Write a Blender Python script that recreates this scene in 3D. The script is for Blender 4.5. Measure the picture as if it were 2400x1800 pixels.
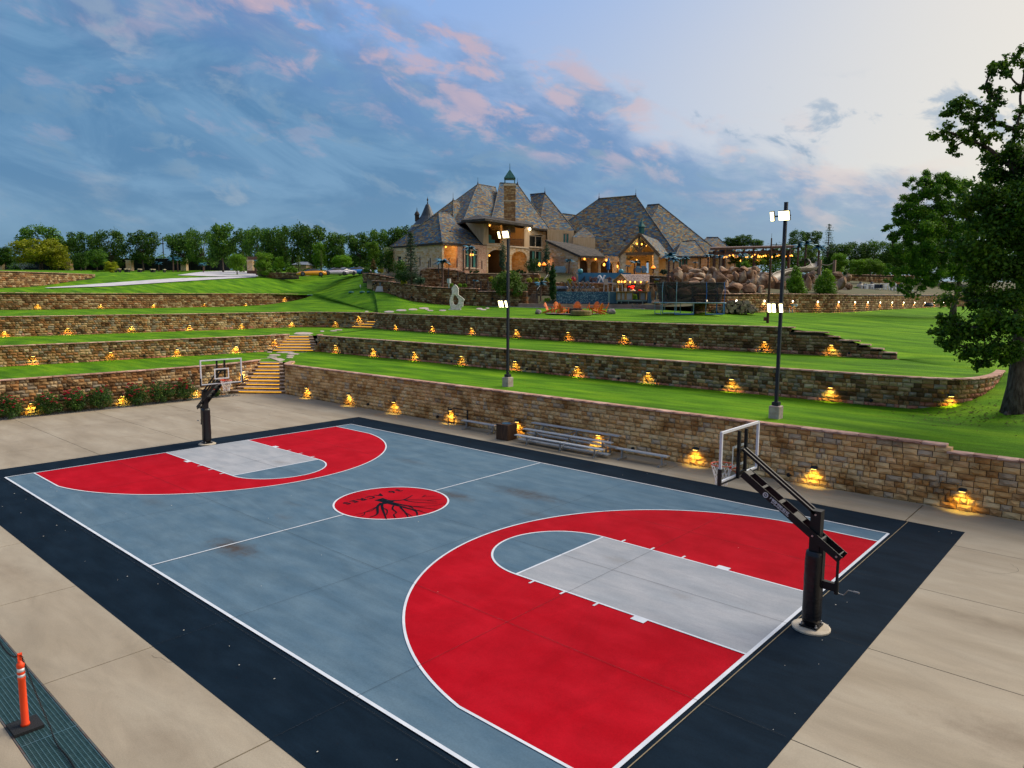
import bpy, bmesh, math, random
import numpy as np
from math import sin, cos, pi, radians
from mathutils import Vector, Matrix
from mathutils.bvhtree import BVHTree
for _o in list(bpy.data.objects): bpy.data.objects.remove(_o)
SC = bpy.context.scene
COL = SC.collection
R = random.Random(7)
# ------------------------------------------------------------------ camera (surveyed from the court markings)
F = 1681.163
CAM = Vector((17.97824, -14.2324, 6.63857))
FW = Vector((-0.66274422, 0.73899505, -0.12106371))
RT = Vector((0.74410455, 0.66804864, 0.00440797))
UP = Vector((-0.08413392, 0.0871627, 0.99263495))
cd = bpy.data.cameras.new('camera'); cam = bpy.data.objects.new('camera', cd); COL.objects.link(cam)
cam.matrix_world = Matrix(((RT.x, UP.x, -FW.x, CAM.x), (RT.y, UP.y, -FW.y, CAM.y), (RT.z, UP.z, -FW.z, CAM.z), (0, 0, 0, 1)))
cd.sensor_width = 36; cd.lens = F/2400*36; cd.clip_start = .1; cd.clip_end = 6000
SC.camera = cam
# ------------------------------------------------------------------ light
SC.view_settings.view_transform = 'Standard'; SC.view_settings.look = 'None'
SC.view_settings.gamma = 1; SC.view_settings.use_curve_mapping = False
SC.view_settings.exposure = 1.45
SC.cycles.use_denoising = True
SC.cycles.max_bounces = 6; SC.cycles.diffuse_bounces = 3; SC.cycles.glossy_bounces = 3; SC.cycles.transparent_max_bounces = 12
SC.cycles.caustics_reflective = False; SC.cycles.caustics_refractive = False
SC.cycles.sample_clamp_indirect = 4
SUN_EL, SUN_AZ = radians(42), radians(22)      # azimuth measured from +Y towards +X
sd = bpy.data.lights.new('sun', 'SUN'); sd.energy = 1.5; sd.angle = radians(40); sd.color = (1, .90, .76)
sun = bpy.data.objects.new('sun', sd); COL.objects.link(sun)
sdir = Vector((sin(SUN_AZ)*cos(SUN_EL), cos(SUN_AZ)*cos(SUN_EL), sin(SUN_EL)))
sun.rotation_euler = sdir.to_track_quat('Z', 'Y').to_euler(); sun.location = (0, 0, 60)
W = bpy.data.worlds.new('World'); SC.world = W; W.use_nodes = True
def sky_world():
    nt = W.node_tree; nt.nodes.clear(); N = nt.nodes.new; L = nt.links.new
    out = N('ShaderNodeOutputWorld'); bg = N('ShaderNodeBackground'); L(bg.outputs[0], out.inputs[0])
    bg.inputs[1].default_value = .1
    def val(x): return x
    def mth(op, a, b=None, c=None, clamp=False):
        n = N('ShaderNodeMath'); n.operation = op; n.use_clamp = clamp
        for i, q in enumerate((a, b, c)):
            if q is None: continue
            if isinstance(q, (int, float)): n.inputs[i].default_value = q
            else: L(q, n.inputs[i])
        return n.outputs[0]
    def sstep(x, a, b):
        n = N('ShaderNodeMapRange'); n.interpolation_type = 'SMOOTHSTEP'
        L(x, n.inputs[0]); n.inputs[1].default_value = a; n.inputs[2].default_value = b; return n.outputs[0]
    def mix(f, a, b, mode='MIX'):
        n = N('ShaderNodeMix'); n.data_type = 'RGBA'; n.blend_type = mode
        if isinstance(f, (int, float)): n.inputs[0].default_value = f
        else: L(f, n.inputs[0])
        for i, q in ((6, a), (7, b)):
            if isinstance(q, tuple): n.inputs[i].default_value = (*q, 1)
            else: L(q, n.inputs[i])
        return n.outputs[2]
    sk = N('ShaderNodeTexSky'); sk.sky_type = 'NISHITA'; sk.sun_disc = False
    sk.sun_elevation = SUN_EL; sk.sun_rotation = SUN_AZ; sk.air_density = 1.3; sk.dust_density = 2.0
    tc = N('ShaderNodeTexCoord'); sep = N('ShaderNodeSeparateXYZ'); L(tc.outputs['Generated'], sep.inputs[0])
    x, y, z = sep.outputs
    # angle across the view: a runs 0 (left of frame) .. 1 (right of frame), along the horizon towards the sunset
    lat = mth('ADD', mth('MULTIPLY', x, .744), mth('MULTIPLY', y, .668))
    fwd = mth('ADD', mth('MULTIPLY', x, -.668), mth('MULTIPLY', y, .744))
    az = mth('ARCTAN2', lat, fwd)
    zc = mth('MAXIMUM', z, 0.0)
    def S(c): return tuple(q*10 for q in c)          # colours below are radiances at strength 1, exposure included later
    warm = sstep(az, -.12, .62)
    # clear air: lilac blue overhead, cream towards the sunset on the right
    clear = mix(sstep(az, -.30, .75), S((.082, .142, .262)), S((.285, .262, .225)))
    clear = mix(mth('MULTIPLY', sstep(zc, .24, .50), mth('SUBTRACT', 1.0, warm)), clear, S((.085, .150, .290)))
    cmb = N('ShaderNodeCombineXYZ'); L(mth('ADD', mth('MULTIPLY', az, 2.7), mth('MULTIPLY', zc, .6)), cmb.inputs[0]); L(mth('ADD', mth('MULTIPLY', zc, 5.6), mth('MULTIPLY', az, .75)), cmb.inputs[1])
    def noise(scale, det, rough, off, dist=0.0):
        m = N('ShaderNodeMapping'); L(cmb.outputs[0], m.inputs[0]); m.inputs['Location'].default_value = off
        n = N('ShaderNodeTexNoise'); L(m.outputs[0], n.inputs['Vector']); n.inputs['Scale'].default_value = scale
        n.inputs['Detail'].default_value = det; n.inputs['Roughness'].default_value = rough; n.inputs['Distortion'].default_value = dist
        return n.outputs['Fac']
    n1 = noise(1.6, 7, .55, (3.1, 1.7, 0), .2); n2 = noise(3.6, 9, .6, (1.2, 5.5, 0), .4); n3 = noise(5.0, 9, .58, (7.7, 2.2, 0), .3); n4 = noise(2.2, 8, .6, (4.4, 9.1, 0), .8)
    # the big cloud bank: its upper edge slopes down from the upper left to a low belt on the right
    ze = mth('MAXIMUM', mth('SUBTRACT', .268, mth('MULTIPLY', az, .30)), .125)
    ze = mth('ADD', ze, mth('MULTIPLY', mth('SUBTRACT', n1, .5), .20)); ze = mth('ADD', ze, mth('MULTIPLY', mth('SUBTRACT', n2, .5), .13))
    dz = mth('SUBTRACT', ze, zc)
    bank = mix(sstep(dz, .0, .15), S((.036, .082, .172)), S((.019, .066, .132)))
    bank = mix(sstep(n4, .40, .68), bank, S((.048, .104, .172)))
    bank = mix(mth('MULTIPLY', mth('SUBTRACT', 1.0, sstep(zc, .0, .15)), .75), bank, S((.052, .108, .158)))
    bank = mix(mth('MULTIPLY', sstep(az, .1, .6), .35), bank, S((.105, .140, .180)))
    bank = mix(mth('MULTIPLY', mth('MULTIPLY', sstep(zc, .22, .40), sstep(n2, .38, .6)), .55), bank, S((.092, .098, .175)))
    streak = mth('MULTIPLY', sstep(n2, .53, .66), sstep(n1, .40, .55)); bank = mix(mth('MULTIPLY', streak, .55), bank, S((.115, .142, .175)))
    m1 = sstep(dz, -.035, .045)
    col = mix(mth('MULTIPLY', m1, .95), clear, bank)
    # sunlit pink heads along the upper edge, smaller ones through the bank
    rim = mth('MULTIPLY', sstep(dz, -.055, -.005), mth('SUBTRACT', 1.0, sstep(dz, .01, .095)))
    pink = mix(warm, S((.190, .142, .170)), S((.275, .215, .190)))
    col = mix(mth('MULTIPLY', mth('MULTIPLY', rim, sstep(n3, .47, .62)), mth('SUBTRACT', .85, mth('MULTIPLY', warm, .45))), col, pink)
    col = mix(mth('MULTIPLY', mth('MULTIPLY', mth('MULTIPLY', sstep(n3, .54, .66), sstep(dz, -.10, .05)), sstep(zc, .10, .2)), .22), col, pink)
    # small dark scud under the glow, and a few lit tufts in the clear part
    scud = mth('MULTIPLY', sstep(n2, .54, .63), mth('MULTIPLY', sstep(zc, .13, .16), mth('SUBTRACT', 1.0, sstep(zc, .22, .27))))
    col = mix(mth('MULTIPLY', scud, .6), col, S((.045, .092, .150)))
    col = mix(mth('MULTIPLY', mth('MULTIPLY', sstep(n3, .62, .70), sstep(zc, .28, .36)), .5), col, S((.25, .17, .18)))
    fin = mix(.93, sk.outputs[0], col)
    L(fin, bg.inputs[0])
sky_world()
# ------------------------------------------------------------------ survey helpers: a pixel of the 2400 x 1800 photograph with a real distance
def ray(u, v): return FW + RT*((u-1200)/F) - UP*((v-900)/F)
def at(u, v, d): return CAM + ray(u, v)*d
def gnd(u, v, z=0.0):
    r = ray(u, v); return CAM + r*((z-CAM.z)/r.z)
def aty(u, v, y):
    r = ray(u, v); return CAM + r*((y-CAM.y)/r.y)
def prj(p):
    d = Vector(p)-CAM; z = d.dot(FW)
    if z < .1: return (-9e9, -9e9, z)
    return (1200+F*d.dot(RT)/z, 900-F*d.dot(UP)/z, z)
# ------------------------------------------------------------------ materials
MATS = {}
def mat(name, c, c2=None, c3=None, scale=3.0, rough=.75, bump=0.0, bscale=40.0, metal=0.0, attr=None, emit=None, estr=0.0,
        stretch=None, spec=.4, detail=5.0, lo=.35, hi=.65, obj=False, trans=0.0, bdist=.02, rnd=0.0):
    if name in MATS: return MATS[name]
    m = bpy.data.materials.new(name); m.use_nodes = True; MATS[name] = m
    nt = m.node_tree; N = nt.nodes.new; L = nt.links.new
    b = nt.nodes['Principled BSDF']; out = nt.nodes['Material Output']
    b.inputs['Roughness'].default_value = rough; b.inputs['Metallic'].default_value = metal
    b.inputs['Specular IOR Level'].default_value = spec
    g = N('ShaderNodeTexCoord') if obj else N('ShaderNodeNewGeometry')
    vec = g.outputs['Object'] if obj else g.outputs['Position']
    if stretch:
        mp = N('ShaderNodeMapping'); L(vec, mp.inputs[0]); mp.inputs['Scale'].default_value = stretch; vec2 = mp.outputs[0]
    else: vec2 = vec
    colour = None
    if c2 or c3:
        n = N('ShaderNodeTexNoise'); L(vec2, n.inputs['Vector']); n.inputs['Scale'].default_value = scale; n.inputs['Detail'].default_value = detail
        r = N('ShaderNodeValToRGB'); L(n.outputs['Fac'], r.inputs[0]); e = r.color_ramp.elements
        e[0].position = lo; e[1].position = hi; e[0].color = (*c, 1); e[1].color = (*(c3 or c2), 1)
        if c3: k = e.new((lo+hi)/2); k.color = (*c2, 1)
        colour = r.outputs[0]
    if attr:
        a = N('ShaderNodeAttribute'); a.attribute_name = attr
        if colour is None: colour = a.outputs['Color']
        else:
            mx = N('ShaderNodeMix'); mx.data_type = 'RGBA'; mx.blend_type = 'MULTIPLY'; mx.inputs[0].default_value = 1
            L(colour, mx.inputs[6]); L(a.outputs['Color'], mx.inputs[7]); colour = mx.outputs[2]
    if rnd:
        oi = N('ShaderNodeObjectInfo'); hs = N('ShaderNodeHueSaturation')
        mr = N('ShaderNodeMapRange'); L(oi.outputs['Random'], mr.inputs[0]); mr.inputs[3].default_value = 1-rnd; mr.inputs[4].default_value = 1+rnd
        L(mr.outputs[0], hs.inputs['Value'])
        if colour is None: hs.inputs['Color'].default_value = (*c, 1)
        else: L(colour, hs.inputs['Color'])
        colour = hs.outputs[0]
    if colour is None: b.inputs['Base Color'].default_value = (*c, 1)
    else: L(colour, b.inputs['Base Color'])
    if bump:
        n = N('ShaderNodeTexNoise'); L(vec2, n.inputs['Vector']); n.inputs['Scale'].default_value = bscale; n.inputs['Detail'].default_value = 4
        bp = N('ShaderNodeBump'); bp.inputs['Strength'].default_value = bump; bp.inputs['Distance'].default_value = bdist
        L(n.outputs['Fac'], bp.inputs['Height']); L(bp.outputs[0], b.inputs['Normal'])
    if emit:
        b.inputs['Emission Color'].default_value = (*emit, 1); b.inputs['Emission Strength'].default_value = estr
    if trans:
        tr = N('ShaderNodeBsdfTranslucent'); ms = N('ShaderNodeMixShader'); ms.inputs[0].default_value = trans
        if colour is None: tr.inputs[0].default_value = (*c, 1)
        else: L(colour, tr.inputs[0])
        L(b.outputs[0], ms.inputs[1]); L(tr.outputs[0], ms.inputs[2]); L(ms.outputs[0], out.inputs[0])
    m['nodes_colour'] = 1
    return m
# ------------------------------------------------------------------ mesh helpers
def link(name, me, mats=None, parent=None, loc=None, world=False):
    o = bpy.data.objects.new(name, me); COL.objects.link(o)
    for m in (mats if isinstance(mats, (list, tuple)) else [mats] if mats else []):
        me.materials.append(m)
    if parent is not None:
        o.parent = parent
        if world:
            a = Vector((0, 0, 0)); q = parent
            while q is not None: a += q.location; q = q.parent
            o.location = -a
    if loc is not None: o.location = loc
    return o
class MB:
    def __init__(s): s.v = []; s.f = []; s.mi = []; s.uv = None; s.c = []
    def face(s, pts, mi=0, c=None):
        k = len(s.v); s.v += [tuple(p) for p in pts]; s.f.append(tuple(range(k, k+len(pts)))); s.mi.append(mi); s.c.append(c)
    def raw(s, vs, fs, mi=0, c=None):
        k = len(s.v); s.v += [tuple(p) for p in vs]
        for f in fs: s.f.append(tuple(k+i for i in f)); s.mi.append(mi); s.c.append(c)
        return s
    def box(s, c, d, rz=0.0, mi=0, M=None, col=None):
        x, y, z = (q/2 for q in d); ca, sa = cos(rz), sin(rz); vs = []
        for a, b, e in ((-1,-1,-1),(1,-1,-1),(1,1,-1),(-1,1,-1),(-1,-1,1),(1,-1,1),(1,1,1),(-1,1,1)):
            p = Vector((a*x, b*y, e*z))
            p = M @ p if M is not None else Vector((p.x*ca-p.y*sa, p.x*sa+p.y*ca, p.z))
            vs.append(p+Vector(c))
        return s.raw(vs, [(0,3,2,1),(4,5,6,7),(0,1,5,4),(1,2,6,5),(2,3,7,6),(3,0,4,7)], mi, col)
    def bar(s, p, q, w, h=None, up=(0,0,1), mi=0):       # rectangular bar from p to q
        p, q = Vector(p), Vector(q); h = h or w; d = q-p; l = d.length
        if l < 1e-6: return s
        d /= l; u = Vector(up); x = d.cross(u)
        if x.length < 1e-4: x = d.cross(Vector((0,1,0)))
        x.normalize(); y = x.cross(d)
        M = Matrix((x, d, y)).transposed()
        return s.box((p+q)/2, (w, l, h), M=M, mi=mi)
    def tube(s, pts, rad, n=8, mi=0, caps=True):
        pts = [Vector(p) for p in pts]; k = len(pts)
        if isinstance(rad, (int, float)): rad = [rad]*k
        vs = []; prev = None
        for i, p in enumerate(pts):
            t = (pts[min(i+1, k-1)]-pts[max(i-1, 0)]); t = t.normalized() if t.length > 1e-9 else Vector((0,0,1))
            if prev is None:
                a = Vector((1,0,0)) if abs(t.x) < .8 else Vector((0,1,0)); x = t.cross(a).normalized()
            else:
                x = prev - t*prev.dot(t); x = x.normalized() if x.length > 1e-6 else t.orthogonal().normalized()
            prev = x; y = t.cross(x)
            for j in range(n):
                a = 2*pi*j/n; vs.append(p+(x*cos(a)+y*sin(a))*rad[i])
        fs = [(i*n+j, i*n+(j+1) % n, (i+1)*n+(j+1) % n, (i+1)*n+j) for i in range(k-1) for j in range(n)]
        if caps: fs += [tuple(range(n-1, -1, -1)), tuple(range((k-1)*n, k*n))]
        return s.raw(vs, fs, mi)
    def lathe(s, prof, n=16, c=(0,0,0), mi=0, ax=None):
        c = Vector(c); vs = []; Q = ax or Matrix.Identity(3)
        for r, z in prof:
            for j in range(n): vs.append(c + Q @ Vector((r*cos(2*pi*j/n), r*sin(2*pi*j/n), z)))
        k = len(prof)
        fs = [(i*n+j, i*n+(j+1) % n, (i+1)*n+(j+1) % n, (i+1)*n+j) for i in range(k-1) for j in range(n)]
        if prof[0][0] > 1e-5: fs.append(tuple(range(n-1, -1, -1)))
        if prof[-1][0] > 1e-5: fs.append(tuple(range((k-1)*n, k*n)))
        return s.raw(vs, fs, mi)
    def prism(s, poly, ext, mi=0):                        # polygon of 3-D points swept along ext
        ext = Vector(ext); n = len(poly); a = [Vector(p) for p in poly]; b = [p+ext for p in a]
        return s.raw(a+b, [tuple(range(n-1, -1, -1)), tuple(range(n, 2*n))]+[(i, (i+1) % n, n+(i+1) % n, n+i) for i in range(n)], mi)
    def mesh(s, name, smooth=False, fix=False):
        me = bpy.data.meshes.new(name); me.from_pydata(s.v, [], s.f)
        if any(s.mi): me.polygons.foreach_set('material_index', s.mi)
        if any(c is not None for c in s.c):
            at_ = me.color_attributes.new('col', 'FLOAT_COLOR', 'CORNER'); buf = []
            for f, c in zip(s.f, s.c): buf += [*(c or (1,1,1)), 1]*len(f)
            at_.data.foreach_set('color', buf)
        if smooth: me.polygons.foreach_set('use_smooth', [True]*len(s.f))
        if fix:
            bm = bmesh.new(); bm.from_mesh(me); bmesh.ops.remove_doubles(bm, verts=bm.verts, dist=1e-4); bmesh.ops.recalc_face_normals(bm, faces=bm.faces); bm.to_mesh(me); bm.free()
        me.update(); return me
    def build(s, name, mats=None, parent=None, smooth=False, fix=False, world=False, loc=None):
        return link(name, s.mesh(name, smooth, fix), mats, parent, loc, world)
def tag(o, label=None, cat=None, group=None, kind=None):
    if label: o['label'] = label
    if cat: o['category'] = cat
    if group: o['group'] = group
    if kind: o['kind'] = kind
    return o
def thing(name, label, cat, loc=(0,0,0), rz=0.0, group=None, kind=None):
    o = bpy.data.objects.new(name, None); COL.objects.link(o); o.empty_display_size = .2
    o.location = loc; o.rotation_euler = (0, 0, rz); return tag(o, label, cat, group, kind)
KIDS = {}
def dup(o, loc=None, rz=None, label=None, group=None, scale=None, parent=None):
    c = o.copy(); COL.objects.link(c)
    if parent is not None: c.parent = parent
    if loc is not None: c.location = loc
    if rz is not None: c.rotation_euler = (0, 0, rz)
    if scale is not None: c.scale = (scale,)*3 if isinstance(scale, (int, float)) else scale
    if label: c['label'] = label
    if group: c['group'] = group
    for ch in o.children: dup(ch, parent=c)
    return c
def crom(pts, n):                                         # smooth resampling of a polyline
    P = [Vector(p) for p in pts]; out = []
    for i in range(len(P)-1):
        a, b, c, d = P[max(i-1,0)], P[i], P[i+1], P[min(i+2,len(P)-1)]
        for k in range(n):
            t = k/n; out.append(.5*((2*b)+(c-a)*t+(2*a-5*b+4*c-d)*t*t+(3*b-a-3*c+d)*t**3))
    return out+[P[-1]]
class Path:
    def __init__(s, pts, smooth=6):
        s.p = [Vector((q[0], q[1], 0)) for q in pts]
        if smooth > 1: s.p = crom(s.p, smooth)
        s.s = [0.0]
        for a, b in zip(s.p, s.p[1:]): s.s.append(s.s[-1]+(b-a).length)
        s.L = s.s[-1]
    def at(s, t):
        t = min(max(t, 0), s.L); i = max(0, min(int(np.searchsorted(s.s, t))-1, len(s.p)-2))
        d = s.s[i+1]-s.s[i]; k = (t-s.s[i])/d if d > 1e-9 else 0
        return s.p[i].lerp(s.p[i+1], k), (s.p[i+1]-s.p[i]).normalized()
    def sample(s, n): return [s.at(s.L*i/(n-1))[0] for i in range(n)]
    def near(s, p):
        best = (9e9, 0)
        for i in range(401):
            q = s.at(s.L*i/400)[0]; d = (q.x-p[0])**2+(q.y-p[1])**2
            if d < best[0]: best = (d, s.L*i/400)
        return best[1]
    def hit(s, u, v):                                     # where the sight line through a pixel meets the wall's upright face
        r = ray(u, v); best = None
        for a, b in zip(s.p, s.p[1:]):
            e = b-a; den = r.x*e.y-r.y*e.x
            if abs(den) < 1e-9: continue
            w = a-CAM; t = (w.x*e.y-w.y*e.x)/den; k = (w.x*r.y-w.y*r.x)/den
            if t > 0 and -.02 <= k <= 1.02 and (best is None or t < best[0]): best = (t, e.normalized())
        if best is None: return None
        return CAM+r*best[0], best[1]
# ------------------------------------------------------------------ palette
concrete = mat('concrete', (.245,.200,.140), (.300,.250,.182), (.345,.296,.222), scale=.55, rough=.8, bump=.15, bscale=60, stretch=(.45,1.6,1), detail=9, lo=.3, hi=.7)
grass = mat('lawn', (.044,.128,.002), (.084,.212,.003), (.145,.285,.005), scale=.55, rough=.95, bump=.9, bscale=26, stretch=(.4,1.5,1), spec=.1, detail=10, lo=.32, hi=.68, bdist=.05)
black_metal = mat('black_metal', (.012,.012,.014), rough=.38, spec=.5)
galv = mat('galvanised', (.42,.44,.46), (.52,.54,.56), scale=9, rough=.42, metal=.6)
white_paint = mat('white_paint', (.70,.71,.74), (.78,.79,.82), scale=3, rough=.6)
soil = mat('mulch', (.06,.028,.016), (.12,.055,.03), scale=6, rough=.95, bump=.6, bscale=30)
def emat(name, c, s): return mat(name, (0.02,0.02,0.02), emit=c, estr=s, rough=.5)
glow_yellow = emat('lamp_glow', (1,.62,.12), 3)
glow_white = emat('flood_glow', (1,.86,.42), 2.6)
glow_orange = emat('bulb_glow', (1,.36,.05), 1.6)
strip_yellow = emat('led_strip', (1,.46,.02), .62)
# ------------------------------------------------------------------ wall lines (right-hand side of the direction of travel is the face)
PTH = {}
PTH['1L'] = Path([(-28.25,-24),(-28.25,-8),(-28.25,2),(-28.4,6.5),(-28.6,8.4),(-28.9,9.5),(-29.4,10.9),(-30,12)])
PTH['1R'] = Path([(-27.3,12.9),(-26.6,12.2),(-25.9,11.62),(-25.1,11.42),(-20,11.37),(-8,11.38),(4,11.42),(13,11.55),(20,11.65),(28,11.7)])
PTH['2L'] = Path([(-38.5,-24),(-38.5,-8),(-38.5,3),(-38.45,9),(-38.4,14),(-38.35,17),(-38.6,18.7),(-39,19.8)])
PTH['2R'] = Path([(-37.1,21.7),(-36.3,20.95),(-35.4,20.5),(-34,20.42),(-20,20.3),(-10,20.1),(0,20.08),(8,20.15),(10.8,20.38),(12.0,21.0),(12.6,22.4),(12.8,24.4),(12.7,26.6)])
PTH['3L'] = Path([(-52.5,-24),(-52.5,-5),(-52.5,8),(-52.6,17),(-53,25),(-53.2,28.6),(-52,31.1),(-49.6,32.3),(-47.4,32.8),(-45.7,33.7),(-44.4,35.2)])
PTH['3R'] = Path([(-44.5,34.0),(-44.2,33.3),(-40,32.5),(-34.6,31.9),(-22.5,30.9),(-13.4,30.4),(-6,30.3),(0,30.45),(7.05,30.75)])
w4pts = [at(*q) for q in [(-400,730,75),(-200,728.5,77),(0,726.7,80),(200,724.9,86),(400,721.3,95),(600,716,105),(700,703,110.5),(735,692,112)]]
PTH['4'] = Path([(p.x,p.y) for p in w4pts])
# ------------------------------------------------------------------ terrain
BVHS = []
def surface(name, rows, mats, sub=1, label=None, kind='structure', cat='lawn', nz=0.0, seed=0, smooth=0):
    """sheet through rows of points; rows interpolated (sub steps between rows)"""
    n = len(rows[0]); G = []
    for i in range(len(rows)-1):
        for k in range(sub):
            t = k/sub; t2 = t
            G.append([Vector(a).lerp(Vector(b), t2) for a, b in zip(rows[i], rows[i+1])])
    G.append([Vector(p) for p in rows[-1]])
    if nz:
        from mathutils import noise as mn
        for i in range(1, len(G)-1):
            for p in G[i]: p.z += nz*mn.noise((p.x*.12+seed, p.y*.12, 0))
    if smooth:
        Z = np.array([[p.z for p in r] for r in G])
        for _ in range(smooth): Z[1:-1,1:-1] = .25*(Z[:-2,1:-1]+Z[2:,1:-1]+Z[1:-1,:-2]+Z[1:-1,2:])
        for r, zr in zip(G, Z):
            for p, z_ in zip(r, zr): p.z = float(z_)
    vs = [p for r in G for p in r]
    fs = [(i*n+j, i*n+j+1, (i+1)*n+j+1, (i+1)*n+j) for i in range(len(G)-1) for j in range(n-1)]
    me = bpy.data.meshes.new(name); me.from_pydata([tuple(p) for p in vs], [], fs)
    bm = bmesh.new(); bm.from_mesh(me); bmesh.ops.recalc_face_normals(bm, faces=bm.faces)
    if sum(f.normal.z*f.calc_area() for f in bm.faces) < 0: bmesh.ops.reverse_faces(bm, faces=bm.faces)
    bm.to_mesh(me); bm.free(); me.polygons.foreach_set('use_smooth', [True]*len(fs))
    o = link(name, me, mats); tag(o, label, cat, kind=kind)
    BVHS.append(BVHTree.FromPolygons([tuple(p) for p in vs], fs)); return o
def spot(u, v):
    best = None
    for b in BVHS:
        h = b.ray_cast(CAM, ray(u, v).normalized())
        if h[0] is not None and (best is None or h[3] < best[1]): best = (h[0], h[3])
    return best[0] if best else at(u, v, 100)
def zat(x, y, top=60):
    best = -99
    for b in BVHS:
        h = b.ray_cast(Vector((x, y, top)), Vector((0, 0, -1)))
        if h[0] is not None: best = max(best, h[0].z)
    return best
def seg(path, n, back=.22, zf=0.0, t0=0, t1=None):
    t1 = path.L if t1 is None else t1; out = []
    for i in range(n):
        p, d = path.at(t0+(t1-t0)*i/(n-1)); nrm = Vector((d.y, -d.x, 0)); q = p-nrm*back
        z = zf(q, (t0+(t1-t0)*i/(n-1))/path.L) if callable(zf) else zf
        out.append(Vector((q.x, q.y, z)))
    return out
def lerpn(pts, n):
    P = Path(pts, 1); zs = [Vector(p).z for p in pts]; out = []
    for i in range(n):
        t = P.L*i/(n-1); q, _ = P.at(t); out.append(Vector((q.x, q.y, float(np.interp(t, P.s, zs)))))
    return out
NL, NG, NR, NE = 46, 8, 90, 30
def z2lo(q, k): return 1.88 if k < .86 else 1.88+(k-.86)/.14*1.32
W3STEP = [(1854,766,4.85),(1943,777,4.61),(1970,788.6,4.38),(2002,798.5,4.18),(2033,808.5,3.98),(2066,819,3.78),(2102,831,3.58)]
W3X = [aty(u, v, 30.6).x for u, v, _ in W3STEP]
def w3top(q):
    for x, (_, _, z) in zip(W3X, W3STEP):
        if q.x <= x: return z
    return 3.58
def z3up(q, k): return float(np.interp(q.x, [-9e3]+[W3X[0]-.6]+[x for x in W3X[1:]], [4.76, 4.76]+[z-.14 for *_, z in W3STEP[1:]]))
st1 = dict(bl=(-28.5,9.2), br=(-25.7,11.55), tl=tuple(gnd(607,848,1.88)[:2]), tr=tuple(gnd(662,848,1.88)[:2]), z0=0, z1=1.88, n=9)
st2 = dict(bl=tuple(gnd(628,824,1.88)[:2]), br=tuple(gnd(747,824,1.88)[:2]), tl=tuple(gnd(668,786,3.12)[:2]), tr=tuple(gnd(731,786,3.12)[:2]), z0=1.88, z1=3.12, n=6)
st3 = dict(bl=(-47.3,32.16), br=(-44.6,33.3), tl=(-46.1,35.1), tr=(-44.4,35.3), z0=3.15, z1=4.75, n=6)
def gapline(a, b, z, n): return [Vector((*a, 0)).lerp(Vector((*b, 0)), i/(n-1))+Vector((0,0,z)) for i in range(n)]
e2 = [(12.7,26.6,3.18),(13.2,29,3.2),(17,33,3.25),(26,38,3.4),(48,46,3.8)]
e3 = [(7.05,30.95,3.25),(9.5,31.3,3.35),(14,34,3.5),(25,40,3.8),(48,49,4.2)]
e1 = [(28,11.9,1.72),(34,12,1.7),(40,13,1.7),(48,15,1.7),(56,17,1.7)]
def tn(k, q): return PTH[k].near(q)
L1 = seg(PTH['1L'], NL, zf=1.88, t1=tn('1L', st1['tl']))+gapline(st1['tl'], st1['tr'], 1.88, NG)+seg(PTH['1R'], NR, zf=lambda q, k: float(np.interp(q.x, [12, 14.5], [1.9, 1.68])), t0=tn('1R', st1['tr']))+lerpn(e1, NE)
L2lo = seg(PTH['2L'], NL, zf=1.88, t1=tn('2L', st2['bl']))+gapline(st2['bl'], st2['br'], 1.88, NG)+seg(PTH['2R'], NR, zf=z2lo, t0=tn('2R', st2['br']))+lerpn(e2, NE)
L2 = seg(PTH['2L'], NL, zf=3.12, t1=tn('2L', st2['tl']))+gapline(st2['tl'], st2['tr'], 3.12, NG)+seg(PTH['2R'], NR, zf=3.14, t0=tn('2R', st2['tr']))+lerpn(e2, NE)
L3lo = seg(PTH['3L'], NL, zf=3.15)+gapline(st3['bl'], st3['br'], 3.15, NG)+seg(PTH['3R'], NR, zf=3.17)+lerpn([(7.05,30.95,3.2)]+e3[1:], NE)
L3 = seg(PTH['3L'], NL, zf=4.76)+gapline(st3['tl'], (-44.6,34.3), 4.75, NG)+seg(PTH['3R'], NR, zf=z3up)+lerpn([(7.05,30.95,3.2)]+e3[1:], NE)
# line at the back of the upper lawn: fourth wall, hillside, garden walls, pool, lit wall
def atl(t): return [at(*q) for q in t]
B4L = atl([(-400,730,75),(-200,728.5,77),(0,726.7,80),(200,724.9,86),(400,721.3,95),(600,716,105),(700,702.5,109),(735,690.5,110)])
B4G = atl([(735,690.5,110),(800,681,103),(872,676,97)])
B4R = atl([(872,676,97),(913,689,91),(966,706,88),(1013,712,86),(1058,715.5,85),(1157,717.5,82),(1212,719,80),(1304,722.5,76),(1425,722.5,76),(1560,727,70),(1640,731.5,64)])
B4E = atl([(1640,731.5,64),(1790,732.5,68.5),(1950,733,75),(2080,726,90),(2215,719,115),(2400,717,130),(2700,716,150)])
L4 = lerpn(crom(B4L, 6), NL)+lerpn(B4G, NG)+lerpn(B4R, NR)+lerpn(B4E, NE)
surface('lawn', [L1, L2lo], grass, 4, 'first lawn terrace, the long green strip above the lowest stone wall')
surface('lawn', [L2, L3lo], grass, 4, 'second lawn terrace, the green strip between the middle stone walls')
surface('lawn', [L3, L4], grass, 14, 'broad upper lawn with the orange chairs and the trampoline', nz=.05, smooth=14)
U = [-400,-200,0,200,400,600,735,800,872]
HA = [(686,75),(686.8,77),(687.6,80),(689,86),(689.4,95),(689.8,105),(690.5,110),(681,103),(676,97)]
HB = [(677,83),(676,85),(675,88),(674,95),(668,103),(670,113),(677,117),(669.5,110),(662,104)]
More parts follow.
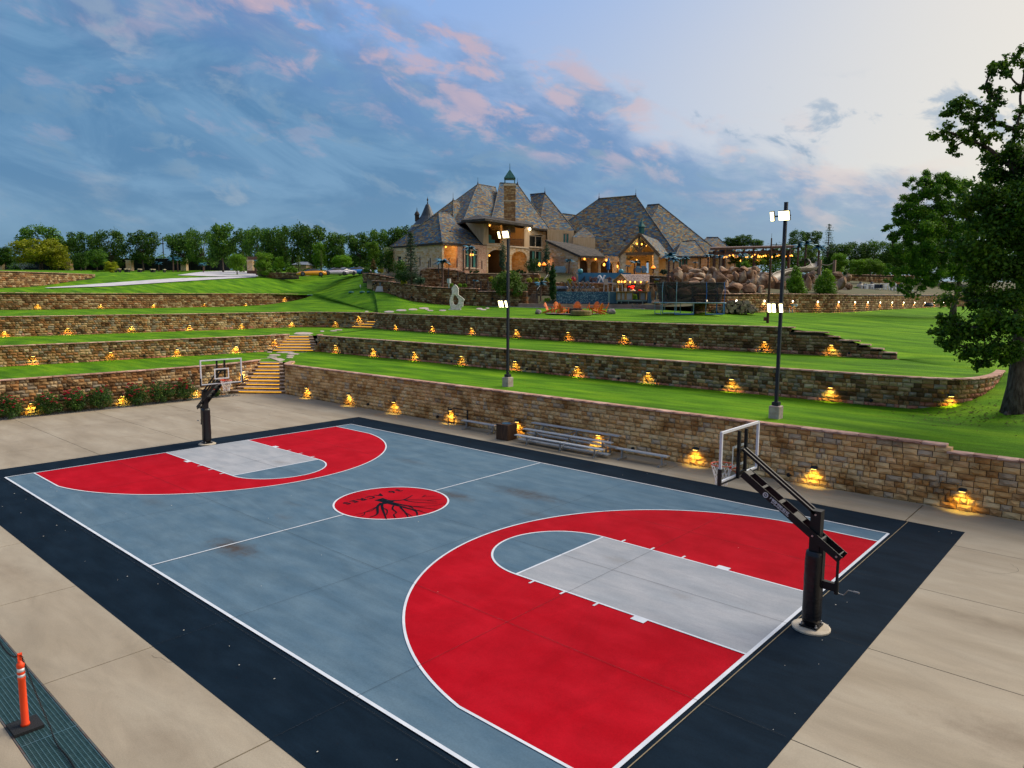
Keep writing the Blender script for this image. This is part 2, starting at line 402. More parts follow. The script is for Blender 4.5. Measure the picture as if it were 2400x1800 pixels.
HC = [(671,95),(671,96),(671,98),(657,104),(652,112),(655,120),(664,123),(660,116),(651,111)]
HD = [(668,112),(668,113),(667,115),(646,118),(644,125),(646,130),(650,131),(650,124),(643.5,118)]
HE = [(640,160),(640,162),(639,165),(634.5,170),(634.5,170),(640,160),(641,150),(641,140),(640,135)]
HF = [(632,200)]*9
HG = [(655,420)]*9; HH = [(684,1600)]*9
def lerpc(pts, n): return lerpn(crom(pts, 8), n)
def hrow(t): return lerpc([at(u, *q) for u, q in zip(U, t)], 60)
hA = lerpc([at(u, *q) for u, q in zip(U, HA)], 60)
surface('hillside', [hA]+[hrow(t) for t in (HB, HC, HD, HE, HF, HG, HH)], grass, 4, 'green hillside lawn rising left of the house to the far fence', nz=.06, seed=5, smooth=8)
up_front = [at(-400,633,80), at(-200,634,85), at(0,635.8,91.3), at(100,639,98.3), at(215,643,108)]
surface('hillside', [lerpn(up_front, 20), lerpn([at(-400,632,130), at(0,634,130), at(100,636,130), at(215,640,130)], 20), lerpn([at(-400,631.5,190), at(0,632,190), at(215,632,190)], 20)], grass, 3, 'strip of lawn above the far left stone wall')
# house plateau and the ground behind the lit wall, mostly hidden
PU = [860,1000,1200,1420,1640,1790,1950,2080,2215,2400,2700]
PA = [(676,96),(700,90),(716,84),(720,79),(718,67),(691,69.5),(690,76),(690,91),(691,116),(692,131),(693,151)]
PB = [(650,100),(640,98),(640,98),(640,98),(650,90),(660,92),(670,100),(672,110),(676,130),(680,150),(682,170)]
PC = [(640,135)]*4+[(645,130)]*3+[(655,140),(662,150),(668,170),(670,190)]
PD = [(660,420)]*11; PE = [(686,1600)]*11
def prow(t): return lerpn([at(u, *q) for u, q in zip(PU, t)], 60)
surface('garden_ground', [prow(t) for t in (PA, PB, PC, PD, PE)], mat('garden_earth', (.05,.06,.018), (.09,.075,.03), scale=.6, rough=.95, bump=.4, bscale=8), 3, 'planted garden ground around the house and pool', cat='ground')
# base far ground so no edge shows
g = MB(); g.face([(-1800,-1800,-.35),(1800,-1800,-.35),(1800,1800,-.35),(-1800,1800,-.35)])
tag(g.build('ground', mat('earth', (.07,.075,.03), (.11,.10,.05), scale=.05, rough=.95)), 'flat earth far below and around the whole property', 'ground', kind='structure')
# ------------------------------------------------------------------ concrete pavement of slabs
pav = thing('pavement', 'tan concrete paving of large slabs around the sports court', 'paving', kind='structure')
xs = sorted(set([-27.1]+[-22.3, -17.75, -14.6, -8.58, -4.29, 0, 4.28, 8.57, 12.83, 17.1, 21.4, 25.7, 30]))
ys = [-27,-23.2,-19.4,-15.5,-11.74,-10.97,-7.7,-3.85,0,3.87,7.74,11.7]
gp = .011; base = MB(); base.box((1.5,-7.5,-.14), (59,41,.1)); base.build('slab_bed', mat('joint_dirt', (.03,.026,.02), rough=.95), pav)
for i in range(len(xs)-1):
    for j in range(len(ys)-1):
        x0, x1, y0, y1 = xs[i], xs[i+1], ys[j], ys[j+1]
        if y1 == -10.97: continue                                        # drain channel runs here
        if x1 <= -27 and False: continue
        g_ = gp*(1.6 if abs(x0-12.83) < .1 or abs(x1-12.83) < .1 else 1)
        m = MB(); m.box(((x0+x1)/2, (y0+y1)/2, -.045), (x1-x0-2*g_, y1-y0-2*gp, .09)); m.build('slab', concrete, pav)
m = MB(); m.box((-27.05,4,-.05), (.12,56,.12)); m.build('kerb_edge', mat('kerb', (.30,.23,.17), (.36,.29,.22), scale=2), pav)
# corner apron in front of the lowest stairs
m = MB(); m.prism([Vector((-27.0,8.2,-.09)), Vector((-26.9,11.6,-.09)), Vector((-28.4,9.4,-.09)), Vector((-28.3,8.6,-.09))][::-1], (0,0,.088)); m.build('slab', concrete, pav)
# ------------------------------------------------------------------ court
court = thing('basketball_court', 'painted outdoor basketball court in blue, red and navy', 'court', kind='structure')
L_, Wd, K_ = 12.80, 7.55, 1.83
def paint(name, c, c2, var=.5):
    return mat(name, c, c2, scale=1.3, rough=.85, stretch=(.7,1.3,1), detail=7, bump=.06, bscale=120, lo=.38, hi=.66, spec=.06)
def blotch(m, spots_, colr):
    """dried-puddle stains on a painted surface: soft marks with a ragged outline at given places"""
    nt = m.node_tree; N = nt.nodes.new; L = nt.links.new; b = nt.nodes['Principled BSDF']
    prev = b.inputs['Base Color'].links[0].from_socket; geo = N('ShaderNodeNewGeometry')
    nz = N('ShaderNodeTexNoise'); nz.inputs['Scale'].default_value = 2.6; nz.inputs['Detail'].default_value = 9; nz.inputs['Roughness'].default_value = .7; L(geo.outputs['Position'], nz.inputs['Vector'])
    for (x, y, rx, ry, s) in spots_:
        mp = N('ShaderNodeMapping'); L(geo.outputs['Position'], mp.inputs[0])
        mp.inputs['Scale'].default_value = (1/rx, 1/ry, 0); mp.inputs['Location'].default_value = (-x/rx, -y/ry, 0)
        ln = N('ShaderNodeVectorMath'); ln.operation = 'LENGTH'; L(mp.outputs[0], ln.inputs[0])
        ad = N('ShaderNodeMath'); ad.operation = 'MULTIPLY_ADD'; L(nz.outputs['Fac'], ad.inputs[0]); ad.inputs[1].default_value = 1.5; L(ln.outputs['Value'], ad.inputs[2])
        mr = N('ShaderNodeMapRange'); mr.interpolation_type = 'SMOOTHSTEP'; L(ad.outputs[0], mr.inputs[0]); mr.inputs[1].default_value = 1.65; mr.inputs[2].default_value = .55; mr.inputs[3].default_value = 0; mr.inputs[4].default_value = s
        mx = N('ShaderNodeMix'); mx.data_type = 'RGBA'; L(mr.outputs[0], mx.inputs[0]); L(prev, mx.inputs[6]); mx.inputs[7].default_value = (*colr, 1); prev = mx.outputs[2]
    L(prev, b.inputs['Base Color'])
blotch(concrete, [(17,-1.6,2.4,1.0,.5), (-22,-9.5,3,2,.3), (19,-6,2.5,1,.35), (-23,5.5,4,1.4,.3), (7.3,-10.2,1.5,.7,.25), (16.5,2.9,2.5,.6,.4), (-2,-9.9,1.6,.5,.25), (2.5,10.4,2.6,.5,.4)], (.125,.085,.05))
blue_p = paint('court_blue', (.074,.132,.188), (.100,.162,.216)); red_p = paint('court_red', (.345,.0012,.008), (.40,.004,.013))
grey_p = paint('key_grey', (.285,.305,.335), (.34,.35,.375)); navy_p = paint('court_navy', (.0035,.0105,.020), (.006,.015,.027))
blotch(blue_p, [(.25,-5.5,1.6,.7,.95), (-8.9,-5.55,1.8,.75,.85), (2.6,3.7,2.3,.8,.7), (.9,1.9,1.4,.6,.75), (4.2,2.2,1.2,.5,.35), (-5.6,-5.2,1.2,.5,.3), (-4,4.2,1.5,.5,.3), (-2.2,-2.3,.8,.3,.25), (-1.2,-3.2,.6,.3,.3)], (.065,.045,.032))
blotch(grey_p, [(-7.7,.5,.9,.4,.3), (8.3,.6,.8,.4,.25), (10.6,-.3,.5,.3,.2)], (.16,.125,.085))
line_p = mat('line_white', (.52,.56,.62), (.62,.65,.70), scale=2, rough=.6)
def flat(name, pts, z, m, par=court):
    k = MB(); k.face([(p[0], p[1], z) for p in pts]); o = k.build(name, m, par)
    if o.data.polygons[0].normal.z < 0: o.data.flip_normals()
    return o
def ring(name, pts, w, z, m, closed=False):
    k = MB(); n = len(pts); P = [Vector((p[0], p[1], 0)) for p in pts]; a = []; b = []
    for i in range(n):
        t = (P[(i+1) % n]-P[i-1]) if closed else (P[min(i+1, n-1)]-P[max(i-1, 0)]); t.normalize(); nr = Vector((-t.y, t.x, 0))*w/2
        a.append(P[i]+nr); b.append(P[i]-nr)
    for i in range(n if closed else n-1):
        j = (i+1) % n; k.face([(b[i].x, b[i].y, z), (b[j].x, b[j].y, z), (a[j].x, a[j].y, z), (a[i].x, a[i].y, z)])
    return k.build(name, m, court)
def rect(x0, y0, x1, y1): return [(x0,y0),(x1,y0),(x1,y1),(x0,y1)]
flat('border', rect(-14.42,-9.15,14.38,9.22), .004, navy_p)
flat('playing_surface', rect(-L_,-Wd,L_,Wd), .008, blue_p)
def arc(cx, cy, r, a0, a1, n=64): return [(cx+r*cos(a0+(a1-a0)*i/n), cy+r*sin(a0+(a1-a0)*i/n)) for i in range(n+1)]
for s in (-1, 1):
    a3 = math.acos(1.157/6.75); hx = L_-1.6
    A3 = [(L_, -6.65)]+[(hx-6.75*cos(t), 6.75*sin(t)) for t in np.linspace(-a3, a3, 80)]+[(L_, 6.65)]
    A3 = [(s*x, y) for x, y in A3]
    flat('three_point_area', A3, .012, red_p)
    FT = L_-5.79
    half = [(s*x, y) for x, y in arc(FT, 0, K_, pi/2, pi*1.5, 40)]
    flat('free_throw_semicircle', half, .016, blue_p)
    flat('key', [(s*x, y) for x, y in rect(FT, -K_, L_, K_)], .016, grey_p)
    ring('three_point_line', A3, .055, .020, line_p)
    ring('free_throw_line', [(s*FT, -K_), (s*FT, K_)], .06, .0205, line_p)
    ring('free_throw_arc', half, .055, .020, line_p)
    for q in (-1, 1):
        ring('lane_line', [(s*FT, q*K_), (s*L_, q*K_)], .055, .021, line_p)
        for d0, w, l in ((2.29,.32,.2), (3.38,.055,.2), (4.29,.055,.2), (5.2,.055,.2)):
            x = s*(L_-d0); flat('lane_mark', rect(x-w/2, q*(K_+.02), x+w/2, q*(K_+l)) , .0215, line_p)
    ring('baseline', [(s*L_, -Wd), (s*L_, Wd)], .055 if s < 0 else .075, .022, line_p)
    ring('sideline', [(-L_, s*Wd), (L_, s*Wd)], .055 if s > 0 else .07, .0225, line_p)
    ring('half_court_line', [(0, s*1.86), (0, s*Wd)], .05, .020, line_p)
flat('centre_circle', arc(0, 0, 1.83, 0, 2*pi, 96)[:-1], .012, red_p)
ring('centre_circle_line', arc(0, 0, 1.83, 0, 2*pi, 96)[:-1], .06, .020, line_p, True)
ink = mat('court_ink', (.0025,.006,.012), rough=.9, spec=.05)
def lettering(name, txt, size, M, m, parent, ext=0.0, shear=0.0, off=.012, sp=1.0):
    cu = bpy.data.curves.new(name, 'FONT'); cu.body = txt; cu.size = size; cu.align_x = 'CENTER'; cu.align_y = 'CENTER'; cu.offset = off; cu.extrude = ext; cu.shear = shear; cu.resolution_u = 3; cu.space_character = sp
    t = bpy.data.objects.new(name, cu); COL.objects.link(t); bpy.context.view_layer.update()
    me = bpy.data.meshes.new_from_object(t.evaluated_get(bpy.context.evaluated_depsgraph_get())); bpy.data.objects.remove(t)
    me.transform(M); me.materials.clear(); return link(name, me, m, parent)
lettering('lettering', '36 ACRES', .40, Matrix.Translation((-.95,0,.0165)) @ Matrix.Rotation(-pi/2, 4, 'Z'), ink, court, sp=1.45, off=.014)
roots = MB()
def root_line(pts, w0, w1):
    P = crom([(a, b, 0) for a, b in pts], 4); n = len(P)
    for i in range(n-1):
        t = (P[i+1]-P[i]).normalized(); nr = Vector((-t.y, t.x, 0)); a = (w0+(w1-w0)*i/n)/2; b = (w0+(w1-w0)*(i+1)/n)/2
        z = .0165+.00004*len(roots.f)
        roots.face([(*(P[i]-nr*a)[:2], z), (*(P[i+1]-nr*b)[:2], z), (*(P[i+1]+nr*b)[:2], z), (*(P[i]+nr*a)[:2], z)])
roots.face([(-.59,.10,.0163), (-.57,-.25,.0163), (-.2,-.22,.0163), (-.02,-.4,.0163), (.1,-.1,.0163), (-.05,.2,.0163), (-.25,.08,.0163)])
for pts, w0, w1 in [([(-.1,.12),(.08,.43),(-.12,.99)],.10,.02), ([(.08,.43),(.53,.49),(1.19,.9)],.07,.015), ([(.08,.43),(.75,1.0),(.95,1.34)],.05,.012), ([(.29,1.04),(.2,1.29),(.26,1.12),(.53,1.43)],.03,.012),
    ([(.0,-.05),(.45,.01),(.79,.08),(1.07,.01)],.13,.03), ([(.69,.09),(1.36,.32),(1.71,.45)],.05,.015), ([(.05,-.15),(.74,-.11),(1.31,-.11),(1.73,-.4)],.12,.03), ([(.77,-.14),(1.17,-.05),(1.78,-.04)],.04,.015),
    ([(.66,-.18),(1.24,-.45),(1.66,-.69)],.07,.03), ([(1.21,-.43),(1.71,-.56)],.04,.02), ([(.36,-.2),(.62,-.46),(1.01,-.62),(1.13,-.82),(1.43,-.99)],.06,.03), ([(-.12,-.3),(.39,-.67),(.87,-.97),(1.33,-1.26)],.10,.03),
    ([(.34,-.63),(.61,-.66),(.97,-.97)],.05,.03), ([(-.15,-.3),(.11,-.65),(.71,-1.12),(.8,-1.48)],.12,.03), ([(.0,-.52),(.29,-1.0),(.28,-1.24),(.47,-1.43),(.51,-1.58)],.04,.02), ([(.9,.15),(1.3,.6),(1.4,1.0)],.03,.01), ([(.7,.9),(1.1,1.0)],.025,.01), ([(1.0,-.1),(1.5,.05)],.03,.012), ([(.1,-.7),(.3,-1.35),(.25,-1.6)],.03,.012)]:
    root_line(pts, w0, w1)
o = roots.build('root_emblem', ink, court); o['label'] = 'black painted tree roots spreading inside the red circle'
jm = mat('court_joint_shade', (.01,.012,.015), rough=.9)
nt = jm.node_tree; tr = nt.nodes.new('ShaderNodeBsdfTransparent'); ms = nt.nodes.new('ShaderNodeMixShader'); ms.inputs[0].default_value = .5
nt.links.new(tr.outputs[0], ms.inputs[1]); nt.links.new(nt.nodes['Principled BSDF'].outputs[0], ms.inputs[2]); nt.links.new(ms.outputs[0], nt.nodes['Material Output'].inputs[0])
for y in (-7.7, -3.87, -.04, 3.83): ring('joint', [(-14.4, y), (14.3, y)], .014, .0262, jm)
for x in (-8.58, -4.33, 4.28, 8.58): ring('joint', [(x, -9.1), (x, 9.2)], .012, .0266, jm)
exj = mat('joint_filler', (.20,.15,.085), (.28,.22,.13), scale=4, rough=.9)
ring('expansion_joint', [(12.93, -9.12), (12.93, 9.2)], .018, .0272, exj)
fl = MB()
for i in range(60):
    x, y = R.uniform(-14, 14), R.uniform(-9, 9)
    if i > 22: x, y = R.choice([(R.uniform(13,14.2), R.uniform(-9,9)), (R.uniform(-14,14), R.uniform(-9,-7.8))])
    a = R.uniform(0, 3); r_ = R.uniform(.008, .02)
    fl.prism([Vector((x+r_*cos(a+k*1.6)*R.uniform(.5,1), y+r_*sin(a+k*1.6), .027)) for k in range(4)], (0,0,.004))
tag(fl.build('debris', mat('pale_leaf', (.5,.47,.40), rough=.9)), 'tiny pale bits of leaf and grit lying on the court', 'debris', kind='stuff')

# hairline cracks and weeds in the paving
ck = MB(); rr = random.Random(21)
for x, y, a, n in ((4.6,-9.3,-.35,46), (9.2,-9.6,-1.2,20), (17.5,-4.2,-.4,30), (20,3,2.6,26), (-21,-10,.3,30), (-19.5,7.2,-.9,24), (15.2,6.2,-1.0,18), (-24,3.2,.9,22)):
    p = Vector((x, y, .002))
    for k in range(n):
        a += rr.gauss(0, .38); q = p+Vector((cos(a), sin(a), 0))*rr.uniform(.05,.13); nr = Vector((-sin(a), cos(a), 0))*rr.uniform(.0015,.0045)
        ck.face([p-nr, q-nr, q+nr, p+nr]); p = q
tag(ck.build('crack_lines', mat('crack', (.06,.045,.03), rough=1)), 'thin wandering cracks in the concrete paving', 'cracks', kind='stuff')
wd = MB()
for i in range(90):
    if i < 60: x, y = R.choice(xs[1:])+R.uniform(-.02,.02), R.uniform(-26,11)
    else: x, y = R.uniform(-26,28), R.choice(ys[1:-1])+R.uniform(-.02,.02)
    if -14.6 < x < 14.5 and -9.3 < y < 9.4: continue
    for k in range(R.randint(2,7)):
        a = R.uniform(0,6.3); l = R.uniform(.02,.07); b_ = Vector((x+R.uniform(-.06,.06), y+R.uniform(-.03,.03), 0)); wd.face([b_+Vector((-.006,0,0)), b_+Vector((.006,0,0)), b_+Vector((cos(a)*l, sin(a)*l, l*.6))])
tag(wd.build('joint_weeds', mat('weed', (.05,.07,.015), (.10,.10,.03), scale=9, rough=.9)), 'small weeds and litter in the paving joints', 'weeds', kind='stuff')
# broom-finish and trowel drag marks as fine relief and tone in the concrete
def broom(m, s1, s2, k):
    nt = m.node_tree; N = nt.nodes.new; L = nt.links.new; b = nt.nodes['Principled BSDF']; prev = b.inputs['Base Color'].links[0].from_socket; g = N('ShaderNodeNewGeometry')
    mp = N('ShaderNodeMapping'); L(g.outputs['Position'], mp.inputs[0]); mp.inputs['Scale'].default_value = s1; mp.inputs['Rotation'].default_value = (0,0,.25)
    n = N('ShaderNodeTexNoise'); L(mp.outputs[0], n.inputs['Vector']); n.inputs['Scale'].default_value = 1; n.inputs['Detail'].default_value = 10; n.inputs['Roughness'].default_value = .68; n.inputs['Distortion'].default_value = 1.2
    n2 = N('ShaderNodeTexNoise'); L(g.outputs['Position'], n2.inputs['Vector']); n2.inputs['Scale'].default_value = s2; n2.inputs['Detail'].default_value = 6; n2.inputs['Roughness'].default_value = .8
    ad = N('ShaderNodeMath'); ad.operation = 'ADD'; L(n.outputs['Fac'], ad.inputs[0]); L(n2.outputs['Fac'], ad.inputs[1])
    mr = N('ShaderNodeMapRange'); L(ad.outputs[0], mr.inputs[0]); mr.inputs[1].default_value = .65; mr.inputs[2].default_value = 1.35; mr.inputs[3].default_value = 1-k; mr.inputs[4].default_value = 1+k
    hs = N('ShaderNodeHueSaturation'); L(mr.outputs[0], hs.inputs['Value']); L(prev, hs.inputs['Color']); L(hs.outputs[0], b.inputs['Base Color'])
broom(concrete, (.5,1.5,1), 34, .20); broom(blue_p, (.30,1.8,1), 26, .24); broom(red_p, (.9,.5,1), 26, .22); broom(grey_p, (.5,2,1), 26, .16); broom(navy_p, (.4,2,1), 26, .35)
broom(grass, (.22,1.5,1), 9, .42)
# ------------------------------------------------------------------ split-face block walls
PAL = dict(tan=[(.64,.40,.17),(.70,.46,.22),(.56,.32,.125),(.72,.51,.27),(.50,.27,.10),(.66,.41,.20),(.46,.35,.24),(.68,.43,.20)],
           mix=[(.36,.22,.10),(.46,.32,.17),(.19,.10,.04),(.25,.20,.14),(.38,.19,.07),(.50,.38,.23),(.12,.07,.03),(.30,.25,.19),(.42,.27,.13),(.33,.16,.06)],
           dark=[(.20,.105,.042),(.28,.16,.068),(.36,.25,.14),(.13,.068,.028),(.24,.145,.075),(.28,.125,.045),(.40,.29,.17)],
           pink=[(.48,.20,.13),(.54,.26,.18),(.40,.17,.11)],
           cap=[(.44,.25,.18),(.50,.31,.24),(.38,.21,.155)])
block_m = mat('split_stone', (.50,.40,.28), (.92,.88,.82), (1.12,1.12,1.12), scale=1.1, rough=.9, bump=.9, bscale=22, attr='col', detail=9, lo=.34, hi=.62, stretch=(1,1,1.7), bdist=.02)
cap_m = mat('cap_stone', (.75,.74,.72), (1.1,1.1,1.1), scale=5, rough=.9, bump=.7, bscale=30, attr='col')
core_m = mat('wall_core', (.05,.035,.022), rough=1)
def block_mesh(name, rr, col, relief=.14):
    """one split-face stone, unit size: a sawn bed and back, an uneven broken face with chipped arrises"""
    nx, nz = 3, 2; m = MB(); fr = []
    for j in range(nz+1):
        for i in range(nx+1):
            x = -.5+i/nx; z = -.5+j/nz; ed = (i in (0, nx)) or (j in (0, nz))
            if ed: fr.append((x*.985+rr.uniform(-.012,.012), -.5+.10+rr.uniform(-.03,.03), z*.97+rr.uniform(-.03,.02)))
            else: fr.append((x+rr.uniform(-.08,.08), -.5-relief*rr.uniform(.2,1), z+rr.uniform(-.18,.18)))
    back = [(-.5,.5,-.5),(.5,.5,-.5),(.5,.5,.5),(-.5,.5,.5)]
    vs = fr+back; W_ = nx+1; fs = []
    for j in range(nz):
        for i in range(nx):
            a = j*W_+i; q = (a, a+1, a+1+W_, a+W_)
            fs += [(q[0],q[1],q[2]),(q[0],q[2],q[3])] if rr.random() < .5 else [(q[0],q[1],q[3]),(q[1],q[2],q[3])]
    B = len(fr); top = [nz*W_+i for i in range(nx, -1, -1)]; bot = list(range(nx+1))
    fs += [tuple(bot[::-1]+[B, B+1]), tuple(top+[B+3, B+2][:0]+[B+3, B+2]), tuple([j*W_ for j in range(nz+1)]+[B+3, B]), tuple([j*W_+nx for j in range(nz, -1, -1)]+[B+1, B+2]), (B+1, B, B+3, B+2)]
    fs[-5] = tuple([B, B+1]+bot[::-1]); fs[-4] = tuple(top+[B+3, B+2])
    m.raw(vs, fs, 0, col); return m.mesh(name)
BLK = {}
for key, cols in PAL.items():
    BLK[key] = []
    for c in cols:
        for k in range(3):
            v = R.uniform(.9, 1.08); me = block_mesh('block', R, (c[0]*v, c[1]*v, c[2]*v), .04 if key == 'cap' else .15)
            me.materials.append(cap_m if key == 'cap' else block_m)
            me['v'] = 1; BLK[key].append(me)
ARR = {}
def arrs(me):
    if me.name not in ARR:
        vs = np.array([v.co[:] for v in me.vertices]); fs = [tuple(p.vertices) for p in me.polygons]
        c = tuple(me.color_attributes[0].data[0].color[:3]); ARR[me.name] = (vs, fs, c)
    return ARR[me.name]
def in_frame(p, m=60):
    u, v, z = prj(p); return z > 0 and -m < u < 2400+m and -m < v < 1800+m
def wall(name, label, path, zlo, top, pal, caps=True, parts=290, n=None, bh=.195, group=None, cap_h=.09, depth=.28, pinkbase=0.0, widths=(.2,.3,.45), capl=(.5,.75)):
    """zlo, top: functions of (point, fraction) or numbers. Every stone is a mesh of its own while it shows large enough; the rest are one joined part."""
    fz = zlo if callable(zlo) else (lambda q, k: zlo); ft = top if callable(top) else (lambda q, k: top)
    p0, _ = path.at(0); root = thing(name, label, 'wall', (p0.x, p0.y, fz(p0, 0)), group=group)
    items = []
    ztop_max = max(ft(path.at(path.L*i/80)[0], i/80) for i in range(81)); zmin = min(fz(path.at(path.L*i/80)[0], i/80) for i in range(81))
    nc = int(math.ceil((ztop_max-zmin)/bh))+1
    z_ref = ztop_max-(cap_h if caps else 0)
    for k in range(nc):
        zc = z_ref-(k+.5)*bh; s = -R.uniform(0, .3)
        while s < path.L:
            w = R.choice(widths)*R.uniform(.92, 1.08); sc = s+w/2; s += w
            if sc < 0.05 or sc > path.L-.02: continue
            p, d = path.at(sc); fr = sc/path.L
            if zc+bh*.5 > ft(p, fr)-(cap_h if caps else 0)+.03 or zc+bh*.5 < fz(p, fr)+.02: continue
            low = zc-bh < fz(p, fr)+.02
            key = 'pink' if low and R.random() < pinkbase else pal
            me = R.choice(BLK[key]); nr = Vector((d.y, -d.x, 0))
            q = p-nr*(depth/2-.02+.004*(nc-k)*0)+Vector((0,0,zc))
            items.append((q, math.atan2(d.y, d.x), (w-.013, depth, bh-.012), me, 'block'))
    if caps:
        s = 0
        while s < path.L-.05:
            w = min(R.uniform(*capl), path.L-s); sc = s+w/2; s += w; p, d = path.at(sc); fr = sc/path.L; nr = Vector((d.y, -d.x, 0))
            items.append((p-nr*(depth/2-.06)+Vector((0,0,ft(p, fr)-cap_h/2)), math.atan2(d.y, d.x), (w-.012, depth+.10, cap_h-.006), R.choice(BLK['cap']), 'cap'))
    rank = []
    for i, it in enumerate(items):
        dd = (it[0]-CAM).length; rank.append((dd if in_frame(it[0]) else dd+1000, i))
    rank.sort(); chosen = {'block': 0, 'cap': 0}; sing = set()
    for dd, i in rank:
        if dd < 1000 and chosen[items[i][4]] < parts: chosen[items[i][4]] += 1; sing.add(i)
    rest = {'block': MB(), 'cap': MB()}
    for i, (q, rz, sc, me, kind) in enumerate(items):
        if i in sing:
            o = bpy.data.objects.new(kind, me); COL.objects.link(o); o.parent = root; o.location = q-root.location; o.rotation_euler = (0, 0, rz); o.scale = sc
        else:
            vs, fs, c = arrs(me); a = vs*np.array(sc); ca, sa = cos(rz), sin(rz)
            b = np.stack([a[:,0]*ca-a[:,1]*sa, a[:,0]*sa+a[:,1]*ca, a[:,2]], 1)+np.array(q-root.location)
            rest[kind].raw(b.tolist(), fs, 0, c)
    for kind, m in rest.items():
        if m.v:
            o = m.build('stone_rows' if kind == 'block' else 'cap_row', block_m if kind == 'block' else cap_m, root); o['kind'] = 'stuff'
    co = MB(); n = max(8, int(path.L/.5)); ring_ = []
    for i in range(n+1):
        p, d = path.at(path.L*i/n); nr = Vector((d.y, -d.x, 0)); k = i/n; zt = ft(p, k)-(cap_h if caps else 0)-.015
        if i: zt = min(zt, ft(path.at(path.L*(i-1)/n)[0], (i-1)/n)-cap_h-.015)
        ring_.append((p-nr*.03, p-nr*(depth-.03), fz(p, k)-.3, zt))
    for (a, b, z0, z1), (c, e, z2, z3) in zip(ring_, ring_[1:]):
        z1 = z3 = min(z1, z3); o_ = root.location
        P = lambda q, z: (q.x-o_.x, q.y-o_.y, z-o_.z)
        co.raw([P(a,z0),P(c,z2),P(c,z3),P(a,z1),P(b,z0),P(e,z2),P(e,z3),P(b,z1)], [(0,1,2,3),(3,2,6,7),(5,4,7,6)])
    for a, b, z0, z1 in (ring_[0], ring_[-1]): co.face([(q.x-o_.x, q.y-o_.y, z-o_.z) for q, z in ((a,z0),(b,z0),(b,z1),(a,z1))])
    co.build('wall_core', core_m, root)
    return root
wx = gnd(2262,1055,2.05)
wall('retaining_wall', 'tall tan stone retaining wall behind the bleachers, right of the lowest stairs', PTH['1R'], 0, lambda q, k: 2.06 if q.x < 13.35 else 1.86, 'tan')
wall('retaining_wall', 'lowest stone wall behind the red rose bushes', PTH['1L'], 0, lambda q, k: 2.06, 'mix')
wall('retaining_wall', 'second stone wall up, right of the stairs, with a rounded end by the oak', PTH['2R'], lambda q, k: z2lo(q, k)-.03, 3.28, 'mix', pinkbase=.75)
wall('retaining_wall', 'second stone wall up, left of the stairs', PTH['2L'], 1.86, 3.28, 'mix', pinkbase=.3)
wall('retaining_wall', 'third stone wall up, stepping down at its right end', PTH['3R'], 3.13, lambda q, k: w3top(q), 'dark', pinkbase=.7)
wall('retaining_wall', 'third stone wall up, left of the small lit stairs', PTH['3L'], 3.12, 4.85, 'mix', pinkbase=.3)
def f4(vals): 
    us = [-400,-200,0,200,400,600,700,735]; ss = [PTH['4'].near(p)/PTH['4'].L for p in w4pts]
    return lambda q, k: float(np.interp(k, ss, vals))
z4lo = f4([p.z-.05 for p in w4pts]); z4hi = f4([at(u, *q).z+.10 for u, q in zip([-400,-200,0,200,400,600,700,735], [(686,75),(686.8,77),(687.2,80),(688.4,86),(688.9,95),(689.2,105),(689.9,110.5),(691.5,112)])])
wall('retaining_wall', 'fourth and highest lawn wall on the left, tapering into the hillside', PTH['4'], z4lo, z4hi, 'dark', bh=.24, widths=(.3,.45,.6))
w5p = [at(-300,672,79), at(-150,671.5,84), at(0,671.5,90), at(80,667,95), at(145,660.5,101), at(222,645,108.5)]
PTH['5'] = Path([(p.x,p.y) for p in w5p], 3)
s5 = [PTH['5'].near(p)/PTH['5'].L for p in w5p]
t5 = [at(u, v, d).z for u, v, d in ((-300,634,79),(-150,634.6,84),(0,635.2,90),(80,637.5,95),(145,639.5,101),(222,642.8,108.5))]
wall('retaining_wall', 'far stone wall high on the left below the black fence', PTH['5'], lambda q, k: float(np.interp(k, s5, [p.z-.1 for p in w5p])), lambda q, k: float(np.interp(k, s5, t5)), 'dark', bh=.26, widths=(.35,.5,.7))
lit = [(1630,731.5,63.5),(1725,732,66),(1790,732.5,68.5),(1860,733,71.5),(1950,733,75),(2005,731,80),(2080,726,90),(2150,722,102),(2218,719,115),(2300,718,122)]
litp = [at(*q) for q in lit]; PTH['B'] = Path([(p.x,p.y) for p in litp], 3); sB = [PTH['B'].near(p)/PTH['B'].L for p in litp]
tB = [at(u, v, d).z for (u, _, d), v in zip(lit, [688,687.5,687.5,688,689,689.5,690,690.5,690.5,691])]
wall('retaining_wall', 'long stone wall with a row of white lights under the boulders', PTH['B'], lambda q, k: float(np.interp(k, sB, [p.z-.1 for p in litp])), lambda q, k: float(np.interp(k, sB, tB)), 'dark', bh=.22, widths=(.3,.42,.6))
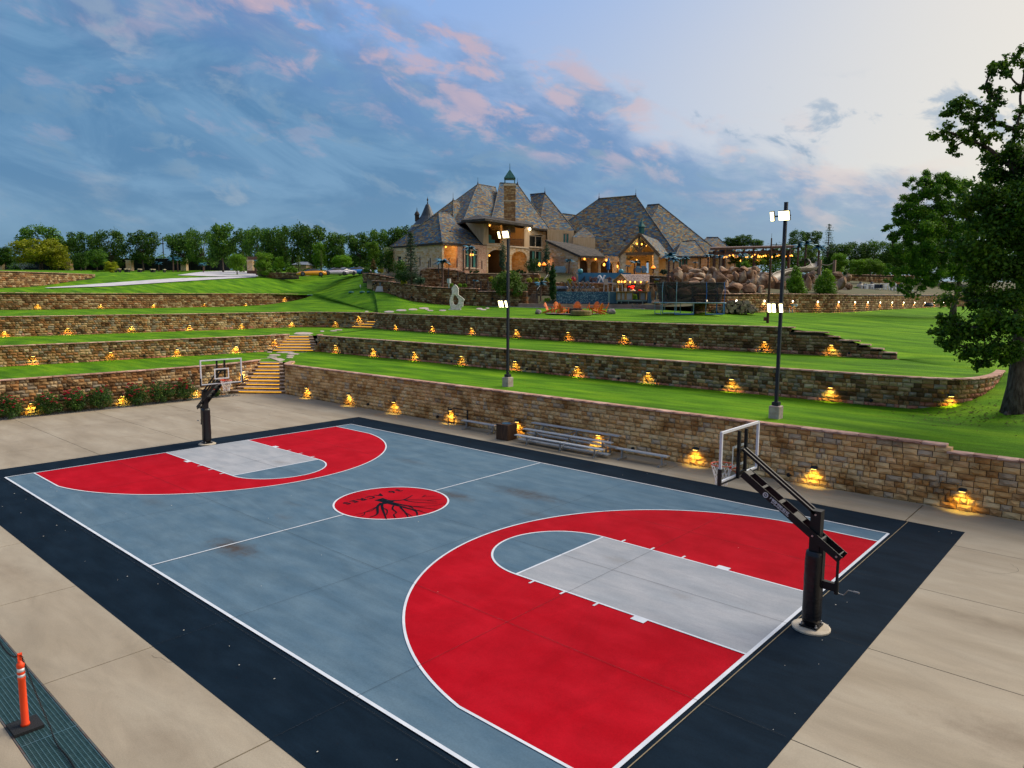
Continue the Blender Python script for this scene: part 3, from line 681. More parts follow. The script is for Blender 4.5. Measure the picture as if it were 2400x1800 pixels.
# ------------------------------------------------------------------ stairs
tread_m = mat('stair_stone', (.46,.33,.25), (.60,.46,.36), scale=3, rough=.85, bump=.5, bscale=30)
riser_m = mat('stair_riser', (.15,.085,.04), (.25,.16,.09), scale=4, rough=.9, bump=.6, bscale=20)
def stairs(label, st, lit_from=0, ext=0.0):
    B0, B1, T0, T1 = (Vector((*st[k], 0)) for k in ('bl','br','tl','tr')); n = st['n']; z0, z1 = st['z0'], st['z1']; h = (z1-z0)/n
    root = thing('staircase', label, 'stairs', (*(B0+B1)/2, )[:2]+(z0,)); o_ = root.location
    root.location = ((B0.x+B1.x)/2, (B0.y+B1.y)/2, z0); o_ = Vector(root.location)
    for i in range(n):
        t = i/n; a = B0.lerp(T0, t); b = B1.lerp(T1, t); a2 = B0.lerp(T0, (i+1.35)/n); b2 = B1.lerp(T1, (i+1.35)/n)
        if i == 0: a = a+(B0-B1).normalized()*.25; b = b+(B1-B0).normalized()*.2
        e = (b-a).normalized(); up = Vector((-e.y, e.x, 0)); zt = z0+(i+1)*h
        k = 7; bow = .10 if ext and i < 2 else .0
        fr = [a.lerp(b, j/k)-up*bow*4*(j/k)*(1-j/k) for j in range(k+1)]
        poly = [p for p in fr]+[b2, a2]
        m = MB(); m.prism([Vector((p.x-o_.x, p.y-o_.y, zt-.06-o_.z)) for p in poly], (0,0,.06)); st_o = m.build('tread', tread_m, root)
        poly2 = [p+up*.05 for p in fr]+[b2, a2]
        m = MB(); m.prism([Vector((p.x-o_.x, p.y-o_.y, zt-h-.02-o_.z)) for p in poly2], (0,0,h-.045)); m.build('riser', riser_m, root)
        if i >= lit_from:
            m = MB(); q = [p+up*.028 for p in fr]
            for c, d in zip(q[:-1], q[1:]):
                if (c-q[0]).length < .12 or (d-q[-1]).length < .05: continue
                m.bar((c.x-o_.x, c.y-o_.y, zt-.088-o_.z), (d.x-o_.x, d.y-o_.y, zt-.085-o_.z), .012, .038)
            m.build('light_strip', strip_yellow, root)
    return root
stairs('lowest stone staircase at the court corner with yellow lit treads', st1, ext=1)
stairs('middle stone staircase with stone landing, lower treads lit yellow', st2, ext=1)
stairs('highest small stone staircase with lit treads', st3)
stone_m = mat('flagstone', (.34,.25,.21), (.46,.36,.31), (.40,.36,.36), scale=1.5, rough=.85, bump=.4, bscale=14)
def flag(pts, label, grp):
    P = [spot(*q)+Vector((0,0,.035)) for q in pts]; c = sum(P, Vector())/len(P)
    m = MB(); m.prism([p-c for p in P], (0,0,-.12)); me = m.mesh('stepping_stone', fix=True); o = link('stepping_stone', me, stone_m, loc=c)
    return tag(o, label, 'stone', grp)
def fl_rect(u0, v0, u1, v1): # irregular slab outline seen from this height
    w = (u1-u0); h = (v1-v0); return [(u0+w*a, v0+h*b) for a, b in ((0,.75),(.12,.2),(.45,0),(.85,.1),(1,.45),(.8,.95),(.35,1))]
STN = [((632,782.5,673,788.5),'long pink slab left on the second stair head'),((688,779,734,785),'pink slab right on the second stair head'),((750,775.5,760,778),'small pale stepping stone alone past the second stairs'),((773,775,790,777),'flat dim stepping stone towards the highest stairs'),((784,772.5,803,774.5),'thin stepping stone nearest the highest stairs'),
 ((604,840,668,848),'broad pink slab at the head of the lowest stairs'),((671,836.5,687,840),'small slab right of the broad pink one'),((630,831,658,834.5),'oval stepping stone in the middle of the path to the second stairs'),((671,833,690,836),'stepping stone low right in the path to the second stairs'),((625,836.5,650,839),'thin slab low left in the path to the second stairs'),((673,828.5,702,831.5),'long slab right in the path under the second stairs'),((647,824.5,690,828),'wide slab at the foot of the second stairs'),((626,824.5,638,827),'little slab left at the foot of the second stairs'),((702,823.5,720,826),'little slab right at the foot of the second stairs'),
 ((900,729,924,733),'large pinkish stepping stone near the highest stair head'),((928,725.5,953,729.5),'second pinkish stepping stone from the highest stair head'),((957,723.5,979,727.5),'pale stepping stone left of the white sculpture'),((981,721,1005,724.5),'long stepping stone well left of the sculpture'),((996,724,1006,726.5),'small stepping stone under the long one'),((1029,726,1046,729.5),'pale round stepping stone just left of the sculpture'),((1001,727,1016,729.5),'reddish stepping stone in the row left of the sculpture'),((1116,722,1131,725.5),'stepping stone first right of the sculpture'),((1138,721,1147,724),'small pale stepping stone right of the sculpture'),((1126,725,1140,727.5),'dull stepping stone low right of the sculpture'),((855,729.5,864,731.5),'tiny grey stone above the left wall end')]
for q, l in STN: flag(fl_rect(*q), l, 'stepping stones in the lawn')
# ------------------------------------------------------------------ wall lamps: dark bronze hoods with a warm lamp shining down
hood_m = mat('bronze', (.012,.022,.032), (.03,.045,.055), scale=20, rough=.4, metal=.4)
def lamp_proto():
    root = thing('wall_lamp', 'x', 'wall lamp')
    m = MB(); pr = [(-.0,.085),(.07,.08),(.125,.05),(.155,.0),(0,.0)]
    m.prism([Vector((-.11, -y, z)) for y, z in pr], (.22,0,0)); m.build('hood', hood_m, root)
    m = MB(); m.box((0,-.012,.03), (.14,.022,.13)); m.build('back_plate', hood_m, root)
    m = MB(); m.box((0,-.085,-.010), (.17,.08,.014)); m.build('lens', glow_yellow, root)
    ld = bpy.data.lights.new('lamp_light', 'SPOT'); ld.energy = 14; ld.color = (1,.66,.08); ld.spot_size = radians(112); ld.spot_blend = .8; ld.shadow_soft_size = .04
    lo = bpy.data.objects.new('lamp_light', ld); COL.objects.link(lo); lo.parent = root; lo.location = (0,-.24,-.05); lo.rotation_euler = (radians(26), 0, 0)
    return root
LP = lamp_proto(); LP_USED = False
def place_lamp(key, u, v, label, grp, en=None):
    global LP_USED
    h = PTH[key].hit(u, v)
    if h is None: return
    p, d = h; nr = Vector((d.y, -d.x, 0)); rz = math.atan2(d.y, d.x)
    o = LP if not LP_USED else dup(LP); LP_USED = True
    o.location = p+nr*.03; o.rotation_euler = (0,0,rz); o['label'] = label; o['group'] = grp
    return o
ORD = ['first','second','third','fourth','fifth','sixth','seventh','eighth','ninth']
LAMPS = [('1R', 'wall behind the bleachers', [(721,909),(820,925),(925.5,942),(1058,962),(1215,988),(1405,1019),(1632.5,1053),(1910,1097.5),(2257,1150)], ['beside the lowest stairs','second from the lowest stairs','third from the lowest stairs','behind the black rack','beside the wooden bin','behind the bleachers','just left of the near backboard','right of the near backboard','nearest the right edge of the photo']),
 ('1L', 'wall behind the roses', [(72,945),(285,928),(458,914),(567,871)], ['between the two leftmost rose bushes','in the gap between the rose bush groups','behind the far hoop pole','left of the lowest stairs']),
 ('2R', 'second wall', [(733.8,795),(788,809),(876,817.5),(972.5,825),(1083.5,834.7),(1209.4,846.5),(1354.4,859),(1521.5,873),(1716.8,888.4),(1948.3,908),(2227,928)], ['right of the middle stairs','first along from the middle stairs','second along from the middle stairs','third along from the middle stairs','left of the first light pole','right of the first light pole','midway between the light poles, left one','midway between the light poles, right one','left of the second light pole','right of the second light pole','beside the oak']),
 ('2L', 'second wall', [(76,835),(257.7,825.8),(413.7,819),(552,811.8),(642.5,796)], ['leftmost','second from the left','third from the left','fourth from the left','left of the middle stairs']),
 ('3R', 'third wall', [(928,762),(1014.5,764.7),(1106.7,769),(1211.6,773),(1333,779),(1464,786),(1619.7,793.7),(1793.3,801),(1950,808.5)], ['first right of the small stairs','second right of the small stairs','left of the first light pole','right of the first light pole','below the orange chairs','between chairs and trampoline','below the trampoline','left of the second light pole','under the stepped end']),
 ('3L', 'third wall', [(10,776),(158,769),(308,764.7),(443.5,762.4),(565.5,759),(683,755),(787,754),(841.4,741)], ['at the left edge of the photo','second from the left','third from the left','fourth from the left','fifth from the left','sixth from the left','left of the small stairs','above the small stairs']),
 ('4', 'highest left wall', [(87.7,713),(235,713.7),(360.4,712.8),(478.7,711.4),(575,711.4),(667,697.7)], ['leftmost','second from the left','third from the left','fourth from the left','fifth from the left','nearest its pointed end'])]
for key, nm, pts, lab in LAMPS:
    for (u, v), l in zip(pts, lab): place_lamp(key, u, v, 'yellow lamp on the '+nm+', '+l, 'warm lamps on the retaining walls')
# the step-side lamp right of the lowest stairs
place_lamp('1R', 664, 871, 'glowing yellow lamp at the wall corner, right of the lowest stairs', 'warm lamps on the retaining walls')
# white star-like lights on the back wall
def star_proto():
    root = thing('wall_light', 'x', 'wall light'); m = MB(); m.lathe([(0,-.05),(.09,-.05),(.11,0),(0,0)], 10, ax=Matrix.Rotation(pi/2, 3, 'X')); m.build('rim', black_metal, root)
    m = MB(); m.lathe([(0,.055),(.085,.052),(.09,.03),(0,.03)], 10, ax=Matrix.Rotation(pi/2, 3, 'X')); m.build('lens', emat('star_glow', (1,.83,.55), 5), root)
    ld = bpy.data.lights.new('star_light', 'SPOT'); ld.energy = 22; ld.color = (1,.62,.22); ld.spot_size = radians(140); ld.spot_blend = .8; ld.shadow_soft_size = .05
    lo = bpy.data.objects.new('star_light', ld); COL.objects.link(lo); lo.parent = root; lo.location = (0,-.14,-.05); return root
SP = star_proto(); first = True
for i, (u, v) in enumerate([(1655.5,704.7),(1725,705),(1790.6,705.5),(1857,706),(1915.6,707.5),(1964.5,708),(2003,708.3),(2033,708.6),(2062,709),(2090,709),(2117,709),(2142.6,709.2),(2166.8,709.3),(2189,709.4),(2210,709.5)]):
    h = PTH['B'].hit(u, v)
    if h is None: continue
    p, d = h; nr = Vector((d.y, -d.x, 0)); o = SP if first else dup(SP); first = False
    o.location = p+nr*.03; o.rotation_euler = (0,0,math.atan2(d.y, d.x)); o['group'] = 'white lights along the back wall'
    o['label'] = 'small white light on the back wall, '+['seen through the trampoline net','above the firewood left part','first left of the rust pole','first right of the second light pole','second right of the second light pole','third right of the second light pole','fourth right of the second light pole','fifth right of the second light pole','sixth right of the second light pole','seventh right of the second light pole','sixth from its far right end','fifth from its far right end','fourth from its far right end','third from its far right end','last before the dark tree trunk'][i]
# low black drain fittings on the walls
dp = MB(); dp.lathe([(.0,-.02),(.07,-.02),(.075,.07),(.055,.09),(.0,.05)], 10, ax=Matrix.Rotation(pi/2, 3, 'X'))
dpm = dp.mesh('wall_fitting', True); dpm.materials.append(mat('black_plastic', (.008,.009,.010), rough=.5))
for key, u, v, l in [('1R',728,926,'beside the first lamp of the tall wall'),('1R',864,947,'between the second and third lamps'),('1R',1027.5,976,'left of the black rack'),('1R',1230,1010,'behind the bleacher end'),('1R',1485,1051,'above the right bench'),('1R',1850,1112,'behind the near backboard arm'),('2R',921,834,'left part of the second wall'),('2R',1060,847,'left of the first light pole'),('2R',1236.5,864.5,'right of the first light pole'),('2R',1451,886.5,'centre of the second wall'),('2R',1694,906,'beside the lamp left of the second pole'),('2R',2043,938.5,'right part of the second wall'),('3R',1536,805.5,'below the trampoline'),('3R',1786,818.5,'under a third-wall lamp left of the second pole'),('3R',1991,827.5,'under the stepped end'),('2L',114.5,845,'right of the leftmost lamp of the second wall'),('2L',338,833,'behind the far hoop'),('3L',137,780,'left part of the third wall'),('3L',337,774,'mid left third wall'),('4',40,723.5,'left part of the highest wall'),('4',231.5,723.5,'under a lamp on the highest wall')]:
    h = PTH[key].hit(u, v)
    if not h: continue
    p, d = h; o = link('wall_fitting', dpm, loc=p+Vector((d.y,-d.x,0))*.03); o.rotation_euler = (0,0,math.atan2(d.y,d.x)); tag(o, 'black round wall fitting, '+l, 'fitting', 'black fittings on the walls')
# ------------------------------------------------------------------ basketball hoops
pad_m = mat('pad_vinyl', (.005,.005,.007), rough=.36, bump=.35, bscale=7, bdist=.03, stretch=(1,1,2.6), spec=.45)
hoop_m = mat('hoop_steel', (.006,.007,.009), rough=.5, spec=.3)
bolt_m = mat('bolt_steel', (.5,.5,.5), rough=.35, metal=.8)
rim_m = mat('rim_orange', (.62,.06,.015), rough=.45); net_m = mat('net_cord', (.72,.72,.70), rough=.9)
glass_m = mat('backboard_glass', (.9,.95,.95), rough=.03)
nt = glass_m.node_tree; tr = nt.nodes.new('ShaderNodeBsdfTransparent'); tr.inputs[0].default_value = (.90,.95,.95,1); gl = nt.nodes.new('ShaderNodeBsdfGlossy'); gl.inputs['Roughness'].default_value = .04
fr = nt.nodes.new('ShaderNodeValue'); fr.outputs[0].default_value = .05; ms = nt.nodes.new('ShaderNodeMixShader')
for a, b in ((fr.outputs[0], ms.inputs[0]), (tr.outputs[0], ms.inputs[1]), (gl.outputs[0], ms.inputs[2]), (ms.outputs[0], nt.nodes['Material Output'].inputs[0])): nt.links.new(a, b)
bb_m = mat('board_frame', (.58,.60,.66), (.66,.68,.74), scale=5, rough=.4)
def hoop(label):
    root = thing('basketball_hoop', label, 'basketball hoop', group='hoops at the two ends of the court')
    B = lambda: MB()
    m = B(); m.lathe([(0,.0),(.37,.0),(.37,.03),(.34,.045),(0,.045)], 28); m.build('footing', mat('footing_concrete', (.40,.34,.26), (.50,.44,.35), scale=6, rough=.9), root)
    m = B(); m.box((0,0,.075), (.36,.36,.025)); m.box((0,0,.05), (.30,.30,.03)); m.build('base_plate', hoop_m, root)
    for sx in (-1, 1):
        for sy in (-1, 1):
            m = B(); m.lathe([(.014,.08),(.014,.15),(0,.15)], 6, (sx*.145, sy*.145, 0)); m.lathe([(.028,.088),(.028,.11),(0,.11)], 6, (sx*.145, sy*.145, 0)); m.build('anchor_bolt', bolt_m, root)
    m = B(); m.box((0,0,1.27), (.20,.20,2.36)); m.box((0,0,2.452), (.21,.21,.008)); m.build('post', hoop_m, root)
    # padded sleeve: slightly bulging, wrinkled vinyl
    m = B(); zs = np.linspace(.14, 1.62, 16); vs = []; rr = random.Random(3)
    for i, z in enumerate(zs):
        for k in range(20):
            a = 2*pi*k/20; ca, sa = cos(a), sin(a); q = max(abs(ca), abs(sa)); rad = .165/(q*.75+.25*1.0)*(.96 if i in (0, 15) else 1)+rr.uniform(-.006, .006)
            vs.append((rad*ca, rad*sa, z))
    m.raw(vs, [(i*20+j, i*20+(j+1) % 20, (i+1)*20+(j+1) % 20, (i+1)*20+j) for i in range(15) for j in range(20)]+[tuple(range(19,-1,-1)), tuple(range(300,320))]); m.build('pad', pad_m, root, smooth=True)
    # twin-plate main arm with cross ribs
    a, b = Vector((-.52,0,1.60)), Vector((1.52,0,2.96)); d = (b-a).normalized(); up = d.cross(Vector((0,-1,0)))
    m = B()
    for s in (-1, 1): m.bar(a+Vector((0,s*.15,0)), b+Vector((0,s*.15,0)), .016, .15)
    m.build('main_arm', hoop_m, root)
    for t, w in ((.03,.02),(.20,.03),(.44,.22),(.62,.07),(.80,.05),(.97,.12)):
        c = a.lerp(b, t); m = B(); m.bar(c-d*w/2+Vector((0,0,.0)), c+d*w/2, .282, .13); m.build('arm_rib', hoop_m, root)
    for s in (-1, 1):
        m = B(); m.bar((.0,s*.075,2.38), (1.56,s*.075,3.46), .05, .055); m.build('parallel_arm', hoop_m, root)
    m = B()
    for p in ((.02,-.165,1.96),(-.45,-.165,1.65),(-.24,-.165,1.79),(1.46,-.165,2.92),(.02,.165,1.96),(-.45,.165,1.65),(.0,-.105,2.38),(.0,.105,2.38),(1.54,-.105,3.44)):
        m.lathe([(.02,-.012),(.022,.012),(0,.012)], 8, p, ax=Matrix.Rotation(pi/2, 3, 'X'))
    m.build('bolt_heads', bolt_m, root)
    # height-adjusting screw jack with crank
    m = B(); m.tube([(-.44,0,1.66),(-.44,0,.90)], .028, 10); m.tube([(-.44,0,1.1),(-.44,0,.84)], .042, 10); m.build('screw_jack', hoop_m, root)
    m = B(); m.box((-.27,0,.98), (.34,.10,.16)); m.box((-.14,0,1.42), (.07,.16,.98)); m.build('jack_bracket', hoop_m, root)
    m = B(); m.tube([(-.44,0,.88),(-.50,0,.86),(-.58,.0,.86),(-.66,.0,.98),(-.76,.0,.98)], .012, 8); m.tube([(-.76,0,.98),(-.86,0,.98)], .022, 8); m.build('crank', mat('crank_steel', (.28,.26,.24), rough=.4, metal=.7), root)
    # backboard
    bx, yb = 1.67, .915
    m = B(); m.face([(bx,-.9,2.885),(bx,.9,2.885),(bx,.9,3.915),(bx,-.9,3.915)]); m.build('glass', glass_m, root)
    m = B()
    for y in (-yb+.02, yb-.02): m.box((bx-.008,y,3.40), (.05,.05,1.07))
    for z in (2.89, 3.91): m.box((bx-.008,0,z), (.046,1.79,.05))
    m.build('board_frame', bb_m, root)
    m = B()
    for y in (-.3, .3):
        m.box((bx+.0085,y,3.31), (.004,.05,.46))
    for z in (3.105, 3.515): m.box((bx+.0085,0,z), (.004,.55,.05))
    m.build('shooting_square', bb_m, root)
    for s in (-1, 1):
        m = B(); m.box((bx-.012, s*(yb+.004), 3.0), (.075,.045,.34)); m.box((bx-.012, s*(yb-.36), 2.862), (.075,.72,.035)); m.build('edge_pad', pad_m, root)
    m = B()
    for s in (-1, 1): m.box((bx-.06,s*.17,3.36), (.06,.06,1.02))
    m.box((bx-.055,0,2.95), (.05,.40,.08)); m.box((bx-.055,0,3.44), (.05,.40,.06)); m.build('board_bracket', hoop_m, root)
    # rim and net
    rc = Vector((bx+.38,0,3.05)); m = B(); ringp = [rc+Vector((.228*cos(2*pi*i/28), .228*sin(2*pi*i/28), 0)) for i in range(29)]
    m.tube(ringp, .011, 8, caps=False); m.box((bx+.09,0,3.03), (.16,.15,.03)); m.box((bx+.015,0,2.99), (.02,.17,.13)); m.bar((bx+.03,-.07,2.95),(bx+.2,-.09,3.04),.012); m.bar((bx+.03,.07,2.95),(bx+.2,.09,3.04),.012); m.build('rim', rim_m, root)
    m = B(); zz = [3.045, 2.95, 2.86, 2.77, 2.68, 2.60]; rad = [.225, .205, .175, .145, .125, .13]; n = 12
    def P(i, k): a = 2*pi*(k+.5*(i % 2))/n; return rc+Vector((rad[i]*cos(a), rad[i]*sin(a), zz[i]-3.05))
    for i in range(5):
        for k in range(n):
            for e in ((0, -1) if i % 2 == 0 else (0, 1)): m.bar(P(i, k), P(i+1, k+e), .009, .009)
    m.build('net', net_m, root)
    # lettering on the arm's side
    ang = math.atan2(d.z, d.x)
    for s in (-1, 1):
        X = Matrix.Translation(a.lerp(b, .60)+Vector((0, s*.1595, .028))) @ Matrix.Rotation(-ang if s < 0 else ang, 4, 'Y').inverted() if False else None
    Mx = Matrix((( -d.x, up.x, 0, 0), (0, 0, 1, 0), (-d.z, up.z, 0, 0), (0, 0, 0, 1)))
    c = a.lerp(b, .60)+Vector((0,.1595,.022)); lettering('phone_lettering', '1-800-600-8545', .075, Matrix.Translation(c) @ Mx, line_p, root, off=.002)
    c = a.lerp(b, .595)+Vector((0,.1596,-.045)); lettering('web_lettering', 'ProDunkHoops.com', .052, Matrix.Translation(c) @ Mx, line_p, root, off=.001)
    c = a.lerp(b, .745)+Vector((0,.1595,-.012)); m = MB()
    for k in range(16):
        a0, a1 = 2*pi*k/16, 2*pi*(k+1)/16; Q = lambda r_, t: c-d*r_*cos(t)+up*r_*sin(t)
        m.face([Q(.058,a0), Q(.058,a1), Q(.040,a1), Q(.040,a0)])
    for t in (.4, 1.4, 2.4): m.face([c-d*.035*cos(t)+up*.035*sin(t)+up*.006, c-d*.035*cos(t)+up*.035*sin(t)-up*.006, c+d*.035*cos(t)-up*.035*sin(t)-up*.006, c+d*.035*cos(t)-up*.035*sin(t)+up*.006])
    m.build('round_logo', line_p, root)
    return root
h1 = hoop('near basketball hoop with black padded post and cranked arm, right of the photo'); h1.location = (13.27,.12,.005); h1.rotation_euler = (0,0,pi)
h2 = dup(h1, (-13.30,.18,.005), 0, 'far basketball hoop in front of the rose bushes')
# ------------------------------------------------------------------ floodlight poles
pole_m = mat('pole_paint', (.010,.014,.024), rough=.5, spec=.4)
base_m = mat('pole_footing', (.34,.26,.24), (.46,.39,.37), scale=5, rough=.9, bump=.4, bscale=18)
def light_pole(x, y, top, zm, zt, label):
    z0 = zat(x, y); root = thing('light_pole', label, 'light pole', (x, y, z0-.05), group='court light poles on the first terrace'); h = top-z0
    m = MB(); m.box((0,0,.25), (.43,.43,.60)); o = m.build('concrete_base', base_m, root); 
    bv = o.modifiers.new('b', 'BEVEL'); bv.width = .03; bv.segments = 2
    m = MB(); m.box((0,0,.63), (.26,.26,.13)); m.box((0,0,.70), (.21,.21,.02)); m.build('base_cover', pole_m, root)
    m = MB(); m.box((0,0,.6+(h-.6)/2), (.115,.115,h-.6)); m.box((0,0,h+.01), (.125,.125,.02)); m.build('pole', pole_m, root)
    for zz, offs in ((zm-z0, (-.36,-.18,.10)), (zt-z0, (-.42,-.05,.13))):
        m = MB(); m.bar((-.50,-.10,zz), (.24,-.10,zz), .05); m.bar((0,0,zz), (0,-.1,zz), .05); m.build('bracket', pole_m, root)
        for k, ox in enumerate(offs):
            w = .13 if (zz < 6 or k == 0) else .22
            M = Matrix.Rotation(radians(18), 3, 'X') @ Matrix.Identity(3); c = Vector((ox, -.21, zz))
            m = MB(); m.box(c, (w+.03,.09,.38), M=M); m.box(c+Vector((0,.06,.0)), (w*.6,.05,.2), M=M); hd = m.build('floodlight', pole_m, root)
            m = MB(); m.box(c+M @ Vector((0,-.047,0)), (w,.008,.34), M=M); m.build('lens', glow_white, hd)
    ld = bpy.data.lights.new('flood_light', 'SPOT'); ld.energy = 120; ld.color = (1,.80,.45); ld.spot_size = radians(120); ld.spot_blend = .6; ld.shadow_soft_size = .25
    lo = bpy.data.objects.new('flood_light', ld); COL.objects.link(lo); lo.parent = root; lo.location = (-.1,-.45,zt-z0); lo.rotation_euler = (radians(-35),0,0)
    return root
light_pole(-7.44, 13.77, 10.1, 6.31, 9.87, 'black square floodlight pole nearer the chimney, standing left on the first terrace')
light_pole(7.01, 13.67, 10.3, 6.30, 9.80, 'black square floodlight pole on the right, behind the near hoop')
# ------------------------------------------------------------------ bleachers and benches
alu = mat('bench_aluminium', (.46,.48,.52), (.58,.61,.65), scale=14, rough=.5, metal=.35, stretch=(.2,3,3))
leg_m = mat('bench_leg', (.28,.29,.30), (.38,.39,.40), scale=8, rough=.5, metal=.5)
def plank(m, x0, x1, y, z, w=.24):
    m.box(((x0+x1)/2, y, z-.02), (x1-x0, w, .04)); 
    for k in (-1, 0, 1): m.box(((x0+x1)/2, y+k*w*.31, z+.002), (x1-x0, w*.26, .006))
    for x in (x0, x1): m.box((x, y, z-.02), (.02, w+.012, .05))
bl = thing('bleachers', 'three-row aluminium bleachers against the lowest stone wall', 'bleachers', (-.95,10.45,0))
ro = bl.location
for y, z in ((9.85,.41),(10.45,.61),(11.03,.82)):
    m = MB(); plank(m, -2.40, 2.40, y-10.45, z); m.build('seat', alu, bl)
for y, z in ((10.15,.18),(10.74,.385)):
    m = MB(); plank(m, -2.42, 2.46, y-10.45, z); m.build('footboard', alu, bl)
for x in (-1.76,.14,1.94):
    m = MB(); m.bar((x,-.68,.02),(x,.68,.02),.05,.04); m.bar((x,-.6,0),(x,-.6,.38),.05); m.bar((x,0,0),(x,0,.58),.05); m.bar((x,.58,0),(x,.58,.79),.05); m.bar((x,-.3,.02),(x,-.3,.15),.04); m.bar((x,.29,.02),(x,.29,.35),.04)
    m.bar((x,-.6,.12),(x,.58,.66),.035); m.bar((x,-.62,.37),(x,.6,.37),.035); m.build('frame', leg_m, bl)
m = MB(); m.bar((-1.76,.6,.1),(.14,.6,.72),.03); m.bar((.14,.6,.72),(1.94,.6,.1),.03); m.bar((-1.76,.6,.72),(.14,.6,.1),.03); m.bar((.14,.6,.1),(1.94,.6,.72),.03); m.build('cross_brace', leg_m, bl)
def bench(x0, x1, y, label):
    cx = (x0+x1)/2; root = thing('bench', label, 'bench', (cx, y, 0), group='low aluminium benches'); w = (x1-x0)/2
    m = MB(); plank(m, -w, w, 0, .45, .26); m.build('seat', alu, root)
    for s in (-1, 1):
        m = MB(); m.bar((s*(w-.24),0,.05),(s*(w-.24),0,.41),.07); m.bar((s*(w-.24),-.3,.04),(s*(w-.24),.3,.04),.08,.07); m.bar((s*(w-.24),-.12,.40),(s*(w-.24),.12,.40),.05,.03); m.build('leg', leg_m, root)
    return root
bench(-7.73,-5.45,10.75,'low aluminium bench left of the wooden bin'); bench(1.76,4.12,10.40,'low aluminium bench right of the bleachers')
# wooden bin with a blue liner
wood_d = mat('stained_wood', (.045,.022,.012), (.10,.052,.028), scale=3, rough=.75, stretch=(9,9,.8), bump=.3, bscale=30)
bn = thing('litter_bin', 'square brown wooden litter bin with blue liner beside the bleachers', 'litter bin', (-4.28,10.22,0), rz=.05)
for s, ax in ((-1,0),(1,0),(-1,1),(1,1)):
    for k in range(7):
        t = (k-3)*.098; m = MB()
        if ax == 0: m.box((t, s*.335, .37), (.092,.025,.70))
        else: m.box((s*.335, t, .37), (.025,.092,.70))
        m.build('plank', wood_d, bn)
m = MB(); m.prism([Vector((.36*cos(a), .36*sin(a), .715)) for a in np.arange(4)*pi/2+pi/4][:0] or [Vector((-.35,-.35,.72)),Vector((.35,-.35,.72)),Vector((.35,-.20,.72)),Vector((-.35,-.20,.72))], (0,0,.02)); m.box((0,.275,.73), (.70,.15,.02)); m.box((-.275,0,.73), (.15,.40,.02)); m.box((.275,0,.73), (.15,.40,.02)); m.build('top_frame', wood_d, bn)
m = MB(); m.lathe([(.215,.745),(.225,.76),(.20,.755),(.19,.60),(.0,.56)], 18); m.build('bin_liner', mat('blue_liner', (.03,.12,.22), rough=.35), bn, smooth=True)
# black steel rack on castors
rk = thing('metal_rack', 'empty black steel rack standing against the tall wall', 'rack', (-8.42,11.05,0))
m = MB()
for x in (-.73,-.46,.52,.73):
    m.bar((x,-.0 if abs(x) > .6 else .15,.06),(x,-.0 if abs(x) > .6 else .15,.90),.035)
m.bar((-.46,.15,.88),(.73,0,.88),.035); m.bar((-.46,.15,.52),(.52,.15,.52),.03); m.bar((-.46,.15,.12),(.52,.15,.12),.03); m.bar((-.73,0,.12),(-.46,.15,.12),.03); m.bar((.52,.15,.12),(.73,0,.12),.03); m.bar((-.73,0,.6),(-.46,.15,.6),.03); m.bar((.52,.15,.7),(.73,0,.7),.03)
m.build('frame', black_metal, rk)
for x, y in ((-.73,0),(.73,0),(-.46,.15),(.52,.15)):
    m = MB(); m.lathe([(.0,-.012),(.04,-.012),(.04,.012),(0,.012)], 10, (x,y,.04), ax=Matrix.Rotation(pi/2,3,'X')); m.build('castor', mat('castor_grey', (.3,.3,.3), rough=.6), rk)
# ------------------------------------------------------------------ drain channel with steel grating
dr = thing('drain_channel', 'steel-grated drain channel set in the concrete, lower left', 'drain', (3.5,-11.355,0))
gm = mat('grating_teal', (.045,.115,.135), (.08,.165,.185), scale=12, rough=.45, metal=.3)
m = MB(); m.box((0,0,-.28), (46,.76,.04)); m.box((0,-.385,-.14), (46,.03,.27)); m.box((0,.385,-.14), (46,.03,.27)); m.build('channel', mat('channel_dark', (.008,.012,.02), rough=.9), dr)
m = MB(); m.box((0,-.378,-.01), (46,.022,.03)); m.box((0,.378,-.01), (46,.022,.03)); m.build('edge_angle', mat('edge_rust', (.10,.055,.04), (.06,.10,.11), scale=6, rough=.7), dr)
gmesh = None; PW = 2.45
def grate_mesh():
    m = MB(); n = 48
    for k in range(n+1): m.box((-PW/2+.01+k*(PW-.02)/n, 0, -.012), (.006,.72,.028))
    for k in range(13): m.box((0, -.35+k*.70/12, -.004), (PW-.02,.009,.010))
    m.box((-PW/2+.006,0,-.012),(.014,.73,.03)); m.box((PW/2-.006,0,-.012),(.014,.73,.03)); return m.mesh('grating_panel')
gme = grate_mesh(); gme.materials.append(gm)
for k in range(-6, 5):
    o = bpy.data.objects.new('grating_panel', gme); COL.objects.link(o); o.parent = dr; o.location = (6.01-3.5+PW/2+k*PW-.0, 0, 0)
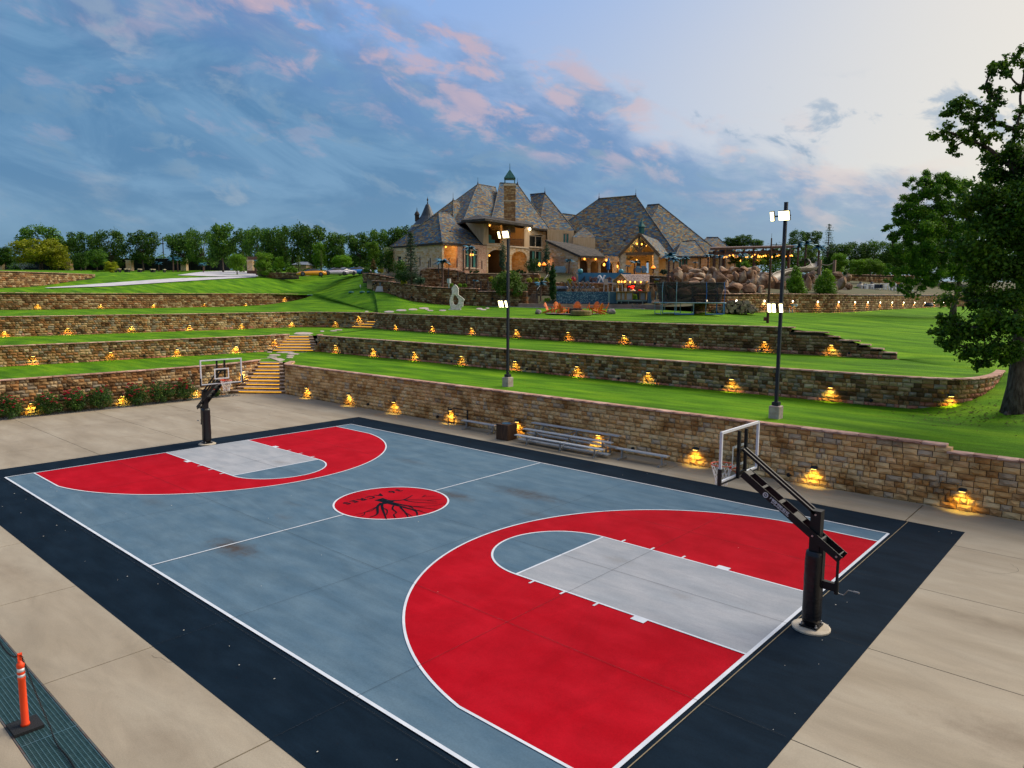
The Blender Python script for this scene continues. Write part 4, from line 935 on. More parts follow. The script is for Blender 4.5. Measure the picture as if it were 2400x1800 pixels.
# ------------------------------------------------------------------ orange delineator post with chain
dl = thing('delineator_post', 'orange traffic post with two reflective bands on a black rubber base', 'traffic post', (5.51,-11.53,0))
m = MB(); vs = []
m.prism([Vector(p) for p in ((-.235,-.20,.0),(.19,-.19,0),(.20,.20,0),(-.22,.20,0))], (0,0,.05)); o = m.build('rubber_base', mat('crumb_rubber', (.010,.011,.013), (.016,.02,.024), scale=90, rough=.9, bump=.8, bscale=150), dl)
org = mat('traffic_orange', (.80,.055,.010), (.88,.085,.014), scale=3, rough=.5)
m = MB(); m.lathe([(.062,.05),(.060,.085),(.052,.10),(.050,.80),(.055,.815),(.055,.83),(.050,.84),(.050,.885),(.054,.895),(.054,.915),(.050,.925),(.050,.985),(.056,.995),(.056,1.04),(.050,1.055),(.024,1.085),(.020,1.10),(0,1.10)], 24); m.build('post', org, dl, smooth=True)
for z0, z1 in ((.842,.884),(.927,.983)):
    m = MB(); m.lathe([(.0508,z0),(.0508,z1)], 24); m.build('reflective_band', mat('reflective', (.62,.65,.70), (.78,.80,.84), scale=40, rough=.3, stretch=(1,1,6)), dl, smooth=True)
m = MB(); m.bar((.0,-.014,1.09),(.0,-.014,1.22),.012,.035); m.bar((.0,.014,1.09),(.0,.014,1.22),.012,.035); m.tube([(0,-.02,1.20),(0,.02,1.20)],.018,8); m.build('hook', org, dl)
chain_m = mat('chain_black', (.008,.009,.010), rough=.45)
def chain(pts, n, label, grp):
    P = Path([(p[0], p[1]) for p in pts], 1); zs = [p[2] for p in pts]; m = MB(); c0 = Vector(pts[0])
    tot = 0; Q = crom(pts, 12); ss = [0]
    for a, b in zip(Q, Q[1:]): ss.append(ss[-1]+(b-a).length)
    for i in range(n):
        t = ss[-1]*(i+.5)/n; k = max(0, min(int(np.searchsorted(ss, t))-1, len(Q)-2)); a, b = Q[k], Q[k+1]; d = (b-a).normalized(); c = a.lerp(b, (t-ss[k])/max(1e-6, ss[k+1]-ss[k]))
        sd_ = d.cross(Vector((0,0,1))).normalized() if abs(d.z) < .98 else Vector((1,0,0)); 
        if i % 2: sd_ = sd_.cross(d)
        L2 = ss[-1]/n*.72; pts2 = [c+d*L2*cos(x)+sd_*.012*sin(x) for x in np.linspace(0, 2*pi, 9)]
        m.tube([p-c0 for p in pts2], .0045, 5, caps=False)
    return tag(m.build('chain', chain_m, None, loc=c0), label, 'chain', grp)
chain([(5.51,-11.51,1.18),(5.56,-11.46,.92),(5.75,-11.40,.55),(6.05,-11.35,.20),(6.35,-11.35,.03),(6.8,-11.34,.018),(7.3,-11.36,.018),(7.9,-11.38,.018)], 110, 'thin black plastic chain running down onto the drain grating', 'black plastic chain')
chain([(5.51,-11.54,1.18),(5.20,-11.55,1.06),(4.85,-11.57,1.05),(4.5,-11.58,1.12)], 44, 'short black chain swagged left from the orange post', 'black plastic chain')
# ------------------------------------------------------------------ lawn furniture on the upper terrace
adi_m = mat('orange_plastic', (.66,.135,.010), (.74,.19,.018), scale=4, rough=.5)
def adirondack():
    root = thing('adirondack_chair', 'x', 'chair', group='orange chairs round the fire pit')
    for k in range(6):
        y = (k-2.5)*.098; top = 1.02-.035*(k-2.5)**2
        m = MB(); m.bar((-.22,y*.82,.30),(-.52,y*1.08,top),.085,.02,up=(1,0,.4)); m.build('back_slat', adi_m, root)
    for k in range(6):
        t = k/5; m = MB(); m.box((.32-.54*t,0,.40-.12*t),(.088,.52,.02),M=Matrix.Rotation(-.2,3,'Y').to_3x3()); m.build('seat_slat', adi_m, root)
    for s in (-1, 1):
        m = MB(); m.box((.02,s*.345,.60),(.78,.125,.024)); m.build('armrest', adi_m, root)
        m = MB(); m.box((.33,s*.295,.29),(.10,.03,.58)); m.build('leg', adi_m, root)
        m = MB(); m.bar((.36,s*.265,.38),(-.66,s*.265,.04),.03,.11,up=(0,0,1)); m.build('rear_leg', adi_m, root)
    m = MB(); m.bar((-.34,-.36,.58),(-.34,.36,.58),.03,.08); m.build('back_rail', adi_m, root)
    return root
ad = adirondack(); CH = [(1289,734.5,.15,'orange slatted chair far left, seen from its side'),(1309,732,-1.0,'orange slatted chair second from the left, facing the camera'),(1321,736.5,1.9,'orange slatted chair third from the left, its back to the camera'),(1352,731.5,-1.25,'orange slatted chair behind the fire pit, facing the camera'),(1368,735,1.95,'orange slatted chair just behind the low stone block'),(1392,731.5,-1.7,'orange slatted chair facing the camera, right of the fire pit'),(1400,737,2.75,'orange slatted chair on the right, front one of the crossed pair'),(1413,735.5,3.05,'orange slatted chair farthest right, seen from its side')]
cen = spot(1346, 735); camdir = math.atan2(CAM.y-cen.y, CAM.x-cen.x)
for i, (u, v, a, l) in enumerate(CH):
    o = ad if i == 0 else dup(ad); p = spot(u, v); o.location = p
    f = math.atan2(cen.y-p.y, cen.x-p.x); o.rotation_euler = (0,0,f); o['label'] = l
ps = MB(); pc = spot(1350, 737)
ps.lathe([(0,.0),(2.6,.0),(2.6,.03),(0,.03)], 32); tag(ps.build('fire_pit_patio', mat('patio_gravel', (.16,.11,.10), (.26,.19,.17), scale=3, rough=.95, bump=.5, bscale=20), loc=cen+Vector((0,0,-.0))), 'round gravelled seating circle under the orange chairs', 'patio', kind='structure')
fp = thing('fire_pit', 'round dark stone fire pit among the orange chairs', 'fire pit', cen+Vector((0,0,.02)))
dk = mat('fire_stone', (.035,.03,.032), (.075,.065,.06), scale=5, rough=.9, bump=.5, bscale=16)
for k in range(14):
    for j in range(3):
        a = 2*pi*(k+.5*(j % 2))/14; m = MB(); m.box((.62*cos(a),.62*sin(a),.08+.155*j),(.22,.265,.145),rz=a); m.build('stone', dk, fp)
def rock_mesh(seed, rx, ry, rz, sub=2, rough_=.18, flat_=.0):
    rr = random.Random(seed); bm = bmesh.new(); bmesh.ops.create_icosphere(bm, subdivisions=sub, radius=1)
    from mathutils import noise as mn
    cuts = []
    for k in range(16):
        n = Vector((rr.gauss(0,1), rr.gauss(0,1), rr.gauss(0,1))).normalized(); cuts.append((n, rr.uniform(.48,.82)))
    for v in bm.verts:
        p = v.co.copy()
        for n, d in cuts:
            q = p.dot(n)
            if q > d: p -= n*(q-d)*.97
        p *= 1+rough_*mn.noise(p*1.7+Vector((seed*3.1,0,0)))+rough_*.4*mn.noise(p*4.3+Vector((0,seed*1.3,0)))
        v.co = Vector((p.x*rx, p.y*ry, p.z*rz))
    me = bpy.data.meshes.new('boulder'); bm.to_mesh(me); bm.free(); return me
bould_m = mat('boulder_stone', (.11,.05,.026), (.26,.14,.075), (.42,.33,.24), scale=.9, rough=.9, bump=.8, bscale=7, detail=9, rnd=.35, lo=.34, hi=.66, bdist=.06)
def rock(u, v, d, r, label, grp, seed, m=None, p=None, cat='boulder'):
    rx, ry, rz_ = r; me = rock_mesh(seed, rx, ry, rz_); me.materials.append(m or bould_m)
    o = link('boulder', me, loc=p if p is not None else at(u, v, d)); o.rotation_euler = (0,0,seed*1.7); return tag(o, label, cat, grp)
grey_r = mat('grey_rock', (.16,.14,.14), (.27,.235,.22), scale=3, rough=.9, bump=.5, bscale=12)
for u, v, r, l, s, mm in ((1262,736,(.55,.4,.32),'grey-brown boulder left of the orange chairs',3,grey_r),(1432,736,(.50,.45,.42),'grey boulder right of the orange chairs',9,grey_r)):
    p = spot(u, v); rock(0,0,0,r,l,'boulders beside the fire pit',s,mm,p+Vector((0,0,r[2]*.6)))
p = spot(1361.5, 739.5); m = MB(); m.lathe([(.86,0),(.92,.06),(.92,.36),(.85,.44),(0,.44)], 20)
tag(m.build('stone_block', mat('mossy_rock', (.14,.10,.035), (.24,.165,.06), scale=3, rough=.9, bump=.6, bscale=10), loc=p), 'low round brown stone block in front of the orange chairs', 'stone')
# ------------------------------------------------------------------ trampoline with a net
tp = [spot(1555,737), spot(1703,740), spot(1590,733), spot(1690,733)]
a = spot(1566,739.5); b = spot(1692,741.5); ctr = (a+b)/2; ax = (b-a).normalized(); ay = Vector((-ax.y, ax.x, 0)); L2_ = (b-a).length/2+.45; W2_ = 1.75
ctr = ctr+ay*1.55; ctr.z = zat(ctr.x, ctr.y)
T = thing('trampoline', 'large rectangular trampoline with tall black safety net on the upper lawn', 'trampoline', ctr, rz=math.atan2(ax.y, ax.x))
steel_b = mat('trampoline_steel', (.16,.27,.36), (.24,.36,.44), scale=6, rough=.4, metal=.5); blue_t = mat('trampoline_blue', (.015,.12,.42), rough=.45)
def rrect(l, w, r, z, n=5):
    return [Vector((sx*(l-r)+r*cos(t), sy*(w-r)+r*sin(t), z)) for sx, sy, t0 in ((1,1,0),(-1,1,pi/2),(-1,-1,pi),(1,-1,1.5*pi)) for t in [t0+pi/2*k/n for k in range(n+1)]]
fr_ = rrect(L2_, W2_, .7, 1.0); m = MB(); m.tube(fr_+[fr_[0]], .045, 8, caps=False); m.build('top_rail', steel_b, T)
m = MB(); m.face(rrect(L2_-.32, W2_-.32, .5, 1.0)); m.build('jumping_mat', mat('tramp_mat', (.012,.02,.03), rough=.8), T)
m = MB(); o1 = rrect(L2_-.02, W2_-.02, .7, 1.045); o2 = rrect(L2_-.33, W2_-.33, .5, 1.045)
for i in range(len(o1)): j = (i+1) % len(o1); m.raw([o1[i],o1[j],o2[j],o2[i],o1[i]-Vector((0,0,.03)),o1[j]-Vector((0,0,.03))],[(0,1,2,3),(4,5,1,0)])
m.build('spring_pad', mat('pad_blue', (.03,.10,.16), (.05,.14,.21), scale=4, rough=.6), T)
LX = [(-L2_+.12,.62,1),(-.62*L2_,-.1*L2_,0),(.28*L2_,.82*L2_,0)]
for sy in (-1, 1):
    for x0, x1 in ((-.66*L2_,-.08*L2_),(.30*L2_,.84*L2_)):
        m = MB(); m.tube([(x0,sy*W2_,.98),(x0,sy*W2_,.06)],.03,8); m.tube([(x1,sy*W2_,.98),(x1,sy*W2_,.06)],.03,8); m.build('leg', steel_b, T)
        m = MB(); m.tube([(x0-.02,sy*W2_,.16),(x0,sy*W2_,.05),(x1,sy*W2_,.05),(x1+.02,sy*W2_,.16)],.045,8); m.build('foot_rail', blue_t, T)
for sx in (-1, 1):
    m = MB(); 
    for y in (-.9,.9): m.tube([(sx*L2_,y,.98),(sx*L2_,y,.05)],.03,8)
    m.tube([(sx*L2_,-.9,.05),(sx*L2_,.9,.05)],.04,8); m.build('leg', blue_t if sx > 0 else steel_b, T)
net_t = mat('safety_net', (.012,.014,.018), rough=.9)
nt = net_t.node_tree; tr = nt.nodes.new('ShaderNodeBsdfTransparent'); ms = nt.nodes.new('ShaderNodeMixShader'); ms.inputs[0].default_value = .70
nt.links.new(tr.outputs[0], ms.inputs[1]); nt.links.new(nt.nodes['Principled BSDF'].outputs[0], ms.inputs[2]); nt.links.new(ms.outputs[0], nt.nodes['Material Output'].inputs[0])
nb = rrect(L2_-.36, W2_-.36, .5, 1.06); ntp = rrect(L2_-.06, W2_-.1, .6, 2.72); m = MB()
for i in range(len(nb)):
    j = (i+1) % len(nb); k = 4
    for q in range(k):
        t0, t1 = q/k, (q+1)/k; f = lambda a, b, t: a.lerp(b, t**1.6)+Vector((0,0,(t-t**1.6)*(2.72-1.06)))
        m.face([f(nb[i],ntp[i],t0), f(nb[j],ntp[j],t0), f(nb[j],ntp[j],t1), f(nb[i],ntp[i],t1)])
m.build('safety_net', net_t, T)
for i, (x, y, mm) in enumerate([(-L2_,-.75*W2_,steel_b),(-.62*L2_,-W2_,steel_b),(.30*L2_,-W2_,blue_t),(.86*L2_,-W2_,blue_t),(-.6*L2_,W2_,steel_b),(.3*L2_,W2_,steel_b),(L2_,.6*W2_,blue_t)]):
    m = MB(); m.tube([(x,y,.3),(x,y,1.0),(x*1.02,y*1.03,1.9),(x*.99,y*.96,2.75)],.03,8); m.build('net_pole', mm, T)
m = MB(); m.tube([p for p in ntp]+[ntp[0]], .015, 6, caps=False); m.build('net_rope', black_metal, T)
# rust-coloured mast, sculpture, valve covers, posts
p = spot(1799, 757); mast = thing('rust_mast', 'tall thin rust-brown steel mast on the upper lawn', 'mast', p); dd = (p-CAM).dot(FW); top = at(1808, 560, dd).z-p.z
m = MB(); m.tube([(0,0,0),(0,0,1.0),(.0,0,top*.7),(0,0,top)], [.11,.10,.085,.05], 10); m.tube([(0,0,top),(0,0,top+.35)],.012,6); m.build('pole', mat('rust', (.05,.018,.012), (.09,.032,.018), scale=4, rough=.7), mast)
m = MB(); m.box((-.16,-.1,.32),(.2,.2,.28)); m.build('control_box', mat('red_box', (.20,.02,.03), (.05,.02,.02), scale=9, rough=.6), mast)
p = spot(1066, 726); dd = (p-CAM).dot(FW); k = dd/F
OUT = [(1059,725.5),(1056.5,712),(1056,704),(1058,697),(1061.5,689),(1062,683),(1060.5,678),(1064,671.5),(1069,666.5),(1074,671),(1077.5,677),(1077,682),(1076.5,690),(1080,693),(1086,697),(1089,700),(1091,701),(1091,704),(1088.5,707),(1088,713),(1087.5,718),(1084,721),(1081,725.5)]
IN = [(1066,713),(1063.5,706),(1064,699),(1066,693),(1069,691),(1073,695),(1076.5,701),(1077,708),(1074.5,713),(1070.5,715)]
def outl(t): return [Vector(((u-1068)*k, 0, (725.7-v)*k)) for u, v in t]
from mathutils.geometry import tessellate_polygon
def slab_with_hole(o, h, th, name, m_, parent):
    vs = [tuple(q) for q in o+h]; tris = tessellate_polygon([o, h]); m = MB(); n = len(vs); no = len(o)
    rr = random.Random(4); f1 = [(q[0], -th/2*(1-.25*rr.random()), q[2]) for q in vs]; f2 = [(q[0]*.98, th/2, q[2]) for q in vs]
    m.raw(f1+f2, [tuple(t) for t in tris]+[tuple(n+i for i in t[::-1]) for t in tris]+[(i, (i+1) % no, n+(i+1) % no, n+i) for i in range(no)]+[(no+i, n+no+i, n+no+(i+1) % len(h), no+(i+1) % len(h)) for i in range(len(h))])
    return m.build(name, m_, parent, fix=True)
sm = mat('pale_limestone', (.44,.41,.39), (.62,.60,.58), (.70,.67,.64), scale=6, rough=.9, bump=.9, bscale=18)
s_ = thing('sculpture', 'white pierced standing stone sculpture on the lawn', 'sculpture', p, rz=math.atan2(RT.y, RT.x))
so = slab_with_hole(outl(OUT), outl(IN), .62, 'stone', sm, s_); bv = so.modifiers.new('b','BEVEL'); bv.width = .09; bv.segments = 3; bv.limit_method = 'ANGLE'
m = MB(); m.box((0,0,.02),(1.3,.8,.1)); m.build('base_stone', sm, s_)
vm = mat('valve_green', (.015,.10,.075), (.03,.15,.11), scale=5, rough=.5)
for u, v, l in ((823.5,687,'wide dark green valve cover farthest left in the lawn'),(849.5,686.5,'dark green valve cover, middle of three in the lawn'),(864,686.5,'small dark green valve cover farthest right in the lawn')):
    q = spot(u, v); m = MB(); w = .42 if u < 860 else .26; m.lathe([(w,0),(w*.95,.14),(w*.6,.24),(0,.26)], 14); tag(m.build('valve_cover', vm, loc=q, smooth=True), l, 'valve cover', 'green valve covers')
q = spot(845, 675.5); wp = thing('marker_post', 'small white marker post standing in the lawn near the valve covers', 'post', q); m = MB(); m.lathe([(.03,0),(.03,.16)],8); m.build('stem', white_paint, wp); m = MB(); m.lathe([(.07,.16),(.1,.22),(.1,.42),(.06,.47),(0,.47)],10); m.build('cap', white_paint, wp)
q = spot(892, 684); pb = thing('pedestal_box', 'grey tapered pedestal box with a lamp on top by the garden wall', 'utility box', q, rz=.6)
m = MB(); s0, s1 = .55, .36; m.raw([(-s0,-s0,0),(s0,-s0,0),(s0,s0,0),(-s0,s0,0),(-s1,-s1,.72),(s1,-s1,.72),(s1,s1,.72),(-s1,s1,.72)],[(0,1,5,4),(1,2,6,5),(2,3,7,6),(3,0,4,7),(4,5,6,7),(3,2,1,0)]); m.build('body', mat('box_grey', (.36,.34,.38), (.46,.44,.48), scale=5, rough=.7), pb)
m = MB(); m.box((0,0,.08),(1.12,1.12,.06)); m.build('rim', mat('box_grey2', (.25,.24,.27), rough=.7), pb); m = MB(); m.lathe([(.14,.72),(.14,1.12),(.08,1.2),(0,1.2)],8); m.build('lamp_head', mat('box_dark', (.10,.14,.17), rough=.5), pb)
# utility post, tap and pipe by the back wall
q = spot(1949, 732.5); up_ = thing('utility_post', 'pale grey utility box on a post before the lit wall', 'utility post', q)
m = MB(); m.bar((0,0,0),(0,0,.75),.10); m.build('post', galv, up_); m = MB(); m.box((0,0,.86),(.30,.18,.30)); m.build('box', mat('meter_grey', (.42,.47,.52), rough=.5), up_)
q = spot(1857, 733); up2 = thing('standpipe', 'grey standpipe with white fittings beside the second light pole', 'standpipe', q)
m = MB(); m.tube([(0,0,0),(0,0,.65)],.05,8); m.box((0,0,.76),(.28,.2,.26)); m.build('post', galv, up2); m = MB(); m.tube([(-.6,0,.0),(-.6,0,.42),(-.3,0,.42),(-.3,0,0)],.06,8); m.build('pipe', white_paint, up2); m = MB(); m.lathe([(0,-.03),(.14,-.03),(.14,.03),(0,.03)],12,(.35,0,.72),ax=Matrix.Rotation(pi/2,3,'X')); m.bar((.0,0,.7),(.35,0,.7),.03); m.build('round_cap', white_paint, up2)
# ------------------------------------------------------------------ vegetation
def leafmat(name, c1, c2, c3, trans=.36, scale=.9, rnd=.25):
    m = bpy.data.materials.new(name); m.use_nodes = True; nt = m.node_tree; N = nt.nodes.new; L = nt.links.new
    b = nt.nodes['Principled BSDF']; out = nt.nodes['Material Output']; b.inputs['Roughness'].default_value = .55; b.inputs['Specular IOR Level'].default_value = .25
    g = N('ShaderNodeNewGeometry'); n = N('ShaderNodeTexNoise'); L(g.outputs['Position'], n.inputs['Vector']); n.inputs['Scale'].default_value = scale; n.inputs['Detail'].default_value = 3
    ad = N('ShaderNodeMath'); ad.operation = 'MULTIPLY_ADD'; L(g.outputs['Random Per Island'], ad.inputs[0]); ad.inputs[1].default_value = .5
    sb = N('ShaderNodeMath'); sb.operation = 'ADD'; L(n.outputs['Fac'], sb.inputs[0]); sb.inputs[1].default_value = -.25; L(sb.outputs[0], ad.inputs[2])
    r = N('ShaderNodeValToRGB'); L(ad.outputs[0], r.inputs[0]); e = r.color_ramp.elements; e[0].position = .25; e[1].position = .78; e[0].color = (*c1,1); e[1].color = (*c3,1); k = e.new(.52); k.color = (*c2,1)
    oi = N('ShaderNodeObjectInfo'); mr = N('ShaderNodeMapRange'); L(oi.outputs['Random'], mr.inputs[0]); mr.inputs[3].default_value = 1-rnd; mr.inputs[4].default_value = 1+rnd
    hs = N('ShaderNodeHueSaturation'); L(mr.outputs[0], hs.inputs['Value']); L(r.outputs[0], hs.inputs['Color']); L(hs.outputs[0], b.inputs['Base Color'])
    tr = N('ShaderNodeBsdfTranslucent'); L(hs.outputs[0], tr.inputs[0]); ms = N('ShaderNodeMixShader'); ms.inputs[0].default_value = trans
    L(b.outputs[0], ms.inputs[1]); L(tr.outputs[0], ms.inputs[2]); L(ms.outputs[0], out.inputs[0]); MATS[name] = m; return m
oak_leaf = leafmat('oak_leaf', (.030,.085,.007), (.075,.185,.012), (.19,.33,.018))
far_leaf = leafmat('far_leaf', (.022,.065,.008), (.055,.145,.012), (.125,.24,.02), scale=.5)
bright_leaf = leafmat('bright_leaf', (.075,.19,.008), (.13,.29,.012), (.22,.38,.02), scale=.6)
yellow_leaf = leafmat('yellow_leaf', (.17,.22,.006), (.29,.33,.008), (.40,.41,.02), scale=.6)
dark_leaf = leafmat('dark_leaf', (.010,.040,.008), (.026,.085,.014), (.055,.13,.02), scale=1.2)
blue_leaf = leafmat('blue_leaf', (.025,.06,.035), (.05,.10,.055), (.08,.14,.075), scale=1.2)
rose_leaf = leafmat('rose_leaf', (.018,.055,.012), (.045,.115,.022), (.11,.20,.025), scale=3)
lime_leaf = leafmat('lime_leaf', (.18,.22,.01), (.28,.30,.015), (.38,.38,.03), scale=2)
pine_leaf = leafmat('pine_leaf', (.04,.10,.012), (.10,.19,.025), (.18,.28,.04), scale=1)
bark = mat('bark', (.035,.024,.018), (.085,.062,.05), (.13,.105,.09), scale=5, rough=.95, bump=.9, bscale=14, stretch=(2.2,2.2,.45), detail=8, bdist=.05)
def leaf_mesh(name, P, S, seed, asp=.6, upb=.5, out=None):
    rg = np.random.default_rng(seed); n = len(P); P = np.asarray(P, float); S = np.asarray(S, float).reshape(-1, 1)
    nr = rg.normal(size=(n,3)); nr[:,2] += upb*1.2
    if out is not None: nr += out*.9
    nr /= np.linalg.norm(nr, axis=1, keepdims=True)+1e-9
    t = rg.normal(size=(n,3)); t -= nr*(t*nr).sum(1, keepdims=True); t /= np.linalg.norm(t, axis=1, keepdims=True)+1e-9
    b = np.cross(nr, t); V = np.empty((n,4,3))
    V[:,0] = P-t*S*.5; V[:,1] = P+b*S*asp*.5+nr*S*.14; V[:,2] = P+t*S*.5; V[:,3] = P-b*S*asp*.5+nr*S*.14
    me = bpy.data.meshes.new(name); me.vertices.add(n*4); me.vertices.foreach_set('co', V.ravel()); me.loops.add(n*4); me.loops.foreach_set('vertex_index', np.arange(n*4, dtype=np.int32))
    me.polygons.add(n); me.polygons.foreach_set('loop_start', np.arange(0, n*4, 4, dtype=np.int32)); me.polygons.foreach_set('loop_total', np.full(n, 4, dtype=np.int32)); me.update(calc_edges=True); return me
def blobs_to_leaves(blobs, dens, seed, size, squash=.8, shell=.35, fuzz=.18):
    """leaves spread through clumps; more of them near the outside of each clump"""
    rg = np.random.default_rng(seed); P = []; O = []
    tot = sum(r**2.2 for _, r in blobs)
    for c, r in blobs:
        k = max(6, int(dens*r**2.2/tot)); d = rg.normal(size=(k,3)); d /= np.linalg.norm(d, axis=1, keepdims=True)
        rad = r*(shell+(1-shell)*rg.random((k,1)))**.6; rad *= 1+fuzz*rg.normal(size=(k,1)); q = d*rad; q[:,2] *= squash
        P.append(np.array(c)+q); O.append(d)
    P = np.concatenate(P); O = np.concatenate(O); S = size*(.7+.6*rg.random(len(P))); return P, S, O
def limb(m, a, b, r0, r1, rr, bend=.18, n=5, sides=7):
    a, b = Vector(a), Vector(b); L_b = (b-a).length; off = Vector((rr.uniform(-1,1), rr.uniform(-1,1), rr.uniform(-.2,1)))*L_b*bend
    pts = [a.lerp(b, t)+off*sin(pi*t) for t in np.linspace(0, 1, n+1)]; m.tube(pts, [r0+(r1-r0)*t for t in np.linspace(0, 1, n+1)], sides)
    return pts
def broad_tree(seed, h=10, w=9, trunk_h=.3, nb=22, dens=2600, leaf=.42, lm=None, squash=.8, tr=.22, low=.28):
    rr = random.Random(seed); root = thing('tree', 'x', 'tree')
    m = MB(); th = h*trunk_h; top = Vector((rr.uniform(-.3,.3), rr.uniform(-.3,.3), th)); limb(m, (0,0,-.3), top, tr*1.25, tr*.8, rr, .05)
    blobs = []
    for i in range(nb):
        a = 2*pi*i*.618+rr.uniform(-.4,.4); f = (i+.5)/nb; z = h*(low+(1-low-.08)*(f**.85)); prof = math.sqrt(max(.05, 1-((z/h-.58)/.52)**2)); rad = w*.5*prof*rr.uniform(.35,.86)
        blobs.append(((rad*cos(a), rad*sin(a), z+rr.uniform(-.05,.05)*h), h*rr.uniform(.10,.17)))
    for c, r in blobs[::2]: limb(m, top-Vector((0,0,rr.uniform(0,.15)*th)), c, tr*.5, tr*.10, rr, .12, 4, 5)
    limb(m, top, (rr.uniform(-.5,.5), rr.uniform(-.5,.5), h*.8), tr*.7, tr*.12, rr, .06)
    m.build('trunk', bark, root, smooth=True)
    P, S, O = blobs_to_leaves(blobs, dens, seed, leaf, squash); me = leaf_mesh('crown', P, S, seed, out=O); link('crown', me, lm or far_leaf, root)
    return root
def recolour(o, m):
    """same tree with foliage of another green: only the crown gets its own mesh data"""
    for ch in o.children:
        if ch.name.startswith('crown'):
            ch.data = ch.data.copy(); ch.data.materials.clear(); ch.data.materials.append(m)
def hide_proto(o):
    for ch in list(o.children): bpy.data.objects.remove(ch)
    bpy.data.objects.remove(o)
TV = [broad_tree(s, 10, w, th, nb, 4200, .50, low=lo) for s, w, th, nb, lo in ((1,9,.26,26,.20),(2,7.5,.30,24,.24),(3,10.5,.22,30,.16),(4,6.5,.30,22,.22),(5,8.5,.20,26,.12))]
used = set()
def tree(u, vb, vt, wpx, d, var, label, grp, lm=None, cat='tree', name='tree'):
    p = at(u, vb, d); h = (vb-vt)/F*d; w = wpx/F*d; pr = TV[var]
    o = dup(pr); o.name = name; o.location = p; W0 = [9,7.5,10.5,6.5,8.5][var]; o.scale = (w/W0, w/W0, h/10.4); o.rotation_euler = (0,0,(u*7.13) % 6.28); o['label'] = label; o['category'] = cat; o['group'] = grp
    if lm: recolour(o, lm)
    return o
G1 = 'trees along the far left boundary'
for a in [(12,633,576,42,168,3,'dark green tree cut by the left edge of the photo'),(100,633,523,105,176,2,'tall dark tree behind the yellow-green one, far left'),(152,634,548,60,178,1,'dark tree right beside the yellow-green tree'),
 (200,634,540,66,176,0,'dark green tree left of the second stone pillar from the left'),(262,634,534,84,174,2,'broad dark green tree between two stone pillars'),(336,634,538,80,172,0,'broad tree left of the utility pole'),(428,634,543,70,172,1,'tree directly right of the utility pole'),(478,634,534,80,168,2,'dark tree behind the white garden house'),
 (523,634,520,58,160,3,'tallest slender light-green tree with a bare pale trunk'),(572,636,533,60,158,0,'dark tree right of the tallest slender tree'),(610,640,527,74,150,2,'bushy green tree behind the small lime tree'),(648,641,530,62,148,1,'green tree in the thicket, left of its highest crown'),(688,642,521,78,146,2,'highest crown of the thicket behind the yellow car'),(738,642,523,80,144,0,'wide dark tree right of the highest thicket crown'),(790,642,539,66,142,4,'tree behind the white cars'),(842,641,541,58,140,1,'dark tree with bare lower trunk left of the house'),(893,640,533,66,142,0,'dark tree rising behind the left end of the house'),(936,640,527,60,140,3,'dark tree partly hidden by the left roof')]:
    tree(*a, G1)
G2 = 'small ornamental trees on the left lawn'
for a in [(94,634,556,112,165,0,'yellow-green spreading tree in front of the dark one, far left',yellow_leaf),(137,634,578,70,164,4,'smaller yellow-green tree with several thin trunks',yellow_leaf),(190,637,590,30,155,3,'young tree with thin trunk before the black fence, left one',far_leaf),(228,634,582,44,160,1,'young tree before the black fence, right one',far_leaf),
 (261,640,611,34,140,4,'small olive-green shrub-like tree on the left lawn',yellow_leaf),(556,644,593,42,130,1,'young lime-green tree left beside the drive',bright_leaf),(620,647,587,52,126,4,'lime-green tree beside the blue metal palm',bright_leaf),(655,640,600,24,140,3,'small green tree behind the drive wall',bright_leaf),(803,630,597,46,132,1,'light green tree above the white cars',bright_leaf),(875,616,563,44,118,4,'bright yellow-green tree beside the house',bright_leaf),(750,640,566,36,140,3,'mid-green tree with bare trunk behind the cars',bright_leaf)]:
    tree(*a[:7], G2, a[7])
G3 = 'trees behind the pool garden on the right'
for a in [(1716,585,556,46,150,3,'round green tree left of three over the pergola roof'),(1739,585,549,44,150,0,'highest round green tree over the pergola roof'),(1770,585,560,40,150,1,'low round green tree right of three over the pergola roof'),(1868,592,538,52,140,2,'dark oak crown right of the second light pole'),(1902,592,540,44,140,0,'dark oak crown beside the conifer'),
 (1960,640,567,62,130,1,'green tree below the tall thin conifer'),(2003,640,565,60,134,0,'tree in the middle of the right treeline'),(2050,640,560,66,134,2,'dark tree right in the treeline'),(2095,645,563,60,134,3,'dark tree beside the big oak foliage'),(2150,650,560,90,136,2,'dark tree seen through the oak foliage'),(2230,655,560,90,138,0,'dark tree behind the leaning trunk'),(2310,655,565,90,138,1,'dark tree behind the great oak')]:
    tree(*a, G3)
for a in [(1800,622,582,60,100,4,'green tree in front of the pergola',far_leaf),(1722,624,598,34,98,0,'dark green tree in front of the string lights',far_leaf),(1772,626,604,40,97,1,'light green shrub under the pergola lights',bright_leaf),(1845,612,590,60,104,4,'spreading green shrub by the slide',far_leaf),(1898,615,570,44,112,0,'olive-green tree behind the slide',pine_leaf),(2010,646,605,46,112,4,'rounded light green tree above the filter tanks, left',bright_leaf),(2040,646,604,44,112,0,'rounded light green tree above the filter tanks, right',bright_leaf),(1965,640,590,44,116,4,'tall light green bushy tree left of the filter tanks',bright_leaf),(2062,650,615,30,112,1,'small light green tree right of the filter tanks',bright_leaf)]:
    tree(*a[:7], 'garden trees near the pool and slide', a[7])
for t in TV: hide_proto(t)
